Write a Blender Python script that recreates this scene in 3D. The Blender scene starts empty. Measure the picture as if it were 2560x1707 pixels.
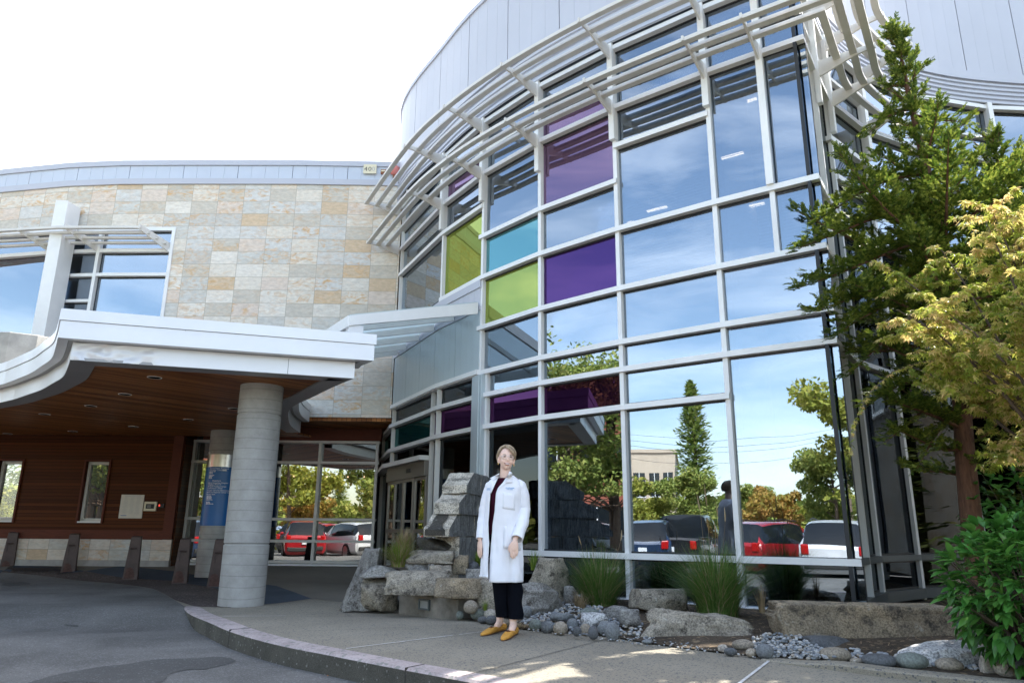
import bpy, bmesh, math, random
from mathutils import Vector, Matrix
from mathutils import noise as mnoise
R = math.radians
sc = bpy.context.scene
COL = sc.collection
rnd = random.Random(7)

# ------------------------------------------------------------ camera
CAMH = .884
PITCH, ROLL, FPX = R(14.822), R(.4845), 1802.7
_f = Vector((0, math.cos(PITCH), math.sin(PITCH)))
_u = Vector((0, -math.sin(PITCH), math.cos(PITCH)))
_r = Vector((1, 0, 0))
CR = _r*math.cos(ROLL) + _u*math.sin(ROLL)
CU = -_r*math.sin(ROLL) + _u*math.cos(ROLL)
cam = bpy.data.cameras.new('camera'); camo = bpy.data.objects.new('camera', cam); COL.objects.link(camo)
cam.sensor_width = 36; cam.lens = 36*FPX/2560
cam.clip_start = .05; cam.clip_end = 2000
m = Matrix((CR, CU, -_f)).transposed().to_4x4(); m.translation = Vector((0, 0, CAMH))
camo.matrix_world = m
sc.camera = camo

# ------------------------------------------------------------ sky, sun, exposure
SUN_EL = R(52)
sdir = Vector((.84, .54, 0)).normalized()*math.cos(SUN_EL) + Vector((0, 0, math.sin(SUN_EL)))
w = bpy.data.worlds.new('World'); sc.world = w; w.use_nodes = True
nt = w.node_tree; bg = nt.nodes['Background']
sky = nt.nodes.new('ShaderNodeTexSky'); sky.sky_type = 'NISHITA'; sky.sun_disc = False
sky.sun_elevation = SUN_EL; sky.sun_rotation = math.atan2(sdir.x, sdir.y)
sky.air_density = 1.0; sky.dust_density = 1.3; sky.ozone_density = 1.2
tc = nt.nodes.new('ShaderNodeTexCoord')
mp = nt.nodes.new('ShaderNodeMapping'); mp.inputs['Scale'].default_value = (1.2, 1.6, 6.5)
nz = nt.nodes.new('ShaderNodeTexNoise'); nz.inputs['Scale'].default_value = 1.7; nz.inputs['Detail'].default_value = 6
nz.inputs['Roughness'].default_value = .6; nz.inputs['Distortion'].default_value = .5
cr = nt.nodes.new('ShaderNodeValToRGB'); cr.color_ramp.elements[0].position = .46; cr.color_ramp.elements[1].position = .80
cr.color_ramp.elements[0].color = (0, 0, 0, 1); cr.color_ramp.elements[1].color = (.24, .24, .24, 1)
mx = nt.nodes.new('ShaderNodeMixRGB'); mx.inputs['Color2'].default_value = (12, 12.4, 13.2, 1)
nt.links.new(tc.outputs['Generated'], mp.inputs['Vector']); nt.links.new(mp.outputs['Vector'], nz.inputs['Vector'])
nt.links.new(nz.outputs['Fac'], cr.inputs['Fac'])
# smooth whitening added towards the far half so the sky burns out there
sx = nt.nodes.new('ShaderNodeSeparateXYZ'); nt.links.new(tc.outputs['Generated'], sx.inputs[0])
mr = nt.nodes.new('ShaderNodeMapRange'); mr.inputs['From Min'].default_value = .1; mr.inputs['From Max'].default_value = .75; mr.inputs['To Max'].default_value = .22; mr.interpolation_type = 'SMOOTHSTEP'
nt.links.new(sx.outputs['Y'], mr.inputs['Value'])
am = nt.nodes.new('ShaderNodeMath'); am.operation = 'ADD'; am.use_clamp = True; nt.links.new(cr.outputs['Color'], am.inputs[0]); nt.links.new(mr.outputs[0], am.inputs[1]); nt.links.new(am.outputs[0], mx.inputs['Fac'])
tint = nt.nodes.new('ShaderNodeMixRGB'); tint.blend_type = 'MULTIPLY'; tint.inputs['Fac'].default_value = 1; tint.inputs['Color2'].default_value = (1.08, 1, .89, 1)
nt.links.new(sky.outputs['Color'], mx.inputs['Color1']); nt.links.new(mx.outputs['Color'], tint.inputs['Color1']); nt.links.new(tint.outputs['Color'], bg.inputs['Color'])
bg.inputs['Strength'].default_value = .15
sun = bpy.data.lights.new('sun', 'SUN'); sun.energy = 4.0; sun.angle = R(.5); sun.color = (1, .95, .86)
suno = bpy.data.objects.new('sun', sun); COL.objects.link(suno)
suno.rotation_euler = (-sdir).to_track_quat('-Z', 'Y').to_euler()
sc.view_settings.view_transform = 'Standard'; sc.view_settings.look = 'None'
sc.view_settings.gamma = 1; sc.view_settings.exposure = 1.95
sc.cycles.max_bounces = 8; sc.cycles.transparent_max_bounces = 16; sc.cycles.glossy_bounces = 4
sc.cycles.use_adaptive_sampling = True; sc.cycles.caustics_reflective = False; sc.cycles.caustics_refractive = False
sc.cycles.sample_clamp_indirect = 6

# ------------------------------------------------------------ placing helpers
PORCH_SCALE = 1.058                                   # porch enlarged by this factor about the camera position, to fit its reflections
def kz(z): return CAMH + (z-CAMH)*PORCH_SCALE
def ss(t): t = max(0., min(1., t)); return t*t*(3-2*t)
def gh(x, y):                                # height of the pavement
    return -.053*ss((y-7.4)/1.8) + .22*ss((y-14.0)/1.7)
def rh(x, y):                                # height of the asphalt: meets the walk flush at its far end
    d = .15*ss((9.65-y)/1.4) + .22*ss((-x-13)/8) + .1*ss((2-y)/6)
    return gh(x, y) - d
def ray(x, y): return _f + CR*((x-1280)/FPX) - CU*((y-853.5)/FPX)
def atz(x, y, z):
    d = ray(x, y); return d*((z-CAMH)/d.z) + Vector((0, 0, CAMH))
def aty(x, y, Y):
    d = ray(x, y); return d*(Y/d.y) + Vector((0, 0, CAMH))
def atg(x, y, h=gh, dz=0.):
    z = 0.
    for i in range(12):
        p = atz(x, y, z+dz); z = .5*z + .5*h(p.x, p.y)
    return atz(x, y, z+dz)

def tag(o, label=None, cat=None, group=None, kind=None):
    if label: o['label'] = label
    if cat: o['category'] = cat
    if group: o['group'] = group
    if kind: o['kind'] = kind
    return o
def thing(name, label, cat, loc=(0, 0, 0), group=None, rz=0.):
    o = bpy.data.objects.new(name, None); COL.objects.link(o); o.location = loc; o.rotation_euler = (0, 0, rz)
    o.empty_display_size = .2
    return tag(o, label, cat, group)
def copy_tree(o, parent=None):
    c = o.copy(); COL.objects.link(c); c.parent = parent
    for ch in o.children: copy_tree(ch, c)
    return c

class MB:
    """collects faces and links them as ONE mesh object"""
    def __init__(s): s.v = []; s.f = []; s.mi = []
    def add(s, vs, fs, mi=0):
        b = len(s.v); s.v += [tuple(v) for v in vs]; s.f += [tuple(i+b for i in f) for f in fs]; s.mi += [mi]*len(fs)
        return s
    def prism(s, pts, z0, z1, mi=0):         # plan polygon pts, extruded
        n = len(pts)
        vs = [(p[0], p[1], z0) for p in pts] + [(p[0], p[1], z1) for p in pts]
        fs = [tuple(range(n-1, -1, -1)), tuple(range(n, 2*n))] + [(i, (i+1) % n, n+(i+1) % n, n+i) for i in range(n)]
        return s.add(vs, fs, mi)
    def hexa(s, a, mi=0):                    # 8 corners: bottom 4 (ccw), top 4
        return s.add(a, [(3, 2, 1, 0), (4, 5, 6, 7), (0, 1, 5, 4), (1, 2, 6, 5), (2, 3, 7, 6), (3, 0, 4, 7)], mi)
    def box(s, c, d, mi=0, rz=0., M=None):
        hx, hy, hz = d[0]/2, d[1]/2, d[2]/2
        vs = [Vector(v) for v in ((-hx, -hy, -hz), (hx, -hy, -hz), (hx, hy, -hz), (-hx, hy, -hz), (-hx, -hy, hz), (hx, -hy, hz), (hx, hy, hz), (-hx, hy, hz))]
        if rz: Q = Matrix.Rotation(rz, 3, 'Z'); vs = [Q @ v for v in vs]
        vs = [v + Vector(c) for v in vs]
        if M: vs = [M @ v for v in vs]
        return s.hexa(vs, mi)
    def band(s, outer, inner, z0, z1, mi=0):  # polyline wall between two offset plan curves
        n = len(outer)
        vs = []
        for o, i in zip(outer, inner): vs += [(o[0], o[1], z0), (i[0], i[1], z0), (i[0], i[1], z1), (o[0], o[1], z1)]
        fs = [(3, 2, 1, 0), (4*n-4, 4*n-3, 4*n-2, 4*n-1)]
        for k in range(n-1):
            a, b = 4*k, 4*k+4
            for j in range(4): fs.append((a+j, a+(j+1) % 4, b+(j+1) % 4, b+j))
        return s.add(vs, fs, mi)
    def sweep(s, path, prof, mi=0, cap=True):  # path: list of (origin, xaxis, yaxis); prof: 2d ring
        n = len(prof); vs = []; fs = []
        for o, ax, ay in path:
            for p in prof: vs.append(Vector(o)+Vector(ax)*p[0]+Vector(ay)*p[1])
        for k in range(len(path)-1):
            for j in range(n): fs.append((k*n+j, k*n+(j+1) % n, (k+1)*n+(j+1) % n, (k+1)*n+j))
        if cap: fs += [tuple(range(n-1, -1, -1)), tuple(range((len(path)-1)*n, len(path)*n))]
        return s.add(vs, fs, mi)
    def tube(s, pts, rad, n=8, mi=0, cap=True):
        pts = [Vector(p) for p in pts]
        if not hasattr(rad, '__len__'): rad = [rad]*len(pts)
        up = Vector((0, 0, 1)); path = []; vs = []; fs = []
        t0 = (pts[1]-pts[0]).normalized(); a = t0.cross(up)
        if a.length < .1: a = t0.cross(Vector((1, 0, 0)))
        a.normalize()
        for i, p in enumerate(pts):
            t = (pts[min(i+1, len(pts)-1)]-pts[max(i-1, 0)]).normalized()
            a = (a - t*a.dot(t)).normalized(); b = t.cross(a)
            for j in range(n):
                q = 2*math.pi*j/n; vs.append(p + (a*math.cos(q)+b*math.sin(q))*rad[i])
        for k in range(len(pts)-1):
            for j in range(n): fs.append((k*n+j, k*n+(j+1) % n, (k+1)*n+(j+1) % n, (k+1)*n+j))
        if cap: fs += [tuple(range(n-1, -1, -1)), tuple(range((len(pts)-1)*n, len(pts)*n))]
        return s.add(vs, fs, mi)
    def lathe(s, c, prof, n=32, mi=0, cap=True):   # prof: (radius, z)
        vs = []; fs = []
        for r_, z in prof:
            for j in range(n): q = 2*math.pi*j/n; vs.append((c[0]+r_*math.cos(q), c[1]+r_*math.sin(q), c[2]+z))
        for k in range(len(prof)-1):
            for j in range(n): fs.append((k*n+j, k*n+(j+1) % n, (k+1)*n+(j+1) % n, (k+1)*n+j))
        if cap: fs += [tuple(range(n-1, -1, -1)), tuple(range((len(prof)-1)*n, len(prof)*n))]
        return s.add(vs, fs, mi)
    def quad(s, a, b, c, d, mi=0): return s.add([a, b, c, d], [(0, 1, 2, 3)], mi)
    def ell(s, c, r3, nu=16, nv=10, mi=0, M=None):
        vs = [Vector((0, 0, -1))]; fs = []
        for i in range(1, nv):
            t = math.pi*i/nv - math.pi/2
            for j in range(nu): q = 2*math.pi*j/nu; vs.append(Vector((math.cos(t)*math.cos(q), math.cos(t)*math.sin(q), math.sin(t))))
        vs.append(Vector((0, 0, 1))); L_ = len(vs)-1
        for j in range(nu): fs.append((0, 1+(j+1) % nu, 1+j)); fs.append((L_, L_-nu+j, L_-nu+(j+1) % nu))
        for i in range(nv-2):
            for j in range(nu): fs.append((1+i*nu+j, 1+i*nu+(j+1) % nu, 1+(i+1)*nu+(j+1) % nu, 1+(i+1)*nu+j))
        out = []
        for v in vs:
            v = Vector((v.x*r3[0], v.y*r3[1], v.z*r3[2]))
            if M: v = M @ v
            out.append(v+Vector(c))
        return s.add(out, fs, mi)
    def build(s, name, mats, parent=None, smooth=False, bevel=0., fix=True):
        me = bpy.data.meshes.new(name); me.from_pydata(s.v, [], s.f)
        if not isinstance(mats, (list, tuple)): mats = [mats]
        for mt in mats: me.materials.append(mt)
        me.polygons.foreach_set('material_index', s.mi)
        if fix:
            bm = bmesh.new(); bm.from_mesh(me); bmesh.ops.recalc_face_normals(bm, faces=bm.faces); bm.to_mesh(me); bm.free()
        if smooth:
            me.polygons.foreach_set('use_smooth', [True]*len(me.polygons))
            if smooth != True: me.set_sharp_from_angle(angle=R(smooth))
        me.update()
        o = bpy.data.objects.new(name, me); COL.objects.link(o)
        if parent: o.parent = parent
        if bevel:
            b = o.modifiers.new('b', 'BEVEL'); b.width = bevel; b.segments = 2; b.limit_method = 'ANGLE'; b.angle_limit = R(40)
        return o

def localise(o, parent):
    """parent a mesh written in world coordinates under a thing standing somewhere"""
    o.parent = parent; o.matrix_parent_inverse = Matrix.Translation(-parent.location) if not any(parent.rotation_euler) else parent.matrix_basis.inverted()
    return o

# ------------------------------------------------------------ materials
def new_mat(name):
    m = bpy.data.materials.new(name); m.use_nodes = True
    nt = m.node_tree; b = nt.nodes['Principled BSDF']; return m, nt, b
def N(nt, t, **kw):
    n = nt.nodes.new('ShaderNode'+t)
    for k_, v in kw.items():
        if k_ in n.inputs: n.inputs[k_].default_value = v
        else: setattr(n, k_, v)
    return n
def ramp(nt, stops, interp='LINEAR'):
    n = nt.nodes.new('ShaderNodeValToRGB'); e = n.color_ramp.elements; n.color_ramp.interpolation = interp
    while len(e) < len(stops): e.new(.5)
    for i, (p, c) in enumerate(stops): e[i].position = p; e[i].color = (*c, 1) if len(c) == 3 else c
    return n
def plain(name, col, rough=.6, metal=0., var=.0, scale=8., bump=0., bscale=60., spec=.5, coords='Object', stretch=(1, 1, 1)):
    """a principled surface with a little dirt-like variation"""
    m, nt, b = new_mat(name)
    b.inputs['Roughness'].default_value = rough; b.inputs['Metallic'].default_value = metal
    b.inputs['Specular IOR Level'].default_value = spec
    b.inputs['Base Color'].default_value = (*col, 1)
    if var or bump:
        tc = N(nt, 'TexCoord'); mp = N(nt, 'Mapping'); mp.inputs['Scale'].default_value = stretch
        nt.links.new(tc.outputs[coords], mp.inputs['Vector'])
    if var:
        n = N(nt, 'TexNoise', Scale=scale, Detail=6., Roughness=.6); nt.links.new(mp.outputs['Vector'], n.inputs['Vector'])
        lo = [c*(1-var) for c in col]; hi = [min(1, c*(1+var)) for c in col]
        r_ = ramp(nt, [(.3, lo), (.7, hi)]); nt.links.new(n.outputs['Fac'], r_.inputs['Fac']); nt.links.new(r_.outputs['Color'], b.inputs['Base Color'])
    if bump:
        n2 = N(nt, 'TexNoise', Scale=bscale, Detail=5.); nt.links.new(mp.outputs['Vector'], n2.inputs['Vector'])
        bp = N(nt, 'Bump', Strength=bump, Distance=.01); nt.links.new(n2.outputs['Fac'], bp.inputs['Height']); nt.links.new(bp.outputs['Normal'], b.inputs['Normal'])
    return m
def glass_mat(name, refl, tint, base=.30, col_body=None):
    m, nt, b = new_mat(name); nt.nodes.remove(b)
    out = nt.nodes['Material Output']
    g = N(nt, 'BsdfGlossy', Color=(*refl, 1), Roughness=0.); t = N(nt, 'BsdfTransparent', Color=(*tint, 1))
    fr = N(nt, 'Fresnel', IOR=1.5)
    ma = N(nt, 'Math', operation='MULTIPLY_ADD'); ma.inputs[1].default_value = 1.1; ma.inputs[2].default_value = base; ma.use_clamp = True
    nt.links.new(fr.outputs[0], ma.inputs[0])
    mix = N(nt, 'MixShader'); nt.links.new(ma.outputs[0], mix.inputs[0])
    if col_body:
        d = N(nt, 'BsdfDiffuse', Color=(*col_body, 1)); m2 = N(nt, 'MixShader'); m2.inputs[0].default_value = .35
        nt.links.new(t.outputs[0], m2.inputs[1]); nt.links.new(d.outputs[0], m2.inputs[2]); nt.links.new(m2.outputs[0], mix.inputs[1])
    else: nt.links.new(t.outputs[0], mix.inputs[1])
    nt.links.new(g.outputs[0], mix.inputs[2]); nt.links.new(mix.outputs[0], out.inputs['Surface'])
    # panes are never perfectly flat
    tc = N(nt, 'TexCoord'); n = N(nt, 'TexNoise', Scale=.9, Detail=1.); nt.links.new(tc.outputs['Object'], n.inputs['Vector'])
    bp = N(nt, 'Bump', Strength=.05, Distance=.06); nt.links.new(n.outputs['Fac'], bp.inputs['Height']); nt.links.new(bp.outputs['Normal'], g.inputs['Normal'])
    return m

M = {}
M['alu'] = plain('aluminium_paint', (.78, .78, .77), .38, 0., .05, 3., .03, 90.)
M['alu2'] = plain('sunshade_paint', (.64, .62, .58), .42, 0., .07, 5., .03, 90.)
M['panel'] = plain('metal_panel', (.475, .49, .55), .42, .0, .03, 1.2)
M['panel_grey'] = plain('metal_panel_grey', (.46, .52, .54), .34, .35, .04, 1.2)
M['seam'] = plain('panel_seam', (.05, .06, .08), .8)
M['gasket'] = plain('black_gasket', (.015, .017, .02), .5)
M['dark_frame'] = plain('dark_frame', (.09, .11, .12), .4, .3, .05)
M['glass'] = glass_mat('window_glass', (.77, .88, 1.0), (.34, .40, .45), .27)
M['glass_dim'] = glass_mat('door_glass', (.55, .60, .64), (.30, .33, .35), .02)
M['glass_ent'] = glass_mat('entry_glass', (.9, .92, .92), (.40, .42, .42), .30)
M['g_violet'] = glass_mat('violet_glass', (.24, .13, .42), (.26, .10, .34), .22, (.055, .022, .10))
M['g_plum'] = glass_mat('plum_glass', (.34, .12, .34), (.14, .04, .17), .12, (.018, .004, .026))
M['g_mauve'] = glass_mat('mauve_glass', (.62, .44, .66), (.46, .26, .44), .24, (.16, .085, .16))
M['g_lime'] = glass_mat('lime_glass', (.62, .72, .22), (.55, .62, .10), .30, (.34, .40, .06))
M['g_teal'] = glass_mat('teal_glass', (.36, .74, .78), (.28, .58, .60), .28, (.09, .28, .31))
M['g_green'] = glass_mat('green_glass', (.25, .50, .48), (.10, .36, .36), .10, (.01, .08, .08))
M['int_wall'] = plain('interior_wall', (.11, .115, .12), .8, 0, .1, 1.)
M['int_white'] = plain('interior_white', (.62, .63, .62), .7, 0, .04, 2.)
M['int_blue'] = plain('interior_blue', (.015, .11, .17), .6, 0, .15, 3.)
M['blind'] = plain('blind_slat', (.62, .60, .62), .6)
M['wood_trim'] = plain('wood_trim', (.10, .022, .008), .75, 0, .25, 6., .05, 40., stretch=(1, 8, 8))
M['black'] = plain('black_plastic', (.012, .012, .014), .4)
M['white_p'] = plain('white_paint', (.78, .79, .82), .4, 0, .03, 2.)
def emit(name, col, st):
    m, nt, b = new_mat(name); b.inputs['Emission Color'].default_value = (*col, 1); b.inputs['Emission Strength'].default_value = st
    b.inputs['Base Color'].default_value = (*col, 1); return m
M['lamp'] = emit('lamp_glow', (1, .62, .36), 3.2)
# ------------------------------------------------------------ the curved glass building
def V2(*a): return Vector((a[0], a[1]))
NODES = [V2(-2.86, 16.7), V2(-2.47, 14.68), V2(-1.33, 12.42), V2(-.537, 11.212), V2(.377, 10.15), V2(1.413, 9.203), V2(2.525, 8.346),
         V2(3.11, 7.94), V2(3.563, 7.633), V2(3.98, 8.27), V2(4.46, 8.96), V2(5.336, 9.712), V2(6.6, 10.33), V2(7.93, 10.63), V2(9.6, 10.72), V2(11.6, 10.45)]
NM = ['m2', 'm', '0', '1', '2', '3', '4', '5', '6', '65', '7', '8', '85', '9', '10', '11']
IX = {n: i for i, n in enumerate(NM)}
def outn(a, b): d = (b-a).normalized(); return V2(d.y, -d.x)
def off(poly, d):
    out = []
    for i, p in enumerate(poly):
        ns = []
        if i > 0: ns.append(outn(poly[i-1], p))
        if i < len(poly)-1: ns.append(outn(p, poly[i+1]))
        n = (sum(ns, V2(0, 0))).normalized(); c = max(.35, n.dot(ns[0])); out.append(p + n*(d/c))
    return out
def smooth_poly(pts, k=8):
    out = []
    for i in range(len(pts)-1):
        p0 = pts[max(i-1, 0)]; p1 = pts[i]; p2 = pts[i+1]; p3 = pts[min(i+2, len(pts)-1)]
        for j in range(k):
            t = j/k
            out.append(.5*((2*p1) + (p2-p0)*t + (2*p0-5*p1+4*p2-p3)*t*t + (3*p1-p0-3*p2+p3)*t*t*t))
    out.append(pts[-1]); return out
OFF = {}
def O(d):
    if d not in OFF: OFF[d] = off(NODES, d)
    return OFF[d]
L0, L1, L2, L3, L4, L5, L6, LG, L7, L75, L8 = .651, 2.493, 2.992, 3.363, 4.108, 4.971, 5.70, 6.264, 6.913, 7.29, 7.85
ZB = .10
gb = thing('glass_building', 'curved glass and aluminium hospital wing with coloured panes and tall grey metal drum roof', 'building', (2, 11, 0))
def gput(o): return localise(o, gb)

def transom(a, b, z, h=.07, ext0=0., ext1=0., dout=0., din=-.12, mat='alu', name='transom'):
    ia, ib = IX[a], IX[b]
    ou = [p.copy() for p in O(dout)[ia:ib+1]]; inn = [p.copy() for p in O(din)[ia:ib+1]]
    if ext0:
        d = (NODES[ia]-NODES[ia+1]).normalized()*ext0; ou[0] += d; inn[0] += d
    if ext1:
        d = (NODES[ib]-NODES[ib-1]).normalized()*ext1; ou[-1] += d; inn[-1] += d
    mb = MB(); mb.band(ou, inn, z-h, z)
    return gput(mb.build(name, M[mat]))
def mullion(p, n, z0, z1, wd=.06, dout=-.035, din=-.13, mat='alu', name='mullion'):
    t = V2(-n.y, n.x); a = p+n*dout; b = p+n*din
    mb = MB(); mb.prism([a-t*wd/2, a+t*wd/2, b+t*wd/2, b-t*wd/2], z0, z1)
    return gput(mb.build(name, M[mat]))
def nodenormal(i):
    ns = []
    if i > 0: ns.append(outn(NODES[i-1], NODES[i]))
    if i < len(NODES)-1: ns.append(outn(NODES[i], NODES[i+1]))
    return sum(ns, V2(0, 0)).normalized()
def pane_at(p, q, z0, z1, mat, d=-.10, name='window', edge=.022, label=None):
    n = outn(p, q); a = p+n*d; b = q+n*d; t = (b-a).normalized(); e = edge
    mb = MB()
    a2 = a+t*e; b2 = b-t*e
    def P(v, z, o=0.): return (v.x+n.x*o, v.y+n.y*o, z)
    th = -.02
    mb.hexa([P(a2, z0+e), P(b2, z0+e), P(b2, z0+e, th), P(a2, z0+e, th), P(a2, z1-e), P(b2, z1-e), P(b2, z1-e, th), P(a2, z1-e, th)], 0)
    # black edge strip just proud of the glass: gasket plus painted mullion shadow line
    for (u, v, y0, y1) in ((a, b, z0, z0+e), (a, b, z1-e, z1), (a, a2, z0+e, z1-e), (b2, b, z0+e, z1-e)):
        o = .012
        mb.hexa([P(u, y0, o), P(v, y0, o), P(v, y0, -.03), P(u, y0, -.03), P(u, y1, o), P(v, y1, o), P(v, y1, -.03), P(u, y1, -.03)], 1)
    o = gput(mb.build(name, [M[mat], M['gasket']]))
    if label: o['label'] = label
    return o
def pane(a, b, z0, z1, mat='glass', h=.07, label=None):
    return pane_at(NODES[IX[a]], NODES[IX[b]], z0, z1-h, mat, label=label, edge=.007 if '6' in (a, b) else .022)

# transoms: (from, to, height, overhang left, overhang right)
for a, b, z, e0, e1 in [('2', '6', L0, .75, 0), ('1', '4', L1, -.12, .03), ('1', '65', L2, -.12, 0), ('m', '65', L3, .0, 0), ('1', '65', L4, .06, 0),
                        ('0', '9', L5, 0, 0), ('1', '3', L6, .06, .03), ('m', '1', LG, .0, 0), ('3', '4', LG-.02, 0, 0), ('m', '9', L7-.05, .05, 0),
                        ('m', '11', L8, .06, 0), ('7', '9', 5.67, .0, 0), ('7', '11', 6.233, .1, 0), ('9', '11', 5.55, 0, 0), ('9', '11', 6.90, 0, 0)]:
    if (a, b) == ('9', '11') and z == 6.9: continue
    transom(a, b, z, ext0=e0, ext1=e1)
transom('6', '9', L0, mat='dark_frame', dout=-.02)
transom('m', '9', L75, h=.05, dout=-.03); transom('7', '11', 6.86, h=.06, dout=0)
transom('6', '9', ZB+.14, h=.12, mat='dark_frame', dout=-.01)
transom('65', '9', L3-.3, h=.06, dout=-.02, mat='alu')
transom('2', '6', ZB+.02, h=.14, dout=.02, mat='white_p', name='base_kerb', ext0=.7)

# mullions
for nme, z0, z1 in [('m', L5, L8), ('0', L5, L8), ('1', L3, L8), ('2', ZB, L8), ('3', ZB, L8), ('4', ZB, L8), ('5', L4, L8), ('7', ZB, L8), ('8', ZB, L8), ('85', ZB, L8), ('9', ZB, L8), ('10', ZB, L8)]:
    i = IX[nme]; mullion(NODES[i], nodenormal(i), z0, z1-.07)
for nme in ('0', '1', '2', '3', '4', '5', '65', '7', '8', '9'):          # deeper caps over the top storey that carry the sunshades
    i = IX[nme]; mullion(NODES[i], nodenormal(i), 6.30 if nme not in ('5',) else L5, L8+.03, .085, .035, -.03, name='mullion_cap')
# paired posts beside the glass corner
for (q, s, z0, z1) in ((6, .16, L4, L8), (6, .34, L4, L8)):
    p = NODES[IX['6']] + (NODES[IX['65']]-NODES[IX['6']]).normalized()*s
    mullion(p, outn(NODES[IX['6']], NODES[IX['65']]), z0, z1-.07, .045, -.03, -.13, mat='alu' if s < .2 else 'alu')
p = NODES[IX['65']]; mullion(p, outn(NODES[IX['6']], NODES[IX['65']]), ZB, L8, .05, -.02, -.13)

# panes
PN = [('1', '2', [(L3, L4, 'glass'), (L4, L5, 'g_lime'), (L5, L6, 'g_teal'), (L6, L7-.05, 'glass'), (L7-.05, L75, 'glass'), (L75, L8, 'glass')]),
      ('2', '3', [(ZB, L0, 'glass'), (L0, L1, 'glass'), (L1, L2, 'g_plum'), (L2, L3, 'glass'), (L3, L4, 'glass'), (L4, L5, 'g_violet'), (L5, L6, 'glass'), (L6, L7-.05, 'g_mauve'), (L7-.05, L75, 'g_mauve'), (L75, L8, 'glass')]),
      ('3', '4', [(ZB, L0, 'glass'), (L0, L1, 'glass'), (L1, L2, 'glass'), (L2, L3, 'glass'), (L3, L4, 'glass'), (L4, L5, 'glass'), (L5, LG-.02, 'glass'), (LG-.02, L7-.05, 'glass'), (L7-.05, L75, 'glass'), (L75, L8, 'glass')]),
      ('4', '6', [(ZB, L0, 'glass'), (L0, L2, 'glass'), (L2, L3, 'glass'), (L3, L4, 'glass')]),
      ('4', '5', [(L4, L5, 'glass'), (L5, L7-.05, 'glass'), (L7-.05, L75, 'glass'), (L75, L8, 'glass')]),
      ('5', '6', [(L4, L5, 'glass'), (L5, L7-.05, 'glass'), (L7-.05, L75, 'glass'), (L75, L8, 'glass')]),
      ('6', '65', [(ZB+.14, L0, 'glass_dim'), (L0, L2, 'glass_dim'), (L2, L3, 'glass_dim'), (L3, L4, 'glass_dim'), (L4, L5, 'glass_dim'), (L5, L7-.05, 'glass_dim'), (L7-.05, L8, 'glass_dim')]),
      ('0', '1', [(L5, LG, 'g_lime'), (LG, L7-.05, 'glass'), (L7-.05, L75, 'g_mauve'), (L75, L8, 'glass')]),
      ('m', '0', [(L5, LG, 'glass'), (LG, L7-.05, 'glass'), (L7-.05, L75, 'glass'), (L75, L8, 'glass')])]
for a, b in (('65', '7'), ('7', '8'), ('8', '85'), ('85', '9')):
    zs = [ZB+.14, L0, L3-.3, L5, 5.67, 6.233, 6.86, L75, L8] if a != '65' else [ZB+.14, L0, L3-.3, L5, L7-.05, L75, L8]
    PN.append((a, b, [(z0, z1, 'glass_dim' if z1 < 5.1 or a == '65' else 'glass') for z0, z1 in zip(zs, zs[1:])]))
for a, b in (('9', '10'), ('10', '11')):
    PN.append((a, b, [(ZB+.14, 5.55, 'glass'), (5.55, 6.233, 'glass'), (6.233, 6.86, 'glass'), (6.86, L8, 'glass')]))
COLN = {'g_lime': 'lime green tinted window pane', 'g_teal': 'turquoise tinted window pane', 'g_violet': 'violet tinted window pane', 'g_plum': 'dark plum tinted window pane', 'g_mauve': 'mauve tinted window pane'}
for a, b, lst in PN:
    for z0, z1, mt in lst: pane(a, b, z0, z1, mt, label=COLN.get(mt))
# lower panes of the first bay start right of the pilaster
pL = V2(-.43, 11.085); q2 = NODES[IX['2']]
for z0, z1, mt in [(ZB, L0, 'glass_dim'), (L0, L1, 'glass_dim'), (L1, L2, 'g_plum'), (L2, L3, 'glass')]: pane_at(pL, q2, z0, z1-.07, mt, label=COLN.get(mt))
nn = outn(NODES[IX['1']], q2); mullion(pL, nn, ZB, L3-.07)
transom('1', '2', L0, ext0=-.12)

# pilaster of folded metal between the entrance and the curved wall
mb = MB(); pa = V2(-.615, 11.39); pb = V2(-.45, 11.10); nv = outn(pa, pb); t = (pb-pa).normalized()
mb.prism([pa+nv*.03, pb+nv*.03, pb-nv*.2, pa-nv*.2], ZB, L3-.075)
mb.prism([pa+t*.11+nv*.03, pa+t*.14+nv*.055, pb-t*.05+nv*.055, pb-t*.05+nv*.03], ZB, L3-.08)
gput(mb.build('pilaster', M['panel_grey'], bevel=.004))

# metal cladding strip of the entrance curve, as standing panels
def panels(a, b, n, z0, z1, mat, d=.0, gap=.010, name='metal_panel', curve=None, major=None, zt=None):
    mb = MB(); k = len(curve)-1
    L_ = [0]
    for i in range(k): L_.append(L_[-1]+(curve[i+1]-curve[i]).length)
    def at(s):
        s = max(0, min(L_[-1], s))
        for i in range(k):
            if s <= L_[i+1]+1e-9: f = (s-L_[i])/(L_[i+1]-L_[i]); return curve[i].lerp(curve[i+1], f), outn(curve[i], curve[i+1])
        return curve[-1], outn(curve[-2], curve[-1])
    W = (b-a)/n
    for j in range(n):
        gl_, gr_ = [gap if k_ % (major or 1) == 0 else .0022 for k_ in (j, j+1)]
        s0 = a+j*W+gl_/2; s1 = a+(j+1)*W-gr_/2
        p, n0 = at(s0); q, n1 = at(s1); nrm = outn(p, q)
        mb.prism([p+nrm*d, q+nrm*d, q+nrm*(d-.03), p+nrm*(d-.03)], z0, z1)
    return gput(mb.build(name, M[mat])), L_[-1], at
ec = [NODES[1], NODES[2], NODES[3]]
tot = (ec[1]-ec[0]).length+(ec[2]-ec[1]).length
panels(.0, tot-.02, 20, L3+.03, 4.40, 'panel_grey', d=-.02, gap=.008, major=4, curve=ec)
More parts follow.
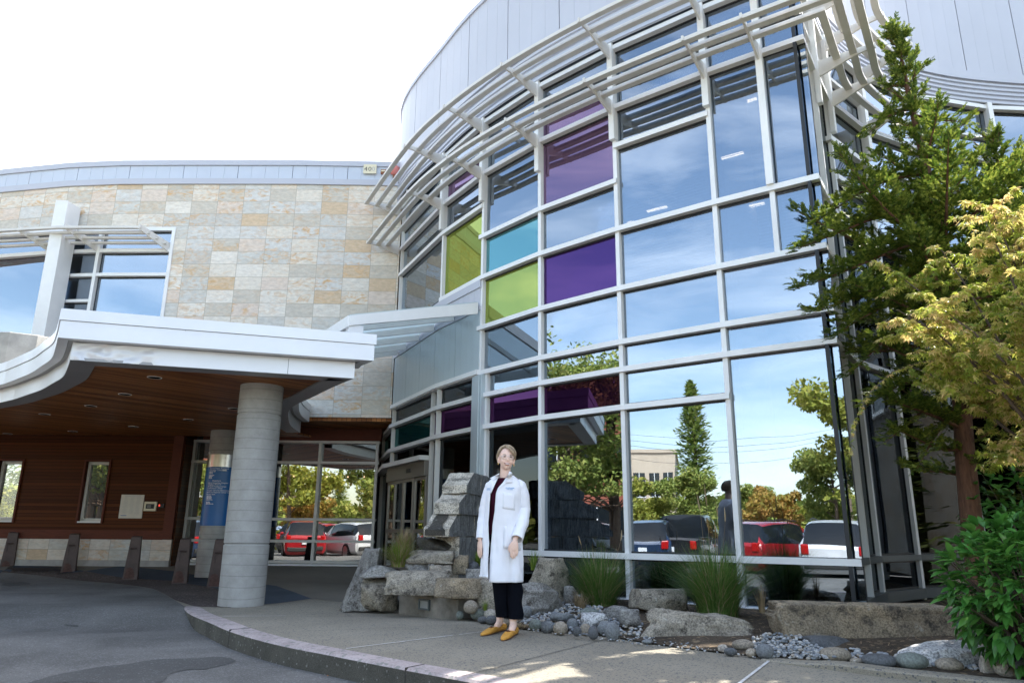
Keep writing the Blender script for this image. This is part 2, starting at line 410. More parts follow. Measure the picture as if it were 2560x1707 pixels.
panels(.0, tot-.02, 22, 4.40+.07, L5-.075, 'panel', d=-.02, gap=.006, curve=ec)
mb = MB(); mb.band(off(ec, -.055), off(ec, -.12), L3, L5); gput(mb.build('cladding_backing', M['seam']))
mb = MB(); mb.band(off(ec, .0), off(ec, -.055), 4.38, 4.45); mb.band(off(ec, .0), off(ec, -.055), L5-.2, L5-.07); gput(mb.build('flashing', M['panel']))
transom('m', '1', L3+.02, h=.075, dout=.03)

# entrance glazing under the cladding
ent = [V2(-3.02, 16.75), NODES[1], V2(-1.46, 12.72), NODES[2], V2(-.62, 11.39)]
eo = off(ent, .0); ei = off(ent, -.1)
for z in (L2, L1):
    mb = MB(); mb.band(off(ent, .02), off(ent, -.12), z-.07, z); gput(mb.build('transom', M['alu2']))
for i in range(4):
    p, q = ent[i], ent[i+1]
    lv = [(L1, L2, ('g_green', 'g_green', 'g_plum', 'g_plum')[i]), (L2, L3, 'glass_dim')]
    if i < 1: lv.append((2.18, L1, 'glass_dim')); lv.append((ZB, 2.18, 'glass_dim'))
    if i == 1: lv.append((2.18, L1, 'glass_dim'))
    if i >= 2: lv.append((ZB, L1, 'glass_dim'))
    for z0, z1, mt in lv: pane_at(p, q, z0, z1-.07, mt, label=COLN.get(mt))
    mullion(q if i < 3 else q+(p-q).normalized()*.06, nodenormal(1) if i < 3 else outn(p, q), ZB, L3-.06, .055, -.03, -.12, mat='alu2')
mullion(ent[0], nodenormal(0), ZB, L3-.06, .055, -.03, -.12, mat='alu2')
# header beam, sliding doors
D0, D1 = ent[1].lerp(ent[2], .02), ent[1].lerp(ent[2], .985)
nd = outn(D0, D1); td = (D1-D0).normalized(); DL = (D1-D0).length
ob = [ent[0]+nodenormal(0)*.1, D0+nd*.14, D1+nd*.14]; ib = [ent[0]-nodenormal(0)*.05, D0-nd*.05, D1-nd*.05]
mb = MB(); mb.band(ob, ib, 2.10, 2.18); gput(mb.build('door_canopy_beam', M['alu2']))
bronze = plain('bronze_frame', (.21, .19, .165), .35, .5)
ds = thing('sliding_doors', 'bronze framed automatic sliding glass doors under the curved entrance beam', 'door', (D0.x, D0.y, 0))
def dput(o): return localise(o, ds)
mb = MB(); mb.prism([D0+nd*.04, D1+nd*.04, D1-nd*.09, D0-nd*.09], 1.83, 2.095); dput(mb.build('header', bronze, bevel=.004))
mb = MB(); c = D0.lerp(D1, .62); mb.prism([c-td*.09+nd*.06, c+td*.09+nd*.06, c+td*.09+nd*.04, c-td*.09+nd*.04], 1.93, 2.0); dput(mb.build('sensor', M['black']))
bronze = plain('bronze_frame', (.21, .19, .165), .35, .5)
for k_, (s0, s1, dd) in enumerate([(.0, .22, -.02), (.22, .47, .0), (.47, .72, .0), (.72, 1., -.02)]):
    p = D0.lerp(D1, s0)+nd*dd; q = D0.lerp(D1, s1)+nd*dd; g = .16
    mb = MB(); wf = .05
    def bar(u, v, z0, z1): mb.prism([u+nd*.025, v+nd*.025, v-nd*.025, u-nd*.025], z0, z1)
    bar(p, p+td*wf, g, 1.825); bar(q-td*wf, q, g, 1.825); bar(p+td*wf, q-td*wf, g, g+.10); bar(p+td*wf, q-td*wf, .86, .93); bar(p+td*wf, q-td*wf, 1.77, 1.825)
    d = dput(mb.build('door_leaf', bronze, bevel=.003))
    mb = MB(); mb.prism([p+td*wf+nd*.005, q-td*wf+nd*.005, q-td*wf-nd*.005, p+td*wf-nd*.005], g+.10, .86); mb.prism([p+td*wf+nd*.005, q-td*wf+nd*.005, q-td*wf-nd*.005, p+td*wf-nd*.005], .93, 1.77)
    o = mb.build('pane', M['glass_ent']); o.parent = d

# drum of tall metal panels above the glass
drum_nodes = [V2(-.9, 24.), V2(-1.9, 20.), V2(-2.52, 17.2), NODES[1]+V2(-.06, 0)] + NODES[2:9]
dc = smooth_poly(off(drum_nodes, .02), 6)
ZD = 10.25
o_, LD, atd = panels(0, sum((dc[i+1]-dc[i]).length for i in range(len(dc)-1)), 64, L8+.72, ZD, 'panel', d=.02, gap=.017, major=4, name='drum_panels', curve=dc)
mb = MB(); mb.band(off(dc, -.03), off(dc, -.25), L8, ZD); gput(mb.build('drum_backing', M['seam']))
mb = MB(); mb.band(off(dc, .05), off(dc, -.3), ZD, ZD+.09); gput(mb.build('coping', M['panel']))
def corrug(curve, z0, z1, n, mat, name):
    prof = []; H_ = (z1-z0)/n
    for i in range(n):
        z = z0+i*H_; prof += [(.0, z), (.03, z+H_*.12), (.03, z+H_*.5), (.0, z+H_*.62)]
    prof.append((0, z1))
    vs = []; m_ = len(prof)
    offs = {0.: off(curve, 0.), .03: off(curve, .03)}
    for i in range(len(curve)):
        for d, z in prof: p = offs[d][i]; vs.append((p.x, p.y, z))
    fs = [(i*m_+j, (i+1)*m_+j, (i+1)*m_+j+1, i*m_+j+1) for i in range(len(curve)-1) for j in range(m_-1)]
    mb = MB(); mb.add(vs, fs); return gput(mb.build(name, M[mat], fix=False))
corrug(dc, L8+.02, L8+.62, 6, 'panel', 'corrugated_band')
mb = MB(); mb.band(off(dc, .045), off(dc, -.02), L8+.62, L8+.715); gput(mb.build('trim', M['panel']))
rc_nodes = NODES[8:]+[V2(13.6, 9.4)]
rc = [rc_nodes[0]] + smooth_poly(rc_nodes, 6)[1:]
ZR = 11.5
panels(0, sum((rc[i+1]-rc[i]).length for i in range(len(rc)-1)), 44, L8+.60, ZD, 'panel', d=.02, gap=.017, major=4, name='wing_panels', curve=rc)
mb = MB(); mb.band(off(rc, -.03), off(rc, -.25), L8, ZD); gput(mb.build('wing_backing', M['seam']))
mb = MB(); mb.band(off(rc, .05), off(rc, -.3), ZD, ZD+.09); gput(mb.build('coping', M['panel']))
corrug(rc, L8+.02, L8+.44, 5, 'panel', 'corrugated_band')
mb = MB(); mb.band(off(rc, .045), off(rc, -.02), L8+.44, L8+.595); gput(mb.build('trim', M['panel']))

# roof, rear walls, floors and interior
def inner(poly, d): return [p.copy() for p in off(poly, -d)]
plan = inner(NODES, .28)
back = [V2(13.6, 26), V2(-3, 26)]
mb = MB(); mb.prism([V2(-2.4, 26)]+inner(drum_nodes[1:]+NODES[9:], .3)+[V2(13.6, 26)], ZD-.1, ZD-.02); gput(mb.build('roof', M['panel']))
mb = MB(); mb.prism([V2(13.4, 26), V2(-3, 26), V2(-3, 25.8), V2(13.4, 25.8)], 0, ZD-.12); mb.prism([V2(13.4, 25.8), V2(13.2, 25.8), V2(13.2, 10.4), V2(13.4, 10.3)], 0, ZD-.12)
gput(mb.build('rear_wall', M['panel']))
for z0, z1, dpt in ((.0, .06, .2), (4.05, 4.25, 1.3)):
    mb = MB(); mb.prism(inner(NODES[1:], dpt)+[V2(11.3, 25.7), V2(-2.1, 25.7)], z0, z1); gput(mb.build('floor_slab', M['int_wall'] if z0 < 1 else M['int_white']))
mb = MB(); mb.prism(inner(NODES[1:], .3)+[V2(11.3, 25.7), V2(-2.1, 25.7)], 7.9, 8.0); gput(mb.build('ceiling', M['int_white']))
mb = MB(); cw = inner(NODES[1:12], 4.2); mb.band([V2(-.5, 21), V2(.9, 17), V2(3.0, 14.2), V2(6.4, 13.0), V2(11, 13.2)], [V2(-.4, 21.1), V2(1.0, 17.1), V2(3.1, 14.3), V2(6.4, 13.1), V2(11, 13.3)], .06, 7.9); gput(mb.build('interior_wall', M['int_wall']))
mb = MB(); mb.band(smooth_poly([V2(-.35, 12.6), V2(.45, 11.5), V2(1.15, 10.9), V2(2.0, 10.8)], 6), smooth_poly([V2(-.3, 12.7), V2(.5, 11.6), V2(1.2, 11.0), V2(2.0, 10.9)], 6), .06, 1.35); gput(mb.build('interior_partition', M['int_blue'], smooth=40))
for cx, cy in ((.55, 11.3), (3.2, 9.3), (-.9, 13.2)):
    mb = MB(); mb.lathe((cx, cy, 0), [(.2, .06), (.2, 7.9)], 24); gput(mb.build('interior_column', M['int_white'], smooth=40))
for a, b, z0, z1, z in ((.25, .8, 5, 6, 0),): pass
def blind(a, b, z0, z1, f0=0., f1=1.):
    p = NODES[IX[a]]; q = NODES[IX[b]]; n = outn(p, q); t = (q-p).normalized(); L_ = (q-p).length
    u = p+t*(.06+f0*L_)-n*.24; v = p+t*(f1*L_-.06)-n*.24
    mb = MB(); z = z1-.03
    while z > z0+.02:
        mb.quad((u.x, u.y, z), (v.x, v.y, z), (v.x+n.x*.03, v.y+n.y*.03, z-.022), (u.x+n.x*.03, u.y+n.y*.03, z-.022)); z -= .043
    gput(mb.build('window_blind', M['blind'], fix=False))
blind('2', '3', L6, L75); blind('3', '4', L4+.1, L7); blind('4', '5', L4, L7); blind('5', '6', L4, L7, 0, .62); blind('1', '2', L6, L7); blind('0', '1', LG, L7)
for (x, y, z) in ((1.1, 10.9, 4.0), (1.75, 10.3, 4.0)): pass
for x, y in ((1.3, 10.6), (2.0, 11.2), (1.0, 12.2)):
    mb = MB(); mb.lathe((x, y, 5.9), [(.09, 0), (.09, .02)], 16); gput(mb.build('ceiling_lamp', M['lamp']))
for x, y, z in ((2.05, 9.45, 5.35), (3.0, 8.9, 5.9), (3.4, 9.3, 7.0), (3.3, 9.1, 5.25)):
    mb = MB(); mb.box((x, y, z), (.3, .05, .02), rz=-.6); gput(mb.build('ceiling_lamp', M['lamp']))

# sunshades
def shade(nodes_i, tipd, z, hh, segs, corner=True):
    base = [NODES[i] for i in nodes_i]
    return base
def slat_curve(d, z, i0, i1, sharp):
    seg1 = off(NODES, d)[i0:sharp+1]; seg2 = off(NODES, d)[sharp:i1+1]
    c = smooth_poly(seg1, 6) if len(seg1) > 1 else seg1
    c2 = smooth_poly(seg2, 6)
    return c[:-1]+c2
def slat(d, z, i0, i1, h=.052, wd=.095, e0=0.):
    c = slat_curve(d, z, i0, i1, IX['6'])
    o = off(c, 0); a = off(c, -wd*.5); b = off(c, wd*.5); a2 = off(c, -wd*.46); b2 = off(c, wd*.46)
    vs = []; m_ = 6
    for i in range(len(c)):
        vs += [(a[i].x, a[i].y, z), (a2[i].x, a2[i].y, z-h*.5), (b2[i].x, b2[i].y, z-h*.5), (b[i].x, b[i].y, z-h*.1), (b2[i].x, b2[i].y, z+h*.5), (a2[i].x, a2[i].y, z+h*.5)]
    fs = [tuple(range(5, -1, -1)), tuple(range((len(c)-1)*6, len(c)*6))]
    for k_ in range(len(c)-1):
        for j in range(6): fs.append((k_*6+j, k_*6+(j+1) % 6, (k_+1)*6+(j+1) % 6, (k_+1)*6+j))
    mb = MB(); mb.add(vs, fs); gput(mb.build('sunshade_slat', M['alu2'], smooth=20))
def bracket(i, d, z, drop=.0):
    n = nodenormal(i); t = V2(-n.y, n.x); p = NODES[i]; w_ = .014
    prof = []
    K = 9
    top = [(s*d/K+.02, z+.045) for s in range(K+1)]
    bot = [(s*d/K+.02, z-.19+.165*math.sin(math.pi/2*min(1, (s/K)*1.05))**1.3) for s in range(K, -1, -1)]
    ring = top+bot
    vs = []
    for sgn in (-1, 1):
        for s, zz in ring: q = p+n*s+t*w_*sgn; vs.append((q.x, q.y, zz))
    m_ = len(ring); fs = [tuple(range(m_)), tuple(range(2*m_-1, m_-1, -1))]+[(j, (j+1) % m_, m_+(j+1) % m_, m_+j) for j in range(m_)]
    mb = MB(); mb.add(vs, fs); gput(mb.build('sunshade_bracket', M['alu2']))
i0, i1 = IX['m'], IX['8']
for fr in (1., .70, .40): slat(.66*fr, 6.88, i0, IX['8']); slat(.76*fr, 7.79, i0, i1)
for nme in ('m', '0', '1', '2', '3', '4', '5', '65', '7', '8'):
    bracket(IX[nme], .70, 6.88)
for nme in ('m', '0', '1', '2', '3', '4', '5', '65', '7', '8'): bracket(IX[nme], .80, 7.79)

# glazed awning sloping out over the entrance
aw = thing('glazed_awning', 'sloping grey steel and glass awning between canopy roof and curved metal cladding', 'awning', (-2, 12, 0))
def aput(o): return localise(o, aw)
ca = off(ec, .02)
LA = [0, (ca[1]-ca[0]).length]; LA.append(LA[1]+(ca[2]-ca[1]).length)
def cat_(s): return ca[0].lerp(ca[1], s/LA[1]) if s < LA[1] else ca[1].lerp(ca[2], (s-LA[1])/(LA[2]-LA[1]))
roots = [LA[2]-.03, LA[2]-.84, LA[2]-1.62, LA[2]-2.4, LA[2]-3.18, LA[2]-3.7]
rd = V2(-.854, -.52).normalized(); RL = 2.12; zr, ze = 4.50, 3.93
ends = []
def skylen(k_): return RL-.0*k_
for k_, s in enumerate(roots):
    p = cat_(s); q = p+rd*RL; ends.append(q); t = V2(-rd.y, rd.x)*.025; hh = .11 if k_ else .19
    mb = MB(); mb.hexa([(p-t)[:]+(zr-hh,), (p+t)[:]+(zr-hh,), (q+t)[:]+(ze-hh*.8,), (q-t)[:]+(ze-hh*.8,), (p-t)[:]+(zr,), (p+t)[:]+(zr,), (q+t)[:]+(ze,), (q-t)[:]+(ze,)])
    aput(mb.build('rafter', M['alu']))
M['g_awn'], nt, b_ = new_mat('awning_glass'); nt.nodes.remove(b_)
tl = N(nt, 'BsdfTranslucent', Color=(.80, .85, .84, 1)); tp = N(nt, 'BsdfTransparent', Color=(.72, .78, .77, 1)); mxa = N(nt, 'MixShader'); mxa.inputs[0].default_value = .25
nt.links.new(tl.outputs[0], mxa.inputs[1]); nt.links.new(tp.outputs[0], mxa.inputs[2]); nt.links.new(mxa.outputs[0], nt.nodes['Material Output'].inputs['Surface'])
for k_ in range(5):
    p, q = cat_(roots[k_]), cat_(roots[k_+1]); p2, q2_ = ends[k_], ends[k_+1]
    mb = MB(); mb.hexa([p[:]+(zr+.005,), p2[:]+(ze+.005,), q2_[:]+(ze+.005,), q[:]+(zr+.005,), p[:]+(zr+.02,), p2[:]+(ze+.02,), q2_[:]+(ze+.02,), q[:]+(zr+.02,)])
    aput(mb.build('glass_panel', M['g_awn']))
mb = MB()
for a, b in zip(ends, ends[1:]):
    t = rd*.03; mb.hexa([(a-t)[:]+(ze-.17,), (a+t)[:]+(ze-.17,), (b+t)[:]+(ze-.17,), (b-t)[:]+(ze-.17,), (a-t)[:]+(ze-.001,), (a+t)[:]+(ze-.001,), (b+t)[:]+(ze-.001,), (b-t)[:]+(ze-.001,)])
aput(mb.build('edge_beam', M['alu']))
mb = MB(); e = ends[0]; mb.box((e.x+.06, e.y+.12, 3.5), (.22, .14, .62), rz=.5); aput(mb.build('post', M['white_p'], bevel=.004))
# ------------------------------------------------------------ procedural cladding materials
def stone_tiles(name, tw, th, x0, z0, dark=1.):
    m, nt, b = new_mat(name); b.inputs['Roughness'].default_value = .75; b.inputs['Specular IOR Level'].default_value = .3
    L_ = nt.links.new
    tc = N(nt, 'TexCoord'); sp = N(nt, 'SeparateXYZ'); L_(tc.outputs['Object'], sp.inputs[0])
    def mth(op, a, bval=None, c=None):
        n = N(nt, 'Math', operation=op)
        for k_, v in enumerate((a, bval, c)):
            if v is None: continue
            if isinstance(v, (int, float)): n.inputs[k_].default_value = v
            else: L_(v, n.inputs[k_])
        return n.outputs[0]
    u = mth('DIVIDE', mth('SUBTRACT', sp.outputs[0], x0), tw); v = mth('DIVIDE', mth('SUBTRACT', sp.outputs[2], z0), th)
    fu, fv = mth('FLOOR', u), mth('FLOOR', v)
    cid = N(nt, 'CombineXYZ'); L_(fu, cid.inputs[0]); L_(fv, cid.inputs[1])
    wn = N(nt, 'TexWhiteNoise', noise_dimensions='3D'); L_(cid.outputs[0], wn.inputs['Vector'])
    base = ramp(nt, [(0, (.56, .52, .45)), (.16, (.68, .63, .55)), (.32, (.61, .60, .57)), (.44, (.71, .67, .60)), (.58, (.57, .56, .52)), (.68, (.68, .64, .57)), (.80, (.66, .57, .49)), (.90, (.60, .47, .33)), (.945, (.54, .52, .48))], 'CONSTANT')
    L_(wn.outputs['Value'], base.inputs['Fac'])
    # veins, different in every tile
    sh = N(nt, 'VectorMath', operation='SCALE'); sh.inputs['Scale'].default_value = 23.; L_(wn.outputs['Color'], sh.inputs[0])
    ad = N(nt, 'VectorMath', operation='ADD'); L_(tc.outputs['Object'], ad.inputs[0]); L_(sh.outputs[0], ad.inputs[1])
    mp = N(nt, 'Mapping'); mp.inputs['Scale'].default_value = (1, 1, 2.2); mp.inputs['Rotation'].default_value = (0, .45, 0); L_(ad.outputs[0], mp.inputs['Vector'])
    n1 = N(nt, 'TexNoise', Scale=3.2, Detail=7., Roughness=.68, Distortion=1.6); L_(mp.outputs[0], n1.inputs['Vector'])
    v1 = ramp(nt, [(.47, (0, 0, 0)), (.62, (.95, .95, .95))]); L_(n1.outputs['Fac'], v1.inputs['Fac'])
    sel = ramp(nt, [(.25, (.15,)*3), (.95, (1.,)*3)]); 
    sc_ = N(nt, 'SeparateColor'); L_(wn.outputs['Color'], sc_.inputs[0]); L_(sc_.outputs[1], sel.inputs['Fac'])
    mm = mth('MULTIPLY', v1.outputs['Color'], sel.outputs['Color'])
    mx = N(nt, 'MixRGB'); L_(mm, mx.inputs['Fac']); L_(base.outputs['Color'], mx.inputs['Color1']); mx.inputs['Color2'].default_value = (.60, .39, .20, 1)
    n2 = N(nt, 'TexNoise', Scale=9., Detail=8., Roughness=.7); L_(mp.outputs[0], n2.inputs['Vector'])
    g2 = ramp(nt, [(.3, (.86,)*3), (.72, (1.24,)*3)]); L_(n2.outputs['Fac'], g2.inputs['Fac'])
    mu = N(nt, 'MixRGB', blend_type='MULTIPLY', Fac=1.); L_(mx.outputs[0], mu.inputs['Color1']); L_(g2.outputs['Color'], mu.inputs['Color2'])
    # joints
    def edge(fr, wd): 
        a = mth('FRACT', fr); a = mth('ABSOLUTE', mth('SUBTRACT', a, .5)); return mth('GREATER_THAN', a, .5-wd)
    j = mth('MAXIMUM', edge(u, .004/tw), edge(v, .004/th))
    mj = N(nt, 'MixRGB'); L_(j, mj.inputs['Fac']); L_(mu.outputs[0], mj.inputs['Color1']); mj.inputs['Color2'].default_value = (.38, .34, .28, 1)
    dk = N(nt, 'MixRGB', blend_type='MULTIPLY', Fac=1.); dk.inputs['Color2'].default_value = (dark, dark, dark, 1); L_(mj.outputs[0], dk.inputs['Color1'])
    L_(dk.outputs[0], b.inputs['Base Color'])
    bp = N(nt, 'Bump', Strength=.35, Distance=.008); hh = mth('SUBTRACT', n2.outputs['Fac'], j); L_(hh, bp.inputs['Height']); L_(bp.outputs['Normal'], b.inputs['Normal'])
    return m
M['stone'] = stone_tiles('stone_tiles', .578, .2955, -4.82, 8.22)
M['plinth'] = stone_tiles('stone_plinth', .42, .21, -6.98, .266, .9)
def planks(name, ang, wd, c0, c1, axis='xy', rough=.45):
    m, nt, b = new_mat(name); b.inputs['Roughness'].default_value = rough; b.inputs['Specular IOR Level'].default_value = .12
    L_ = nt.links.new
    tc = N(nt, 'TexCoord'); mp = N(nt, 'Mapping')
    if axis == 'xy': mp.inputs['Rotation'].default_value = (0, 0, -ang)
    L_(tc.outputs['Object'], mp.inputs['Vector']); sp = N(nt, 'SeparateXYZ'); L_(mp.outputs[0], sp.inputs[0])
    ac = sp.outputs[1] if axis == 'xy' else sp.outputs[2]
    d = N(nt, 'Math', operation='DIVIDE'); d.inputs[1].default_value = wd; L_(ac, d.inputs[0])
    fl = N(nt, 'Math', operation='FLOOR'); L_(d.outputs[0], fl.inputs[0]); wn = N(nt, 'TexWhiteNoise', noise_dimensions='1D'); L_(fl.outputs[0], wn.inputs['W'])
    mp2 = N(nt, 'Mapping'); mp2.inputs['Scale'].default_value = (1.2, 14, 14) ; L_(mp.outputs[0], mp2.inputs['Vector'])
    n = N(nt, 'TexNoise', Scale=2., Detail=6., Roughness=.65); L_(mp2.outputs[0], n.inputs['Vector'])
    a = N(nt, 'Math', operation='MULTIPLY_ADD'); a.inputs[1].default_value = .55; a.inputs[2].default_value = .0; L_(wn.outputs[0], a.inputs[0])
    s = N(nt, 'Math', operation='MULTIPLY_ADD'); s.inputs[1].default_value = .5; L_(n.outputs['Fac'], s.inputs[0]); L_(a.outputs[0], s.inputs[2])
    r_ = ramp(nt, [(.15, c0), (.8, c1)]); L_(s.outputs[0], r_.inputs['Fac'])
    fr = N(nt, 'Math', operation='FRACT'); L_(d.outputs[0], fr.inputs[0]); gt = N(nt, 'Math', operation='LESS_THAN'); gt.inputs[1].default_value = .1; L_(fr.outputs[0], gt.inputs[0])
    mj = N(nt, 'MixRGB'); L_(gt.outputs[0], mj.inputs['Fac']); L_(r_.outputs['Color'], mj.inputs['Color1']); mj.inputs['Color2'].default_value = (.008, .004, .002, 1)
    L_(mj.outputs[0], b.inputs['Base Color']); return m
M['soffit'] = planks('wood_soffit', math.atan2(1.37, 1.22), .075, (.115, .034, .010), (.40, .16, .05))
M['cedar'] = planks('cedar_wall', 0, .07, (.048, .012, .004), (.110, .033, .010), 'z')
M['concrete_old'] = plain('weathered_concrete', (.20, .18, .15), .9, 0, .5, 5., .5, 30.)
M['concrete'] = plain('concrete', (.36, .35, .33), .85, 0, .22, 4., .35, 30.)
def column_mat():
    m, nt, b = new_mat('column_concrete'); b.inputs['Roughness'].default_value = .85; L_ = nt.links.new
    tc = N(nt, 'TexCoord'); n = N(nt, 'TexNoise', Scale=3.5, Detail=7., Roughness=.65); L_(tc.outputs['Object'], n.inputs['Vector'])
    r_ = ramp(nt, [(.28, (.27, .265, .25)), (.75, (.43, .425, .405))]); L_(n.outputs['Fac'], r_.inputs['Fac'])
    sp = N(nt, 'SeparateXYZ'); L_(tc.outputs['Object'], sp.inputs[0])
    w1 = N(nt, 'TexNoise', noise_dimensions='3D', Scale=1.3, Detail=1.); L_(tc.outputs['Object'], w1.inputs['Vector'])
    a = N(nt, 'Math', operation='MULTIPLY_ADD'); a.inputs[1].default_value = .05; L_(w1.outputs['Fac'], a.inputs[0]); L_(sp.outputs[2], a.inputs[2])
    d = N(nt, 'Math', operation='DIVIDE'); d.inputs[1].default_value = .135; L_(a.outputs[0], d.inputs[0]); fr = N(nt, 'Math', operation='FRACT'); L_(d.outputs[0], fr.inputs[0])
    lt = ramp(nt, [(.0, (.62,)*3), (.05, (1,)*3), (.94, (1,)*3), (1., (.62,)*3)]); L_(fr.outputs[0], lt.inputs['Fac'])
    mu = N(nt, 'MixRGB', blend_type='MULTIPLY', Fac=.8); L_(r_.outputs['Color'], mu.inputs['Color1']); L_(lt.outputs['Color'], mu.inputs['Color2'])
    v = N(nt, 'TexVoronoi', Scale=26.); L_(tc.outputs['Object'], v.inputs['Vector']); vr = ramp(nt, [(.06, (.5,)*3), (.12, (1,)*3)]); L_(v.outputs['Distance'], vr.inputs['Fac'])
    m2 = N(nt, 'MixRGB', blend_type='MULTIPLY', Fac=.55); L_(mu.outputs[0], m2.inputs['Color1']); L_(vr.outputs['Color'], m2.inputs['Color2']); L_(m2.outputs[0], b.inputs['Base Color'])
    n2 = N(nt, 'TexNoise', Scale=45., Detail=5.); L_(tc.outputs['Object'], n2.inputs['Vector'])
    bp = N(nt, 'Bump', Strength=.4, Distance=.006); L_(n2.outputs['Fac'], bp.inputs['Height']); L_(bp.outputs['Normal'], b.inputs['Normal'])
    return m
M['column'] = column_mat()
M['fascia'] = plain('fascia_white', (.72, .73, .76), .32, .15, .03, 2.)
M['fascia_strip'] = plain('soffit_strip', (.30, .30, .31), .4, .3, .08, 3.)
M['steel'] = plain('brushed_steel', (.55, .54, .52), .28, .9, .08, 2., stretch=(8, 8, .3))
M['blue'] = plain('sign_blue', (.005, .115, .36), .35, 0, .05, 3.)
M['sign_text'] = plain('sign_lettering', (.85, .88, .92), .5)
M['text_dark'] = plain('dark_lettering', (.06, .06, .06), .6)
M['text_grey'] = plain('faded_lettering', (.45, .45, .43), .6)
M['cream'] = plain('cream_plate', (.72, .66, .48), .5, 0, .06, 6.)
M['paper'] = plain('paper', (.66, .62, .54), .7, 0, .05, 9.)
M['red'] = plain('red_plastic', (.45, .03, .03), .4)
M['bell_red'] = plain('faded_red', (.62, .20, .18), .45)
M['rust'] = plain('weathered_wood', (.24, .09, .04), .7, 0, .4, 12.)

def text_mesh(s, size, align='LEFT', font=None):
    cu = bpy.data.curves.new('t', 'FONT'); cu.body = s; cu.size = size; cu.align_x = align; cu.resolution_u = 2
    o = bpy.data.objects.new('t', cu); COL.objects.link(o); bpy.context.view_layer.update()
    me = o.to_mesh(); vs = [v.co.copy() for v in me.vertices]; fs = [tuple(p.vertices) for p in me.polygons]
    o.to_mesh_clear(); bpy.data.objects.remove(o); bpy.data.curves.remove(cu)
    return vs, fs

# ------------------------------------------------------------ stone clad building on the left
sb = thing('stone_building', 'hospital wing clad in cream and ochre stone tiles with cedar boarded ground floor', 'building', (-7, 15, 0))
def sput(o): return localise(o, sb)
WC = [V2(-16, 16.6), V2(-14, 15.85), V2(-11.8, 15.2), V2(-10.05, 14.86), V2(-8.8, 14.74), V2(-7.43, 14.70), V2(-4.8, 14.66), V2(-2.47, 14.70)]
WR = WC[5:]
mb = MB(); mb.band(WR, off(WR, -.3), 3.136, 8.33); mb.band(WC[:6], off(WC[:6], -.3), 7.30, 8.33); mb.band(WC[:6], off(WC[:6], -.3), 3.0, 4.75)
sput(mb.build('wall', M['stone']))
mb = MB(); mb.band(off(WC, .04), off(WC, -.3), 8.335, 8.47); sput(mb.build('trim', M['panel']))
mb = MB(); mb.band(off(WC, .0), off(WC, -.3), 8.475, 8.79); sput(mb.build('parapet_backing', M['seam']))
x = -16.
mb = MB()
def wy(x_):
    for a, b in zip(WC, WC[1:]):
        if a.x <= x_ <= b.x: return a.lerp(b, (x_-a.x)/(b.x-a.x))
    return WC[-1]
k_ = 0; x = -2.47-.02
while x > -15.6:
    W_ = .307; a = wy(x-W_+(.012 if k_ % 4 == 3 else .004)); b = wy(x); nrm = outn(a, b)
    mb.prism([a+nrm*.02, b+nrm*.02, b-nrm*.0, a-nrm*.0], 8.48, 8.785); x -= W_; k_ += 1
sput(mb.build('parapet_panels', plain('parapet_paint', (.52, .57, .66), .5, 0, .03, 2.)))
mb = MB(); mb.band(off(WC, .05), off(WC, -.32), 8.79, 8.915); sput(mb.build('coping', M['panel']))
mb = MB(); mb.prism([V2(-16, 17)]+[p+V2(0, .3) for p in WC[1:]]+[V2(-2.4, 26), V2(-16, 26)], 8.3, 8.33); sput(mb.build('roof', M['concrete']))
mb = MB(); mb.prism([V2(-16, 26), V2(-2.6, 26), V2(-2.6, 25.8), V2(-16, 25.8)], 0, 8.3); sput(mb.build('rear_wall', M['concrete']))
# big upper window
FY = 14.74
fr = MB()
def vbar(mb, x_, z0, z1, wd=.07, y0=14.66, y1=14.8, mi=0, dx=0): mb.box((x_, (y0+y1)/2, (z0+z1)/2), (wd, y1-y0, z1-z0), mi)
wn_ = []
def wwin(x0, x1, z0, z1, mat, y0=None, y1=None, name='window', lab=None):
    a = wy(x0); b = wy(x1); n = outn(a, b); e = .02; o_ = -.08
    mb = MB(); p = a-n*.08; q = b-n*.08
    mb.prism([p, q, q-n*.02, p-n*.02], z0, z1, 0); o = sput(mb.build(name, M[mat])); 
    if lab: o['label'] = lab
    f = MB()
    for (u, v, s0, s1) in ((p, q, z0, z0+.015), (p, q, z1-.015, z1)): f.prism([u+n*.012, v+n*.012, v+n*.001, u+n*.001], s0, s1)
    t = (q-p).normalized()*.015
    for u in (p, q-t): f.prism([u+n*.012, u+t+n*.012, u+t+n*.001, u+n*.001], z0+.015, z1-.015)
    g = f.build('frame', M['gasket']); g.parent = o; g.matrix_parent_inverse = (o.matrix_parent_inverse.copy()); g.location = (0, 0, 0)
    g.matrix_parent_inverse = Matrix.Identity(4)
    return o
for x0, x1, z0, z1 in [(-9.02, -7.47, 4.6, 6.17), (-9.02, -7.47, 6.24, 6.72), (-9.02, -7.47, 6.80, 7.22), (-9.9, -9.09, 4.6, 5.59), (-9.9, -9.09, 5.65, 6.17), (-9.9, -9.09, 6.24, 6.72), (-9.9, -9.09, 6.8, 7.22),
                       (-10.13, -9.96, 4.6, 5.59), (-10.13, -9.96, 5.65, 6.72), (-10.13, -9.96, 6.8, 7.22), (-12.6, -10.2, 4.9, 6.72), (-12.6, -10.2, 6.8, 7.22)]:
    wwin(x0, x1, z0, z1, 'glass')
def wbar(x0, x1, z0, z1, d0=.02, d1=-.1, name='transom'):
    pts = [x0]+[c.x for c in WC if x0 < c.x < x1]+[x1]; c = [wy(v) for v in pts]
    mb = MB(); mb.band(off(c, d0), off(c, d1), z0, z1); sput(mb.build(name, M['alu']))
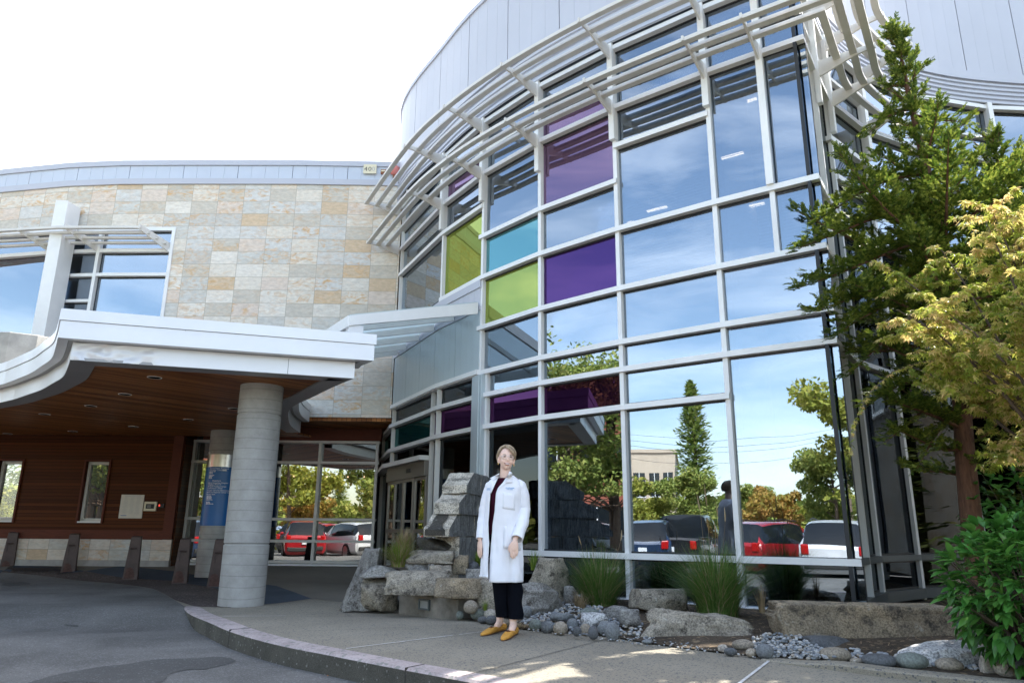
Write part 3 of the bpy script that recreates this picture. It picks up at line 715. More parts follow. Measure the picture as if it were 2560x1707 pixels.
for a in [(-12.6, -7.4, 7.22, 7.30), (-12.6, -7.47, 6.72, 6.80), (-9.9, -7.47, 6.17, 6.24), (-10.13, -9.06, 5.59, 5.65), (-12.6, -10.2, 4.83, 4.9)]: wbar(*a)
for x_ in (-7.435, -9.055, -9.93, -10.165): wbar(x_-.035, x_+.035, 4.3, 7.22, .03, -.1, 'mullion')
mb = MB(); a = wy(-11.2); mb.band([wy(-12.6)+V2(.1, .5), wy(-10.2)+V2(0, .45)], [wy(-12.6)+V2(.1, .52), wy(-10.2)+V2(0, .47)], 4.9, 7.2); sput(mb.build('window_blind', M['blind']))
mb = MB(); mb.prism([V2(-12.6, 17.6), V2(-7.3, 17.3), V2(-7.3, 17.5), V2(-12.6, 17.8)], 3.4, 8.2); mb.prism([V2(-7.25, 15.05), V2(-7.15, 15.05), V2(-7.15, 17.4), V2(-7.25, 17.4)], 3.4, 8.2); sput(mb.build('interior_wall', M['int_wall']))
# tall fin in front of the window
mb = MB(); c = V2(-9.75, 14.42); mb.prism([c+V2(-.13, -.12), c+V2(.12, -.09), c+V2(.16, .32), c+V2(-.1, .34)], 3.2, 7.74); sput(mb.build('fin', M['alu'], bevel=.004))
# its sunshade
for i in range(4):
    yy = 14.62-.17*i-.03; pts = [V2(-13, 15.15-.17*i), V2(-11.2, 14.86-.17*i), V2(-9.6, yy+.04), V2(-7.52-.1*i, yy)]
    mb = MB(); mb.band(off(pts, .04), off(pts, -.04), 6.86+.045*i, 6.91+.045*i); sput(mb.build('sunshade_slat', M['alu2']))
for x_ in (-7.5, -9.07, -10.15, -11.9):
    a = wy(x_); mb = MB()
    mb.hexa([(a.x-.012, a.y, 6.72), (a.x+.012, a.y, 6.72), (a.x-.36+.012, a.y-.66, 6.98), (a.x-.36-.012, a.y-.66, 6.98), (a.x-.012, a.y, 6.93), (a.x+.012, a.y, 6.93), (a.x-.36+.012, a.y-.66, 7.09), (a.x-.36-.012, a.y-.66, 7.09)])
    sput(mb.build('sunshade_bracket', M['alu2']))
# house number, strobe and bell on the parapet
nb = thing('number_sign', 'small cream plate reading 400 with its last digit faded', 'sign', (-3.21, 14.62, 8.71))
mb = MB(); mb.box((0, 0, 0), (.29, .02, .22)); mb.build('plate', M['cream'], nb)
for s_, x_, mt in (('4', -.09, 'text_dark'), ('0', .0, 'text_dark'), ('0', .08, 'text_grey')):
    vs, fs = text_mesh(s_, .15, 'CENTER'); mb = MB(); mb.add([(v.x*1.05+x_, -.0115, v.y-.052) for v in vs], fs); mb.build('digit', M[mt], nb, fix=False)
st = thing('strobe_light', 'small weathered brown alarm box beside the number plate', 'alarm', (-2.9, 14.6, 8.63))
mb = MB(); mb.box((0, 0, 0), (.12, .06, .11)); mb.build('housing', M['rust'], st, bevel=.008)
mb = MB(); mb.box((0, -.035, .01), (.09, .02, .03)); mb.build('lens', M['cream'], st)
bl = thing('alarm_bell', 'round faded red alarm bell on grey parapet above stone wall', 'bell', (-2.66, 14.63, 8.69))
mb = MB(); Q = Matrix.Rotation(R(90), 4, 'X')
mb.lathe((0, 0, 0), [(.125, 0), (.12, .03), (.09, .07), (.03, .09), (.001, .092)], 24); mb.v = [tuple(Q @ Vector(v)) for v in mb.v]; mb.build('gong', M['bell_red'], bl, smooth=40)
mb = MB(); mb.box((.02, -.0, -.15), (.1, .05, .09)); mb.build('bracket', M['rust'], bl)

# ground floor: cedar wall, plinth, recess and entry glazing
WY = 14.62*PORCH_SCALE
def cut_wall(mb, x0, x1, z0, z1, holes, y0, y1):
    xs = sorted({x0, x1, *[h[0] for h in holes], *[h[1] for h in holes]})
    for a, b in zip(xs, xs[1:]):
        h = [q for q in holes if q[0] <= a and q[1] >= b]
        if h: mb.box(((a+b)/2, (y0+y1)/2, (z0+h[0][2])/2), (b-a, y1-y0, h[0][2]-z0)); mb.box(((a+b)/2, (y0+y1)/2, (h[0][3]+z1)/2), (b-a, y1-y0, z1-h[0][3]))
        else: mb.box(((a+b)/2, (y0+y1)/2, (z0+z1)/2), (b-a, y1-y0, z1-z0))
holes = [(a*PORCH_SCALE, b*PORCH_SCALE, kz(c), kz(d)) for a, b, c, d in [(-8.50, -8.04, 1.03, 2.19), (-10.24, -9.78, 1.03, 2.19), (-11.98, -11.52, 1.03, 2.19)]]
xr_ = -6.60*PORCH_SCALE
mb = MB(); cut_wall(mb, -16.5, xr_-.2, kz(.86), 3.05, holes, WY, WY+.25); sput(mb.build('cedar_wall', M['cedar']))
mb = MB(); mb.box((xr_-.1, WY+.1, (kz(.70)+2.99)/2), (.20, .3, 2.99-kz(.70))); mb.box((xr_-.2-4.7, WY+.02, kz(.775)+.005), (9.4, .12, .185)); mb.box((xr_-.2, WY-.012, 1.86), (.03, .03, 2.0)); sput(mb.build('wood_trim', M['wood_trim']))
mb = MB(); mb.box((xr_-4.9, WY+.08, (kz(.30)+kz(.70))/2), (9.8, .22, kz(.70)-kz(.30))); sput(mb.build('plinth', M['plinth']))
mb = MB(); mb.box((xr_-4.9, WY+.05, kz(.30)/2+.05), (9.82, .24, kz(.30)-.1)); sput(mb.build('plinth_kerb', M['concrete']))
for h in holes:
    x0, x1, z0, z1 = h; cx = (x0+x1)/2
    mb = MB()
    for (bx, bz, dx_, dz_) in ((x0-.02, (z0+z1)/2, .04, z1-z0+.08), (x1+.02, (z0+z1)/2, .04, z1-z0+.08), (cx, z1+.02, x1-x0, .04)): mb.box((bx, WY-.0, bz), (dx_, .07, dz_))
    o = sput(mb.build('window', M['wood_trim']))
    mb = MB()
    for (bx, bz, dx_, dz_) in ((x0+.03, (z0+z1)/2, .06, z1-z0), (x1-.02, (z0+z1)/2, .04, z1-z0), (cx, z1-.03, x1-x0-.1, .06), (cx, z0+.03, x1-x0-.1, .06)): mb.box((bx, WY+.09, bz), (dx_, .05, dz_))
    f = mb.build('frame', M['alu2'], o)
    mb = MB(); mb.box((cx, WY+.11, (z0+z1)/2), (x1-x0-.1, .01, z1-z0-.12)); mb.build('pane', M['glass_ent'], o)
    mb = MB(); mb.box((cx-.01, WY+.03, z0-.015), (x1-x0+.06, .12, .03)); mb.build('sill', M['alu'], o)
# recess above the doors
mb = MB(); mb.prism([V2(-7.2, 14.68), V2(-2.35, 14.72), V2(-2.6, 17), V2(-7.2, 17)], 3.06, 3.13); sput(mb.build('recess_soffit', M['soffit']))
mb = MB(); mb.box((-4.8, 15.93, 2.93), (3.9, .12, .27)); mb.box((-4.8, 15.85, 2.86), (3.9, .03, .13)); sput(mb.build('wood_fascia', M['wood_trim']))
mb = MB(); mb.box((-7.02, 15.75, 1.6), (.12, .5, 3.0)); sput(mb.build('return_wall', M['cedar']))
GY = 15.92
xs = [-6.93, -5.40, -4.18, -2.93]; zs = [.25, .67, 1.12, 2.32, 2.77]
for a, b in zip(xs, xs[1:]):
    for z0, z1 in zip(zs, zs[1:]):
        mb = MB(); mb.box(((a+b)/2, GY+.06, (z0+z1)/2), (b-a, .012, z1-z0)); sput(mb.build('entry_window', M['glass_ent']))
for x_ in xs: mb = MB(); mb.box((x_, GY, 1.48), (.06, .1, 2.60)); sput(mb.build('mullion', M['alu2']))
for z in zs: mb = MB(); mb.box((-4.93, GY-.012, z), (4.1, .1, .055)); sput(mb.build('transom', M['alu2']))
mb = MB(); mb.box((-4.93, GY+.02, .15), (4.15, .16, .12)); sput(mb.build('sill', M['alu']))
mb = MB(); mb.box((-4.8, 19.5, 1.6), (5, .1, 3)); mb.box((-4.8, 17.7, 3.0), (5, 3.5, .05)); mb.box((-7.1, 17.7, 1.5), (.1, 3.5, 3)); mb.box((-4.8, 17.8, .16), (4.6, 3.4, .04)); sput(mb.build('lobby', M['int_wall']))
for x_, y_ in ((-5.1, 17.2), (-4.35, 17.3), (-3.85, 17.3), (-3.45, 17.2)):
    mb = MB(); mb.ell((x_, y_, 2.12), (.022, .022, .022), 10, 6); sput(mb.build('lobby_lamp', M['lamp']))
# things on the cedar wall
nbd = thing('notice_board', 'pale paper notice on the cedar wall right of the narrow window', 'notice', (-7.48*PORCH_SCALE, WY-.012, kz(1.32)))
mb = MB(); mb.box((0, 0, 0), (.48, .016, .48)); mb.build('sheet', M['paper'], nbd)
mb = MB()
for i in range(17):
    for j in range(3):
        w_ = .06+.05*rnd.random(); mb.box((-.13+j*.13, -.0095, .18-i*.02), (w_, .002, .004))
mb.box((0, -.0095, .205), (.33, .002, .008)); mb.build('print', M['text_grey'], nbd)
mb = MB(); mb.box((-.14, -.0095, -.185), (.12, .002, .012)); mb.build('print', M['blue'], nbd)
ib_ = thing('intercom', 'cream intercom panel with small dark screen on cedar wall', 'intercom', (-7.105*PORCH_SCALE, WY-.02, kz(1.325)))
mb = MB(); mb.box((0, 0, 0), (.26, .04, .19)); mb.build('housing', M['cream'], ib_, bevel=.004)
mb = MB(); mb.box((0, -.0225, .0), (.17, .006, .095)); mb.build('screen', M['black'], ib_)
mb = MB(); [mb.box((-.02, -.0265, .02-.02*i), (.08, .002, .006)) for i in range(3)]; mb.build('display', M['text_grey'], ib_)
cr_ = thing('card_reader', 'tiny black card reader with red light beside the intercom', 'card reader', (-6.89*PORCH_SCALE, WY-.02, kz(1.335)))
mb = MB(); mb.box((0, 0, 0), (.12, .04, .08)); mb.build('housing', M['black'], cr_, bevel=.004)
mb = MB(); mb.box((-.035, -.0225, .01), (.02, .005, .035)); mb.build('light', emit('red_led', (.9, .05, .03), .6), cr_)

# ------------------------------------------------------------ entrance canopy
cn = thing('entrance_canopy', 'large white edged entrance canopy with curved sides and cedar soffit', 'canopy', (-6, 11, 0))
def cput(o): return localise(o, cn)
left = [V2(-4.91, 7.81), V2(-5.25, 8.32), V2(-5.58, 8.78), V2(-5.96, 9.19), V2(-6.33, 9.58), V2(-6.72, 9.93), V2(-7.65, 10.68), V2(-9.2, 11.55), V2(-11.5, 12.3), V2(-14.5, 12.7)]
right = [V2(-1.94, 8.70), V2(-2.33, 9.26), V2(-2.83, 10.06), V2(-3.19, 10.61), V2(-3.46, 11.15), V2(-3.70, 11.9), V2(-3.95, 12.9), V2(-4.05, 14.58)]
left = [p*PORCH_SCALE for p in left]; right = [p*PORCH_SCALE for p in right[:-1]]+[V2(-4.28, 14.62)]
left = smooth_poly(left, 3); right = smooth_poly(right, 3)
outl = list(reversed(left))+right               # left far -> corner -> right corner -> wall
ZC = 2.806
def closed(poly, deep=False): return list(poly)+([V2(-4.28, 15.44), V2(-15.3, 15.44)] if deep else [V2(-15.3, 14.60)])
def split_off(d, dl=None, ext=0.):
    """offset of the three edges, mitred at the two corners"""
    l = off(list(reversed(left)), d); r_ = off(right, d)
    f0, f1 = left[0], right[0]; n = outn(f0, f1); a, b = f0+n*d, f1+n*d; t = (b-a).normalized()
    def isect(p, dp, q, dq):
        c = dp.x*dq.y-dp.y*dq.x; s = ((q.x-p.x)*dq.y-(q.y-p.y)*dq.x)/c; return p+dp*s
    dl_ = (l[-1]-l[-2]).normalized(); dr_ = (r_[1]-r_[0]).normalized()
    c0 = isect(a, t, l[-1], dl_); c1 = isect(a, t, r_[0], dr_)
    return l[:-1]+[c0], [c0, c1], [c1]+r_[1:]
def ring3(d): l, f_, r_ = split_off(d); return l+r_
# fascia tiers
def tier(d0, d1, z0, z1, name, mat, mask='lfr'):
    l0, f0, r0 = split_off(d0); l1, f1, r1 = split_off(d1)
    for k_, o_, i_ in (('l', l0, l1), ('f', f0, f1), ('r', r0, r1)):
        if k_ in mask: mb = MB(); mb.band(o_, i_, z0, z1); cput(mb.build(name, M[mat]))
tier(.0, -.10, ZC, ZC+.215, 'lower_fascia', 'fascia', 'lr')
tier(.16, .05, ZC+.217, ZC+.425, 'upper_fascia', 'fascia')
tier(.175, .05, ZC+.43, ZC+.567, 'coping', 'fascia')
mb = MB(); mb.prism(closed(ring3(.045)), ZC+.218, ZC+.235); cput(mb.build('deck', M['fascia_strip']))
mb = MB(); mb.prism(closed(ring3(.04)), ZC+.53, ZC+.555); cput(mb.build('roof', M['concrete']))
# the strip the under side starts with, and the cedar boards inside it
l0, f0, r0 = split_off(-.005); l1, f1, r1 = split_off(-.27)
o_ = l0+r0[0:]; i_ = l1+r1[0:]
mb = MB(); mb.band(o_, i_, ZC-.004, ZC+.03); cput(mb.build('edge_strip', M['fascia_strip']))
mb = MB(); mb.prism(closed(ring3(-.275), True), ZC+.014, ZC+.05); cput(mb.build('soffit', M['soffit']))
# front lower fascia with its dents
l0, f0, r0 = split_off(0.); a, b = f0; n = outn(a, b); t = (b-a).normalized(); Lf = (b-a).length
mb = MB(); K, J = 150, 10; vs = []
for i in range(K+1):
    for j in range(J+1):
        s = i/K; v = j/J; x_ = s*Lf
        env = ss((1.15-x_)/.8)*ss(x_/.06)
        dn = (mnoise.noise(Vector((x_*5.5, v*2.2, 3)))*.05 + mnoise.noise(Vector((x_*13, v*3, 9)))*.018*(1-v) - .012*(1-v))*env
        zz = ZC+.215*v + (.012*mnoise.noise(Vector((x_*14, 0, 1)))*env if j == 0 else 0)
        p = a+t*x_+n*(dn if j < J else 0); vs.append((p.x, p.y, zz))
fs = [(i*(J+1)+j, (i+1)*(J+1)+j, (i+1)*(J+1)+j+1, i*(J+1)+j+1) for i in range(K) for j in range(J)]
mb.add(vs, fs); o = cput(mb.build('lower_fascia', M['fascia'], smooth=True)); o['label'] = 'dented lower white fascia'
for x_ in (2.45,):
    p = a+t*x_; mb = MB(); mb.box((p.x+n.x*.001, p.y+n.y*.001, ZC+.1), (.004, .004, .2)); cput(mb.build('joint', M['seam']))
for s_ in (1.0, 2.35):
    l2, f2, r2 = split_off(.151 if s_ > 2 else .167); p = f2[0]+(f2[1]-f2[0]).normalized()*(s_*1.0+.35); mb = MB(); mb.box((p.x, p.y, ZC+(.305 if s_ > 2 else .47)), (.005, .004, .19 if s_ > 2 else .12)); cput(mb.build('joint', M['panel_grey']))
# recessed downlights
for px, py in [(1515, 640), (1225, 805), (890, 920), (437, 1000), (1845, 1052), (1308, 1122), (712, 1168), (75, 1190), (2290, 945)]:
    q = atz(px*.2551, 780+py*.2551, ZC+.012); mb = MB()
    mb.lathe((q.x, q.y, ZC+.012), [(.080, .0), (.09, .0), (.09, -.006), (.080, -.006)], 28, 0, False); o = cput(mb.build('downlight', M['alu'], smooth=30))
    mb = MB(); mb.lathe((0, 0, 0), [(.081, .0005), (.001, .0005)], 28, 0, False); g = mb.build('lens', plain('dark_well', (.008, .008, .008), 1., spec=0), o); g.location = (q.x, q.y, ZC+.008)
# low concrete upstand on the canopy roof
cbk = thing('roof_upstand', 'weathered concrete upstand on the canopy roof at left edge', 'wall', (-8.5, 12, 3.2))
mb = MB(); mb.prism([V2(-10.5, 11.9), V2(-8.55, 11.85), V2(-8.2, 12.05), V2(-7.95, 12.4), V2(-8.1, 13.4), V2(-10.5, 13.4)], 3.2, 4.12); localise(mb.build('block', M['concrete'], bevel=.02), cbk)

# columns
def column(cx, cy, rr, label):
    z0 = gh(cx, cy)-.01
    c = thing('concrete_column', label, 'column', (cx, cy, z0), 'round concrete columns carrying the entrance canopy')
    prof = [(rr*1.0, 0)]
    for zg in (kz(.72)-z0, kz(2.33)-z0): prof += [(rr, zg-.014), (rr-.012, zg-.006), (rr-.012, zg+.006), (rr, zg+.014)]
    prof += [(rr, ZC+.02-z0)]
    mb = MB(); mb.lathe((0, 0, 0), prof, 64); mb.build('shaft', M['column'], c, smooth=35); return c
c1 = column(-3.29*PORCH_SCALE, 9.36*PORCH_SCALE, .288, 'thick round concrete column at the kerb end, nearest the camera')
Z2 = gh(0, 13.86*PORCH_SCALE)-.01
c2 = column(-5.45*PORCH_SCALE, 13.86*PORCH_SCALE, .318, 'round concrete column behind, wrapped with a blue directory sign')
mb = MB(); mb.lathe((0, 0, 0), [(.324, kz(2.02)-Z2), (.324, kz(2.25)-Z2)], 64, 0, False); mb.build('steel_band', M['steel'], c2, smooth=40)
mb = MB(); mb.lathe((0, 0, 0), [(.326, kz(.96)-Z2), (.326, kz(2.02)-Z2)], 64, 0, False); dsn = mb.build('directory_sign', M['blue'], c2, smooth=40)
def wrap(vs, R_, ang0): # flat x -> arc
    return [(R_*math.cos(ang0+v.x/R_), R_*math.sin(ang0+v.x/R_), v.y) for v in vs]
view = math.atan2(-13.86, 5.45)
A0 = view-.325/.3275
mb = MB()
def sline(s_, z, size, x_=0., bars=False):
    if bars:
        xx = x_
        for w_ in s_:
            vs = [Vector((xx+a_*w_, z+b_*size, 0)) for b_ in (0, 1) for a_ in (0, .5, 1)]; mb.add(wrap(vs, .3275, A0), [(0, 1, 4, 3), (1, 2, 5, 4)]); xx += w_+.008
        return
    vs, fs = text_mesh(s_, size); mb.add(wrap([Vector((v.x+x_, v.y+z, 0)) for v in vs], .3275, A0), fs)
zt = kz(2.02)-Z2
for s_, dz, size, x_ in [('Tacoma/Valley Radiation', .045, .039, .035), ('Oncology Center', .078, .039, .035), ('MultiCare', .285, .042, .13), ('Good Samaritan Hospital', .322, .039, .035), ('Imaging  PET/CT', .356, .039, .045), ('Wound Healing Center', .392, .039, .035),
                        ('Conference Center', .427, .039, .035), ('Tacoma General-Allenmore Hosp', .467, .039, .025), ('MultiCare Regional Cancer Center', .502, .037, .02), ('Infusion Suite', .540, .037, .02)]:
    sline(s_, zt-dz, size, x_)
for dz, wds in [(.10, (.05, .03, .04)), (.117, (.04, .03)), (.137, (.06, .02)), (.172, (.07, .04)), (.188, (.05, .03)), (.208, (.03, .03)), (.224, (.04, .03)), (.565, (.05, .04)), (.583, (.06, .05)), (.6, (.05, .03, .02)), (.617, (.05, .06)), (.64, (.09, .04)), (.68, (.03, .05)), (.698, (.05, .04)), (.718, (.05, .06, .04))]:
    sline(wds, zt-dz, .010, .035, True)
mb.build('lettering', M['sign_text'], dsn, fix=False)
mb = MB(); mb.add(wrap([Vector((.305+a_*.075, zt-.08+b_*.028, 0)) for b_ in (0, 1) for a_ in (0, .5, 1)], .3278, A0), [(0, 1, 4, 3), (1, 2, 5, 4)]); mb.build('open_tab', M['white_p'], dsn, fix=False)

# notices taped to the entrance glass
def glass_notice(cx, cy, label, two):
    a, b = ent[2], ent[3]; n = outn(a, b); 
    d = ray(cx, cy); den = d.x*n.x+d.y*n.y; s = ((a.x+n.x*-.07)*n.x+(a.y+n.y*-.07)*n.y)/den
    P_ = d*s+Vector((0, 0, CAMH)); ang = math.atan2((b-a).y, (b-a).x)
    t_ = thing('door_notice', label, 'notice', P_, None, ang)
    mb = MB(); mb.box((0, 0, 0), (.13, .004, .27)); mb.build('sheet', M['white_p'], t_)
    if not two: mb = MB(); mb.box((0, -.004, .118), (.13, .003, .03)); mb.build('header', M['text_dark'], t_); 
    if not two:
        vs, fs = text_mesh('NOTICE', .028, 'CENTER'); mb = MB(); mb.add([(v.x, -.0065, v.y+.108) for v in vs], fs); mb.build('lettering', M['white_p'], t_, fix=False)
    mb = MB()
    for (ux, uz) in (((-.035, .06), (.035, .06)) if two else ((-.04, .04), (-.04, -.01))):
        n_ = 20; vs = []; 
        for k_ in range(n_): q = 2*math.pi*k_/n_; vs += [(ux+.022*math.cos(q), -.0045, uz+.022*math.sin(q)), (ux+.016*math.cos(q), -.0045, uz+.016*math.sin(q))]
        mb.add(vs, [(2*k_, 2*k_+1, (2*k_+3) % (2*n_), (2*k_+2) % (2*n_)) for k_ in range(n_)])
        mb.box((ux, -.0045, uz), (.034, .001, .005))
    mb.build('symbol', M['red'], t_)
    mb = MB()
    for i in range(5): mb.box((0.0, -.0042, -.045-i*.016), (.10-.02*(i % 2), .001, .005))
    if not two: [mb.box((.028, -.0042, .06-i*.02), (.05, .001, .006)) for i in range(4)]
    mb.build('print', M['text_dark'], t_)
glass_notice(1073, 1233, 'upper white notice with black heading on glass beside the sliding doors', False)
glass_notice(1071, 1283, 'lower white notice with two red symbols on glass beside the sliding doors', True)
# ------------------------------------------------------------ ground
from mathutils.geometry import delaunay_2d_cdt
def poly_bm(poly):
    pts = []
    for p in poly:
        p = V2(p[0], p[1])
        if not pts or (pts[-1]-p).length > 1e-4: pts.append(p)
    if (pts[0]-pts[-1]).length < 1e-4: pts.pop()
    vs, es, fs, *_ = delaunay_2d_cdt(pts, [], [list(range(len(pts)))], 1, 1e-5)
    bm = bmesh.new(); bv = [bm.verts.new((v.x, v.y, 0)) for v in vs]
    for f in fs: bm.faces.new([bv[i] for i in f])
    return bm
def aggregate(name, c0, c1, rough=.9, sc1=220., spots=0., spotc=(.5, .5, .5), stain=(.75, 1.1), stsc=.6, bump=.5):
    m, nt, b = new_mat(name); b.inputs['Roughness'].default_value = rough; b.inputs['Specular IOR Level'].default_value = .25; L_ = nt.links.new
    tc = N(nt, 'TexCoord'); n = N(nt, 'TexNoise', Scale=sc1, Detail=4., Roughness=.8); L_(tc.outputs['Object'], n.inputs['Vector'])
    r_ = ramp(nt, [(.33, c0), (.67, c1)]); L_(n.outputs['Fac'], r_.inputs['Fac']); col = r_.outputs['Color']
    if spots:
        v = N(nt, 'TexVoronoi', Scale=sc1*.55); L_(tc.outputs['Object'], v.inputs['Vector']); wn = N(nt, 'SeparateColor'); L_(v.outputs['Color'], wn.inputs[0])
        g = N(nt, 'Math', operation='GREATER_THAN'); g.inputs[1].default_value = 1-spots; L_(wn.outputs[0], g.inputs[0])
        mx = N(nt, 'MixRGB'); L_(g.outputs[0], mx.inputs['Fac']); L_(col, mx.inputs['Color1']); mx.inputs['Color2'].default_value = (*spotc, 1); col = mx.outputs[0]
    n2 = N(nt, 'TexNoise', Scale=stsc, Detail=8., Roughness=.6, Distortion=.3); L_(tc.outputs['Object'], n2.inputs['Vector'])
    r2 = ramp(nt, [(.35, (stain[0],)*3), (.65, (stain[1],)*3)]); L_(n2.outputs['Fac'], r2.inputs['Fac'])
    mu = N(nt, 'MixRGB', blend_type='MULTIPLY', Fac=1.); L_(col, mu.inputs['Color1']); L_(r2.outputs['Color'], mu.inputs['Color2']); L_(mu.outputs[0], b.inputs['Base Color'])
    bp = N(nt, 'Bump', Strength=bump, Distance=.004); L_(n.outputs['Fac'], bp.inputs['Height']); L_(bp.outputs['Normal'], b.inputs['Normal'])
    return m
M['asphalt'] = aggregate('asphalt', (.066, .065, .061), (.235, .229, .216), .85, 150., .10, (.22, .22, .22), (.68, 1.12), .9, .8)
M['patch'] = aggregate('asphalt_stain', (.036, .036, .035), (.130, .128, .122), .8, 150., .06, (.15, .15, .15), (.85, 1.05), 2.)
M['walk'] = aggregate('pavement', (.170, .150, .116), (.375, .338, .268), .9, 170., .12, (.12, .12, .12), (.84, 1.08), .8)
M['walk2'] = aggregate('pavement_slab', (.13, .115, .095), (.22, .20, .17), .9, 120., 0, (0, 0, 0), (.8, 1.1), .5)
M['brown'] = aggregate('brown_aggregate', (.035, .028, .026), (.13, .105, .095), .9, 110., .15, (.18, .15, .14), (.8, 1.1), 1.)
M['bluec'] = aggregate('blue_concrete', (.040, .052, .072), (.075, .092, .115), .85, 90., 0, (0, 0, 0), (.8, 1.15), .7)
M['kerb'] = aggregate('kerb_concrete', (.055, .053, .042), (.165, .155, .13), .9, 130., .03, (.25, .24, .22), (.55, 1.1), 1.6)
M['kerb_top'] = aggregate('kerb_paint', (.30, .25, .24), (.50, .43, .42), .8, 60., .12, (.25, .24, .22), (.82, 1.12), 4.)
M['soil'] = aggregate('soil', (.03, .022, .016), (.11, .085, .06), 1., 60., .1, (.18, .13, .08), (.6, 1.2), 2.)
M['line'] = plain('joint_line', (.55, .54, .52), .8, 0, .3, 14.)
M['crack'] = plain('joint_dark', (.05, .045, .04), .9)
M['lot'] = aggregate('parking_asphalt', (.16, .155, .15), (.27, .265, .255), .9, 50., 0, (0, 0, 0), (.85, 1.1), .2)

def sheet(name, poly, mat, dz=0., h=gh, cuts=None, kind='structure', skirt=0.):
    bm = poly_bm(poly)
    for yy in (cuts or [7.4+.2*i for i in range(10)]+[14.0+.17*i for i in range(11)]):
        bmesh.ops.bisect_plane(bm, geom=bm.verts[:]+bm.edges[:]+bm.faces[:], plane_co=(0, yy, 0), plane_no=(0, 1, 0))
    bmesh.ops.recalc_face_normals(bm, faces=bm.faces)
    if bm.faces[:][0].normal.z < 0: bmesh.ops.reverse_faces(bm, faces=bm.faces)
    for v in bm.verts: v.co.z = h(v.co.x, v.co.y)+dz
    me = bpy.data.meshes.new(name); bm.to_mesh(me); bm.free(); me.materials.append(M[mat])
    o = bpy.data.objects.new(name, me); COL.objects.link(o)
    if kind: o['kind'] = kind
    return o
# asphalt, one fine grid that runs out to a coarse rim
xs = [-400, -150, -60, -35, -25]+[-20+.5*i for i in range(71)]+[20, 30, 60, 150, 400]
ys = [-400, -150, -60, -30, -20]+[-14+.5*i for i in range(62)]+[18, 22, 30, 60, 150, 400]
vs = [(x_, y_, rh(x_, y_)-.06 if y_ < 16.5 and abs(x_) < 60 else -.4) for y_ in ys for x_ in xs]
n_ = len(xs); fs = [(j*n_+i, j*n_+i+1, (j+1)*n_+i+1, (j+1)*n_+i) for j in range(len(ys)-1) for i in range(n_-1)]
mb = MB(); mb.add(vs, fs); o = mb.build('ground', M['lot'], fix=False); o['kind'] = 'structure'

def gp(p):
    """plan point read on the level plane, moved along its sight line onto the pavement"""
    g = 0.
    for i in range(8): q = p*((CAMH-g)/CAMH); g = gh(q.x, q.y)
    return q
strip = [atg(*q) for q in [(0, 1436), (152, 1445), (262, 1456), (357, 1467), (393, 1476), (438, 1500), (463, 1515)]]
strip = [V2(p.x, p.y) for p in strip]
strip = smooth_poly([V2(-17, strip[0].y+.9), V2(-12.5, strip[0].y+.35)]+strip[:-1], 5)
ko = [V2(*p) for p in [(-3.88, 9.15), (-3.79, 8.92), (-3.38, 8.22), (-2.95, 7.62), (-2.56, 7.06), (-2.17, 6.59), (-1.78, 6.18), (-1.38, 5.83), (-.91, 5.41), (-.49, 5.05), (-.15, 4.76), (.5, 4.2), (1.3, 3.35), (2., 2.3), (2.5, 0.), (2.6, -3)]]
ki = [V2(*p) for p in [(-3.77, 9.15), (-3.62, 8.98), (-3.22, 8.32), (-2.80, 7.74), (-2.42, 7.20), (-2.04, 6.73), (-1.66, 6.33), (-1.27, 5.98), (-.80, 5.56), (-.38, 5.20), (-.03, 4.91), (.62, 4.34), (1.44, 3.47), (2.17, 2.38), (2.68, .0), (2.78, -3)]]
ko = smooth_poly([gp(p) if p.y > 5 else p for p in ko], 4); ki = smooth_poly([gp(p) if p.y > 5 else p for p in ki], 4)
walk = strip+[ko[0]]+ki+[V2(14, -3), V2(14, 12), V2(2, 12.5), V2(-1, 16.6), V2(-8, 16.6), V2(-17, 17)]
sheet('pavement', walk, 'walk')
# near roadway, a finer asphalt laid over the lot
road = strip+[ko[0]+V2(-.01, 0)]+[p for p in ko[1:]]+[V2(2.6, -6), V2(-17, -6)]
bm_cuts = None
def roadsheet():
    bm = poly_bm(road)
    for yy in [8.2+.13*i for i in range(12)]+[7.4+.2*i for i in range(10)]+[14.0+.17*i for i in range(11)]+[-4, -2, 0, 2]: bmesh.ops.bisect_plane(bm, geom=bm.verts[:]+bm.edges[:]+bm.faces[:], plane_co=(0, yy, 0), plane_no=(0, 1, 0))
    for xx in [-13-.8*i for i in range(5)]: bmesh.ops.bisect_plane(bm, geom=bm.verts[:]+bm.edges[:]+bm.faces[:], plane_co=(xx, 0, 0), plane_no=(1, 0, 0))
    bmesh.ops.recalc_face_normals(bm, faces=bm.faces)
    if bm.faces[:][0].normal.z < 0: bmesh.ops.reverse_faces(bm, faces=bm.faces)
    for v in bm.verts: v.co.z = rh(v.co.x, v.co.y)
    me = bpy.data.meshes.new('road'); bm.to_mesh(me); bm.free(); me.materials.append(M['asphalt']); o = bpy.data.objects.new('road', me); COL.objects.link(o); o['kind'] = 'structure'
roadsheet()
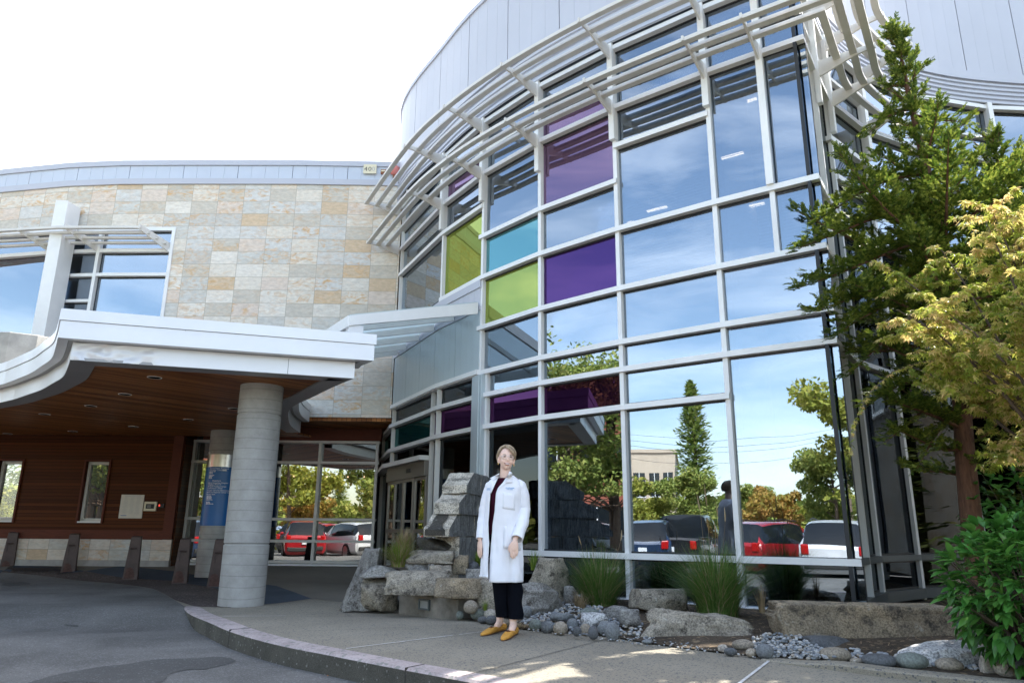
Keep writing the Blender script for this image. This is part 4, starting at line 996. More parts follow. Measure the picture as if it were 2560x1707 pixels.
# kerb
mb = MB(); vs = []; fs = []
for o_, i_ in zip(ko, ki): 
    t = .010
    vs += [(o_.x, o_.y, rh(o_.x, o_.y)-.05), (o_.x, o_.y, gh(0, o_.y)-.012), (o_.x+(i_.x-o_.x)*.1, o_.y+(i_.y-o_.y)*.1, gh(0, o_.y)+.004), (i_.x, i_.y, gh(0, i_.y)+.004), (i_.x, i_.y, -.1)]
mi_ = []
for k_ in range(len(ko)-1):
    a, b = 5*k_, 5*k_+5
    for j in range(4): fs.append((a+j, b+j, b+j+1, a+j+1)); mi_.append(0 if j == 0 or j == 3 else 1)
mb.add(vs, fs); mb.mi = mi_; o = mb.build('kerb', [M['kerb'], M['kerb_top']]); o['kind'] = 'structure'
for s_ in (3.2, 5.75, 8.3):
    acc = 0
    for k_ in range(len(ko)-1):
        d_ = (ko[k_+1]-ko[k_]).length
        if acc+d_ > s_:
            p = ko[k_]; q = ki[k_]; n = (p-q).normalized(); mb = MB(); t = V2(-n.y, n.x)*.005
            mb.prism([p+n*.003-t, p+n*.003+t, q+t, q-t], rh(p.x, p.y)-.02, gh(0, p.y)+.0065); o = mb.build('kerb_joint', M['crack']); o['kind'] = 'structure'; break
        acc += d_
# coloured concrete bands
up = [(0, 1418), (31, 1420), (148, 1424), (305, 1430.5), (436, 1438), (560, 1448), (652, 1459), (690, 1464), (725, 1476), (779, 1496)]
lo = [(700, 1507), (636, 1512), (600, 1500), (536, 1469), (436, 1452), (305, 1443), (152, 1432), (31, 1425.5), (0, 1424)]
UP = [atg(*q) for q in up]; LO = [atg(*q) for q in lo]
far = [V2(-17, UP[0].y+.9)]; far2 = [V2(-17, LO[-1].y+.9)]
sheet('pavement_blue_band', far+[V2(p.x, p.y) for p in UP+LO]+far2, 'bluec', .004)
sheet('pavement_brown_strip', [V2(p.x, p.y) for p in LO[2:]]+far2+strip+[gp(V2(-3.78, 9.15)), gp(V2(-3.3, 9.05))], 'brown', .004)
sheet('pavement_slab', far+[V2(p.x, p.y) for p in UP]+[V2(-2.0, 10.15), V2(-1.2, 10.6), V2(-.8, 11.5), V2(-2.4, 14.6), V2(-2.9, 16), V2(-8, 16.2), V2(-17, 16.5)], 'walk2', .004)
# oil-dark patches on the asphalt
def blob(name, pts, mat, dz, h=rh):
    c = [V2(*p) for p in pts]; c = smooth_poly(c+[c[0]], 5)[:-1]
    c = [p+V2(mnoise.noise(Vector((p.x*3, p.y*3, 0)))*.12, mnoise.noise(Vector((p.x*3, p.y*3, 5)))*.12) for p in c]
    bm = poly_bm(c)
    for v in bm.verts: v.co.z = h(v.co.x, v.co.y)+dz
    bmesh.ops.recalc_face_normals(bm, faces=bm.faces)
    if bm.faces[:][0].normal.z < 0: bmesh.ops.reverse_faces(bm, faces=bm.faces)
    me = bpy.data.meshes.new(name); bm.to_mesh(me); bm.free(); me.materials.append(M[mat]); o = bpy.data.objects.new(name, me); COL.objects.link(o); o['kind'] = 'structure'
P2 = lambda *q: tuple(atz(q[0], q[1], -.15))[:2]
blob('road_stain', [P2(90, 1707), P2(150, 1685), P2(300, 1660), P2(430, 1648), P2(560, 1642), P2(600, 1652), P2(520, 1672), P2(430, 1680), P2(370, 1707)], 'patch', .0035)
q = [atg(a_, b_, rh) for a_, b_ in [(0, 1460), (40, 1455), (78, 1457), (60, 1462), (20, 1466)]]
blob('road_stain', [(p.x, p.y) for p in q], 'patch', .004)
q = [atg(a_, b_, rh) for a_, b_ in [(150, 1565), (165, 1560), (182, 1563), (170, 1568)]]
blob('road_stain', [(p.x, p.y) for p in q], 'patch', .004)
# control joints of the pavement
def line(p, q, wd, mat, dz=.005):
    d = (q-p).normalized(); n = V2(-d.y, d.x)*wd/2; K = 12; mb = MB()
    for i in range(K):
        a = p.lerp(q, i/K); b = p.lerp(q, (i+1)/K); mb.quad((a-n)[:]+(gh(*a)+dz,), (b-n)[:]+(gh(*b)+dz,), (b+n)[:]+(gh(*b)+dz,), (a+n)[:]+(gh(*a)+dz,))
    o = mb.build('pavement_joint', M[mat]); o['kind'] = 'structure'
line(V2(-1.27, 6.03), V2(-.50, 6.83), .016, 'line'); line(V2(-.45, 6.87), V2(-.14, 7.2), .010, 'line')
line(V2(1.93, 5.72), V2(1.42, 4.82), .022, 'line'); line(V2(1.42, 4.82), V2(.9, 3.9), .022, 'line')
line(V2(-2.85, 8.35), V2(-1.2, 8.75), .007, 'crack'); line(V2(-3.15, 8.42), V2(-2.5, 8.58), .014, 'line'); line(V2(-.3, 4.95), V2(.85, 6.7), .008, 'crack'); line(V2(-1.9, 7.0), V2(-.25, 7.65), .006, 'crack')

# planting bed
BE = [V2(*p) for p in [(-2.0, 9.40), (-1.23, 8.86), (-.57, 8.14), (-.13, 7.50), (.28, 7.16), (.81, 6.86), (1.19, 6.38), (1.59, 5.99), (1.94, 5.75), (2.6, 5.33), (3.29, 4.93), (4.4, 4.3), (6.5, 3.65), (9, 3.4)]]
def bh(x_, y_):
    d = min((V2(x_, y_)-p).length for p in BEs); return gh(x_, y_)*ss(1-d/1.2)+.012+.10*ss(d/1.3)+.24*ss(1.35-V2((x_+.85)/.85, (y_-9.55)/.9).length)+.02*mnoise.noise(Vector((x_*2.5, y_*2.5, 0)))*ss(d/.3)
BEs = smooth_poly([gp(p) for p in BE], 6)
bed = BEs+[V2(9, 10.5), V2(7.9, 10.5), V2(6.6, 10.2), V2(5.3, 9.6), V2(4.4, 8.8), V2(3.6, 7.75), V2(2.5, 8.45), V2(1.4, 9.3), V2(.4, 10.2), V2(-.55, 11.2), V2(-1.3, 11.1), V2(-1.9, 10.1)]
bm = poly_bm(bed)
for i in range(40): bmesh.ops.bisect_plane(bm, geom=bm.verts[:]+bm.edges[:]+bm.faces[:], plane_co=(0, 3.8+i*.2, 0), plane_no=(0, 1, 0))
for i in range(52): bmesh.ops.bisect_plane(bm, geom=bm.verts[:]+bm.edges[:]+bm.faces[:], plane_co=(-1.9+i*.2, 0, 0), plane_no=(1, 0, 0))
bmesh.ops.recalc_face_normals(bm, faces=bm.faces)
if bm.faces[:][0].normal.z < 0: bmesh.ops.reverse_faces(bm, faces=bm.faces)
for v in bm.verts: v.co.z = bh(v.co.x, v.co.y)
me = bpy.data.meshes.new('planting_bed'); bm.to_mesh(me); bm.free(); me.materials.append(M['soil']); o = bpy.data.objects.new('planting_bed', me); COL.objects.link(o); o['kind'] = 'structure'
for p in me.polygons: p.use_smooth = True
# low kerb along the right part of the bed
kb = [atz(1930, 1641, .01), atz(2020, 1647, .03), atz(2107, 1653, .04), atz(2242, 1668, .045), atz(2400, 1684, .045), atz(2560, 1699, .045)]
kb = smooth_poly([V2(p.x, p.y) for p in kb]+[V2(4.4, 4.15), V2(6.5, 3.5), V2(9, 3.3)], 6)
a, b = off(kb, .15), off(kb, .0); mb = MB(); vs = []
for i, (p, q) in enumerate(zip(a, b)):
    hh = .010+.036*ss(i/14); vs += [(p.x, p.y, -.02), (p.x, p.y, hh-.012), (p.x*.9+q.x*.1, p.y*.9+q.y*.1, hh), (q.x, q.y, hh), (q.x, q.y, -.02)]
fs = [(5*k_+j, 5*k_+5+j, 5*k_+6+j, 5*k_+1+j) for k_ in range(len(kb)-1) for j in range(4)]
mb.add(vs, fs); o = mb.build('low_kerb', M['walk']); o['kind'] = 'structure'
# ------------------------------------------------------------ rocks
def rock_mat(name, stops, sc1=3., speck=0., rough=.9, dark=(.07, .06, .05), lich=(.42, .42, .38), streak=(1, 1, 1)):
    m, nt, b = new_mat(name); b.inputs['Roughness'].default_value = rough; b.inputs['Specular IOR Level'].default_value = .3; L_ = nt.links.new
    tc = N(nt, 'TexCoord'); oi = N(nt, 'ObjectInfo'); ad = N(nt, 'VectorMath', operation='ADD'); sh = N(nt, 'VectorMath', operation='SCALE'); sh.inputs['Scale'].default_value = 1.
    cx = N(nt, 'CombineXYZ'); mr = N(nt, 'Math', operation='MULTIPLY'); mr.inputs[1].default_value = 37.; L_(oi.outputs['Random'], mr.inputs[0]); L_(mr.outputs[0], cx.inputs[0])
    mp = N(nt, 'Mapping'); mp.inputs['Scale'].default_value = streak
    L_(tc.outputs['Object'], ad.inputs[0]); L_(cx.outputs[0], ad.inputs[1]); L_(ad.outputs[0], mp.inputs['Vector']); V_ = mp.outputs[0]
    n = N(nt, 'TexNoise', Scale=sc1, Detail=9., Roughness=.65, Distortion=.6); L_(V_, n.inputs['Vector'])
    r_ = ramp(nt, stops); L_(n.outputs['Fac'], r_.inputs['Fac'])
    n2 = N(nt, 'TexNoise', Scale=sc1*3.1, Detail=9., Roughness=.75); L_(V_, n2.inputs['Vector'])
    d_ = ramp(nt, [(.36, (1,)*3), (.5, (0,)*3)]); L_(n2.outputs['Fac'], d_.inputs['Fac'])
    mx = N(nt, 'MixRGB'); L_(d_.outputs['Color'], mx.inputs['Fac']); L_(r_.outputs['Color'], mx.inputs['Color1']); mx.inputs['Color2'].default_value = (*dark, 1)
    l_ = ramp(nt, [(.60, (0,)*3), (.68, (.75,)*3)]); L_(n2.outputs['Fac'], l_.inputs['Fac'])
    m2 = N(nt, 'MixRGB'); L_(l_.outputs['Color'], m2.inputs['Fac']); L_(mx.outputs[0], m2.inputs['Color1']); m2.inputs['Color2'].default_value = (*lich, 1)
    n3 = N(nt, 'TexNoise', Scale=75., Detail=3.); L_(V_, n3.inputs['Vector']); s3 = ramp(nt, [(.36, (.62-speck,)*3), (.6, (1.22+speck,)*3)]); L_(n3.outputs['Fac'], s3.inputs['Fac'])
    mu = N(nt, 'MixRGB', blend_type='MULTIPLY', Fac=1.); L_(m2.outputs[0], mu.inputs['Color1']); L_(s3.outputs['Color'], mu.inputs['Color2']); L_(mu.outputs[0], b.inputs['Base Color'])
    bp = N(nt, 'Bump', Strength=.9, Distance=.02); L_(n2.outputs['Fac'], bp.inputs['Height'])
    bp2 = N(nt, 'Bump', Strength=.4, Distance=.004); L_(n3.outputs['Fac'], bp2.inputs['Height']); L_(bp.outputs['Normal'], bp2.inputs['Normal']); L_(bp2.outputs['Normal'], b.inputs['Normal'])
    return m
M['granite'] = rock_mat('granite', [(.3, (.19, .165, .13)), (.5, (.31, .275, .22)), (.7, (.42, .375, .30))])
M['granite_b'] = rock_mat('brown_granite', [(.3, (.17, .14, .10)), (.5, (.27, .22, .155)), (.68, (.36, .28, .18))], 2.4)
M['granite_g'] = rock_mat('grey_granite', [(.3, (.15, .145, .135)), (.5, (.26, .25, .235)), (.7, (.36, .35, .325))])
M['granite_w'] = rock_mat('speckled_white_granite', [(.3, (.36, .36, .36)), (.6, (.48, .48, .48)), (.75, (.54, .53, .52))], 3., .12, .85, (.22, .22, .23), (.56, .56, .56))
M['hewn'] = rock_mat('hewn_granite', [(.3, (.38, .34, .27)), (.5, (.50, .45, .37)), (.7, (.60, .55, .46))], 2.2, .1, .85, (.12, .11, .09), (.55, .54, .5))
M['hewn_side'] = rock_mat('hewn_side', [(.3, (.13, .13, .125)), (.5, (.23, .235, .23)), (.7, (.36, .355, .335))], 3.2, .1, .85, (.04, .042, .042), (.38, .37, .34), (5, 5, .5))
M['wet'] = rock_mat('wet_rock', [(.3, (.018, .017, .014)), (.6, (.05, .045, .035)), (.75, (.08, .07, .05))], 3., 0, .28)
M['riv_g'] = rock_mat('river_stone_grey', [(.3, (.13, .14, .15)), (.6, (.20, .21, .215)), (.75, (.26, .265, .265))], 1.6, -.1, .7, (.12, .125, .13), (.26, .27, .27))
M['riv_d'] = rock_mat('river_stone_dark', [(.3, (.075, .08, .085)), (.6, (.12, .125, .13)), (.75, (.17, .17, .17))], 1.6, -.1, .7, (.07, .07, .075), (.18, .18, .18))
M['riv_t'] = rock_mat('river_stone_tan', [(.3, (.22, .19, .145)), (.6, (.34, .29, .23)), (.75, (.42, .37, .30))], 1.6, -.05, .75, (.17, .14, .10), (.46, .42, .36))
M['riv_v'] = rock_mat('river_stone_green', [(.3, (.15, .17, .15)), (.6, (.22, .245, .22)), (.75, (.28, .30, .27))], 1.6, -.1, .7, (.13, .14, .13), (.3, .32, .3))
M['riv_w'] = rock_mat('river_stone_white', [(.3, (.40, .36, .30)), (.6, (.55, .50, .43)), (.75, (.6, .56, .5))], 1.6, -.05, .7, (.28, .24, .2), (.62, .6, .55))

def ico(sub):
    bm = bmesh.new(); bmesh.ops.create_icosphere(bm, subdivisions=sub, radius=1.); vs = [v.co.copy() for v in bm.verts]; fs = [tuple(v.index for v in f.verts) for f in bm.faces]; bm.free(); return vs, fs
ICO = {s: ico(s) for s in (1, 2, 3, 4, 5)}
def rock(x0, y0, x1, y1, mat, label, Y=None, dep=.9, e=.62, seed=None, cuts=5, namp=.07, sub=4, shear=0., name='boulder', cat='boulder', ext=.12, group=None, rot=0., taper=0., dz=0., slope=0., belly=0.):
    rr = random.Random(seed if seed is not None else int(x0*7+y0))
    if Y is None: Y = atg((x0+x1)/2, y1-2, lambda a, b: max(.01, bh(a, b)) if b < 9.4 and a > -2 else 0).y
    w_ = (aty(x1, y1, Y).x-aty(x0, y1, Y).x); hd = w_*dep/2
    Yc = Y+hd*.8; c = aty((x0+x1)/2, (y0+y1)/2, Yc)
    w_ = aty(x1, (y0+y1)/2, Yc).x-aty(x0, (y0+y1)/2, Yc).x
    zt = aty((x0+x1)/2, y0, Yc+hd*.2).z; zb = aty((x0+x1)/2, y1, Y+hd*.1).z; zb -= ext*(zt-zb)
    h_ = zt-zb; vs, fs = ICO[sub]; pl = []
    for i in range(cuts):
        n = Vector((rr.uniform(-1, 1), rr.uniform(-1, 1), rr.uniform(-.5, 1))).normalized(); pl.append((n, rr.uniform(.62, .86)))
    out = []; off_ = Vector((rr.uniform(0, 50), rr.uniform(0, 50), rr.uniform(0, 50)))
    for v in vs:
        p = Vector([math.copysign(abs(a)**e, a) for a in v]); s = max(abs(p.x), abs(p.y), abs(p.z)); L_ = p.length; p = p/ max(L_*.62, s) if e < .75 else p
        for n, d in pl:
            t = p.dot(n)-d*(1.15 if e < .75 else 1.)
            if t > 0: p = p-n*t*.92
        q = p*1.3+off_; f = 1+namp*(mnoise.noise(q)*1.3+mnoise.noise(q*2.3)*.7+mnoise.noise(q*5.1)*.3)
        p = p*f; out.append(p)
    mxs = [max(abs(p[k_]) for p in out) for k_ in range(3)]
    mnz = min(p.z for p in out); mxz = max(p.z for p in out); mnx = min(p.x for p in out); mxx = max(p.x for p in out)
    Q = Matrix.Rotation(rot, 3, 'Z'); fin = []
    for p in out:
        zn = (p.z-mnz)/(mxz-mnz); x_ = ((p.x-mnx)/(mxx-mnx)-.5)*w_*(1-taper*zn); y_ = p.y/mxs[1]*hd
        xn = x_/w_; zz = zn*(1-slope*max(0, xn+.5)**1.3)*h_+belly*h_*max(0, xn)*2*(1-zn); v = Vector((x_+shear*(zn-.5)*w_, y_, zz)); fin.append(v)
    mb = MB(); mb.add(fin, fs); o = mb.build(name, M[mat], smooth=True); o.location = (c.x, Yc, zb+dz); o.rotation_euler = (0, 0, rot)
    tag(o, label, cat, group); return o
GB = 'boulders edging the planting bed'
B = lambda *a, **k_: rock(*a, group=GB, **k_)
B(866, 1368, 965, 1516, 'granite_g', 'tall leaning grey slab at the left end of the fountain wall', Y=9.15, shear=.35, e=.5, taper=.45, sub=5, dep=.8)
B(901, 1442, 993, 1521, 'granite', 'squarish mottled boulder standing beside the leaning slab', Y=8.95, e=.5, dep=.8)
B(905, 1411, 996, 1444, 'granite_g', 'thin flat stone lying on top of the squarish mottled boulder', Y=8.95, e=.55, ext=.02, dep=.9)
B(960, 1424, 1126, 1489, 'granite', 'large blocky boulder resting on the concrete wall with the light', Y=8.45, e=.5, ext=.02, dep=.55, cuts=6, sub=5, namp=.10)
B(1086, 1443, 1208, 1495, 'granite_b', 'ochre brown boulder resting on the right end of the concrete wall', Y=8.05, e=.5, ext=.02, dep=.6)
B(1016, 1374, 1138, 1408, 'granite', 'flat slab bridging the fountain pool above dry grass', Y=8.95, e=.45, ext=.05, dep=.7, cuts=6)
B(1012, 1405, 1071, 1426, 'granite_g', 'small pale flat stone beneath the fountain slab', Y=8.95, dep=.8, ext=.4)
B(1070, 1411, 1130, 1450, 'granite', 'two humped stone at the edge of the fountain pool', Y=8.7, dep=.5)
B(1132, 1386, 1172, 1432, 'granite_b', 'upright rounded stone with rust patch below the fountain blocks', Y=9.0, dep=.8, e=.7)
B(1168, 1402, 1198, 1424, 'riv_d', 'small round blue grey stone behind the woman beside fountain', Y=9.0, e=.9)
B(1164, 1420, 1224, 1458, 'granite_g', 'dark stone between ochre boulder and the woman coat', Y=8.6, dep=.7)
B(1040, 1342, 1130, 1380, 'wet', 'wet black rock under the lowest fountain block', Y=9.25, dep=.8)
B(1192, 1446, 1262, 1524, 'granite', 'upright grey boulder directly behind the woman legs at left', Y=8.15, dep=.7, e=.55)
B(1236, 1452, 1420, 1534, 'granite_g', 'massive grey boulder low behind the woman at right', Y=7.95, dep=.55, e=.6, sub=5, cuts=9, namp=.13)
B(1306, 1391, 1442, 1505, 'granite', 'tall rounded boulder under the window sill behind the massive one', Y=8.75, dep=.55, e=.62, sub=5, taper=.35)
B(1410, 1462, 1446, 1534, 'granite_g', 'narrow dark stone wedged right of the massive boulder', Y=8.3, dep=.8)
B(1500, 1512, 1600, 1556, 'granite_g', 'dark low boulder left of the long pale flat boulder', Y=7.5, dep=.6)
B(1448, 1517, 1505, 1542, 'riv_v', 'flat greenish stone in front of the left grass clump', Y=7.7, e=.8)
B(1576, 1470, 1724, 1530, 'granite', 'grey boulder partly behind the middle grass clump', Y=7.75, dep=.55, e=.5)
B(1593, 1517, 1910, 1619, 'granite', 'long pale flat topped boulder at the bed edge by the pavement', Y=6.55, dep=.36, e=.5, sub=5, cuts=7, taper=.10, rot=-.35, slope=.26, belly=.20, namp=.11)
B(1920, 1502, 2414, 1632, 'granite_b', 'huge long brown boulder lying under the glass corner', Y=6.25, dep=.26, e=.38, sub=5, cuts=2, seed=5, rot=-.12, namp=.09, belly=.06)
B(2002, 1587, 2142, 1648, 'riv_d', 'smooth dark rock sloping below the huge brown boulder', Y=6.0, dep=.7, e=.85, shear=-.2)
B(2250, 1602, 2466, 1668, 'granite_w', 'speckled white granite boulder right of the pale round stone', Y=5.35, dep=.5, e=.6, sub=5)
B(2452, 1602, 2534, 1645, 'granite_g', 'flat grey rock beneath the leafy bush', Y=5.3, dep=.7)
B(2520, 1611, 2575, 1638, 'riv_d', 'dark blue stone under the leafy bush at right edge', Y=5.2, dep=.7, e=.8)
B(2520, 1638, 2580, 1668, 'riv_d', 'dark low stone behind the white marble pebble', Y=4.95, dep=.7, e=.7)
B(1452, 1530, 1524, 1568, 'granite_w', 'pale pink granite stone among the pebbles right of the woman', Y=7.0, dep=.8, e=.7)
B(1374, 1530, 1438, 1550, 'riv_g', 'flat grey stone among the pebbles in front of massive boulder', Y=7.3, dep=.6, e=.85)
B(2440, 1570, 2500, 1606, 'granite', 'grey stone half hidden by the bush leaves', Y=6.0, dep=.7)
GP = 'river stones lining the edge of the pavement'
def Pb(x0, y0, x1, y1, mat, label, **k_): return rock(x0, y0, x1, y1, mat, label, e=k_.pop('e', .95), cuts=k_.pop('cuts', 0), namp=k_.pop('namp', .05), sub=3, name='river_stone', cat='stone', ext=.10, dep=k_.pop('dep', .85), group=GP, **k_)
Pb(1159, 1499, 1195, 1532, 'riv_t', 'round ochre river stone left of the woman feet', Y=7.95)
Pb(1140, 1526, 1160, 1546, 'riv_v', 'small green stone against the concrete wall corner')
Pb(1176, 1520, 1211, 1548, 'riv_v', 'blue green oval stone beside the ochre round stone')
Pb(1208, 1521, 1244, 1548, 'riv_w', 'pale veined stone just left of the black trouser leg')
Pb(1194, 1539, 1219, 1557, 'riv_d', 'small brown grey stone below the blue green oval')
Pb(1214, 1537, 1244, 1561, 'riv_d', 'dark grey oval stone next to the left trouser hem')
Pb(1303, 1513, 1330, 1541, 'riv_g', 'blue grey upright stone right of the black trouser leg', Y=7.6)
Pb(1322, 1546, 1355, 1575, 'riv_v', 'first round greenish stone right of the woman shoes')
Pb(1352, 1550, 1386, 1581, 'riv_g', 'grey round stone second right of the woman shoes')
Pb(1382, 1552, 1419, 1585, 'riv_t', 'brown grey round stone third right of the woman shoes')
Pb(1416, 1544, 1448, 1578, 'riv_g', 'oval grey stone tilted behind the purple brown stone')
Pb(1432, 1564, 1454, 1589, 'riv_d', 'small purple brown stone at pavement edge')
Pb(1450, 1557, 1477, 1587, 'riv_t', 'tan oval stone right of the purple brown stone')
Pb(1470, 1563, 1496, 1596, 'riv_d', 'upright brown egg shaped stone at pavement edge')
Pb(1493, 1550, 1533, 1588, 'riv_g', 'large tilted grey stone behind the tall lilac stone')
Pb(1510, 1552, 1549, 1600, 'riv_g', 'tall lilac grey stone at the end of the stone row')
Pb(1830, 1596, 1884, 1626, 'riv_t', 'tan oval stone in front of the long pale boulder')
Pb(1794, 1609, 1819, 1630, 'riv_w', 'small white stone below the long pale boulder')
Pb(1810, 1617, 1842, 1638, 'riv_d', 'small dark grey stone next to the small white stone')
Pb(1864, 1619, 1892, 1642, 'riv_t', 'small pinkish tan stone left of the kerb start')
Pb(1889, 1607, 1934, 1646, 'riv_g', 'purple grey round stone at the kerb start')
Pb(2052, 1616, 2126, 1655, 'riv_t', 'large cream oval stone lying on the pebbles by the kerb', e=.9)
Pb(2125, 1643, 2160, 1660, 'riv_t', 'small flat pinkish stone between cream and dark ovals')
Pb(2156, 1632, 2241, 1669, 'riv_d', 'wide dark grey oval stone on the low kerb')
Pb(2239, 1628, 2318, 1674, 'riv_v', 'big pale green round stone on the low kerb')
Pb(2341, 1642, 2405, 1678, 'riv_t', 'greyish tan oval stone in front of speckled white granite')
Pb(2449, 1638, 2488, 1684, 'riv_w', 'pinkish triangular stone on the bed edge', e=.7, cuts=3)
Pb(2488, 1648, 2549, 1695, 'riv_w', 'white marbled oval stone nearest the right corner', shear=-.2)
Pb(1548, 1520, 1599, 1561, 'granite_g', 'rough grey stone left of the long pale boulder', e=.7, cuts=3, Y=7.05)
Pb(1605, 1597, 1632, 1609, 'riv_g', 'tiny flat grey stone below the long pale boulder left end')
Pb(1244, 1545, 1275, 1563, 'riv_t', 'tan stone hidden between the woman legs')
# gravel and litter
def inpoly(p, poly):
    c = False; j = len(poly)-1
    for i in range(len(poly)):
        a, b = poly[i], poly[j]
        if (a.y > p.y) != (b.y > p.y) and p.x < (b.x-a.x)*(p.y-a.y)/(b.y-a.y)+a.x: c = not c
        j = i
    return c
peb_mats = [plain('pebble_a', (.30, .31, .32), .8, 0, .15, 9.), plain('pebble_b', (.19, .205, .22), .8, 0, .15, 9.), plain('pebble_c', (.34, .30, .25), .8, 0, .15, 9.), plain('pebble_d', (.44, .43, .41), .8, 0, .1, 9.)]
def gravel(name, S_, n, r0, r1, zoff=0.):
    poly = [atg(x_, y_, lambda a, b: bh(a, b)) for x_, y_ in S_]; poly = [V2(p.x, p.y) for p in poly]
    x0, x1 = min(p.x for p in poly), max(p.x for p in poly); y0, y1 = min(p.y for p in poly), max(p.y for p in poly)
    mb = MB(); vs, fs = ICO[2]; k_ = 0
    while k_ < n:
        p = V2(rnd.uniform(x0, x1), rnd.uniform(y0, y1))
        if not inpoly(p, poly): continue
        k_ += 1; r_ = rnd.uniform(r0, r1); Q = Matrix.Rotation(rnd.uniform(0, 6), 3, 'Z') @ Matrix.Rotation(rnd.uniform(-.4, .4), 3, 'X'); s = (rnd.uniform(.9, 1.35)*r_, rnd.uniform(.75, 1.)*r_, rnd.uniform(.55, .8)*r_)
        z = bh(p.x, p.y)+r_*.35+rnd.uniform(0, zoff)
        mb.add([Q @ Vector((v.x*s[0], v.y*s[1], v.z*s[2]))+Vector((p.x, p.y, z)) for v in vs], fs, rnd.choice((0, 0, 1, 1, 2, 3)))
    o = mb.build(name, peb_mats, smooth=True, fix=False); tag(o, kind='stuff'); return o
gravel('gravel', [(1300, 1560), (1330, 1520), (1400, 1512), (1500, 1520), (1560, 1545), (1610, 1560), (1600, 1592), (1540, 1592), (1430, 1580)], 800, .010, .022, .03)
gravel('gravel', [(1880, 1600), (1925, 1590), (2010, 1598), (2060, 1630), (2100, 1655), (1935, 1643), (1890, 1636)], 620, .008, .018, .03)
gravel('gravel', [(2060, 1630), (2130, 1625), (2240, 1640), (2340, 1655), (2450, 1665), (2500, 1680), (2300, 1668), (2130, 1655)], 200, .010, .024, .01)
gravel('gravel', [(1100, 1520), (1260, 1545), (1300, 1560), (1330, 1578), (1500, 1598), (1900, 1645), (1700, 1600), (1320, 1545)], 260, .005, .012)
def litter(name, n, col, S_, ln):
    poly = [atg(x_, y_, lambda a, b: bh(a, b)) for x_, y_ in S_]; poly = [V2(p.x, p.y) for p in poly]
    x0, x1 = min(p.x for p in poly), max(p.x for p in poly); y0, y1 = min(p.y for p in poly), max(p.y for p in poly); mb = MB(); k_ = 0
    while k_ < n:
        p = V2(rnd.uniform(x0, x1), rnd.uniform(y0, y1))
        if not inpoly(p, poly): continue
        k_ += 1; a = rnd.uniform(0, 6.3); l_ = rnd.uniform(.4, 1)*ln; d = Vector((math.cos(a), math.sin(a), rnd.uniform(-.1, .35)))*l_; s_ = Vector((-math.sin(a), math.cos(a), .1))*.002*rnd.uniform(.6, 2)
        q = Vector((p.x, p.y, bh(p.x, p.y)+.006)); mb.quad(q-s_, q+d-s_, q+d+s_, q+s_)
    tag(mb.build(name, plain(name, col, .9, 0, .3, 20.), fix=False), kind='stuff')
litter('dry_litter', 1600, (.22, .15, .09), [(1000, 1530), (1150, 1535), (1320, 1548), (1600, 1590), (1920, 1640), (2300, 1670), (2560, 1695), (2560, 1560), (1900, 1520), (1300, 1500)], .07)
litter('fallen_leaves', 260, (.14, .03, .025), [(2260, 1660), (2350, 1655), (2560, 1680), (2560, 1640), (2400, 1640)], .05)

# hewn stone fountain
fo = thing('stone_fountain', 'stepped fountain of hewn granite blocks with water running down dark streaks', 'fountain', (-.8, 9.3, 0))
fd = V2(.25, .97).normalized(); fw_ = V2(-.97, .25).normalized()
lay = [((1166.5, 1231.7), 9.45, .10, None), ((1147, 1283.3), 9.22, .13, None), ((1123, 1340.7), 8.98, .09, None)]
zc = [aty(q[0], q[1], y_).z for q, y_, _, _ in lay]; ztop = aty(1190, 1183.5, 9.85).z
tops = [ztop, zc[0]-.006, zc[1]-.006]
def block(C, s0, s1, w0, w1, zb, zt, lip, nose, mat2, name, sd):
    """hewn block: profile in (s, z), width along fw_; top slopes down to a lip at its nose"""
    prof = [(s0, zb), (s0, zb+lip), (s0+nose, zt), (s1, zt), (s1, zb)] if nose else [(s0, zb), (s0, zt), (s1, zt), (s1, zb)]
    bm = bmesh.new(); A = []; Bv = []
    for s, z in prof: p = C+fd*s+fw_*w0; A.append(bm.verts.new((p.x, p.y, z)))
    for s, z in prof: p = C+fd*s+fw_*w1; Bv.append(bm.verts.new((p.x, p.y, z)))
    n = len(prof); fa = bm.faces.new(A); fb = bm.faces.new(Bv[::-1]); oth = []
    for i in range(n): oth.append(bm.faces.new((A[i], Bv[i], Bv[(i+1) % n], A[(i+1) % n])))
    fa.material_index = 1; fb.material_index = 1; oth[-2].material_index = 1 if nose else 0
    bmesh.ops.recalc_face_normals(bm, faces=bm.faces)
    bmesh.ops.triangulate(bm, faces=[fa, fb]); 
    for _ in range(4): bmesh.ops.subdivide_edges(bm, edges=[e for e in bm.edges if e.calc_length() > .05], cuts=1, use_grid_fill=True)
    bm.normal_update(); 
    for v in bm.verts:
        q = v.co*7+Vector((sd, 0, 0)); v.co += v.normal*(mnoise.noise(q)*.016+mnoise.noise(q*3)*.007)
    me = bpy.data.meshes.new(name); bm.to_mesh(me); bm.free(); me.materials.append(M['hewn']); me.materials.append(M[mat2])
    o = bpy.data.objects.new(name, me); COL.objects.link(o); localise(o, fo); return o
for k_, ((q, y_, lip, _), zb, zt) in enumerate(zip(lay, zc, tops)):
    C = aty(q[0], q[1], y_); C = V2(C.x, C.y); full = 1.2-.0*k_
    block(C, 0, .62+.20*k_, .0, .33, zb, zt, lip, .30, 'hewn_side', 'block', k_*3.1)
    block(C, .63+.20*k_, 1.05+.2*k_, .0, .33, zb, zt, 0, 0, 'hewn_side', 'block', k_*5.3+9)
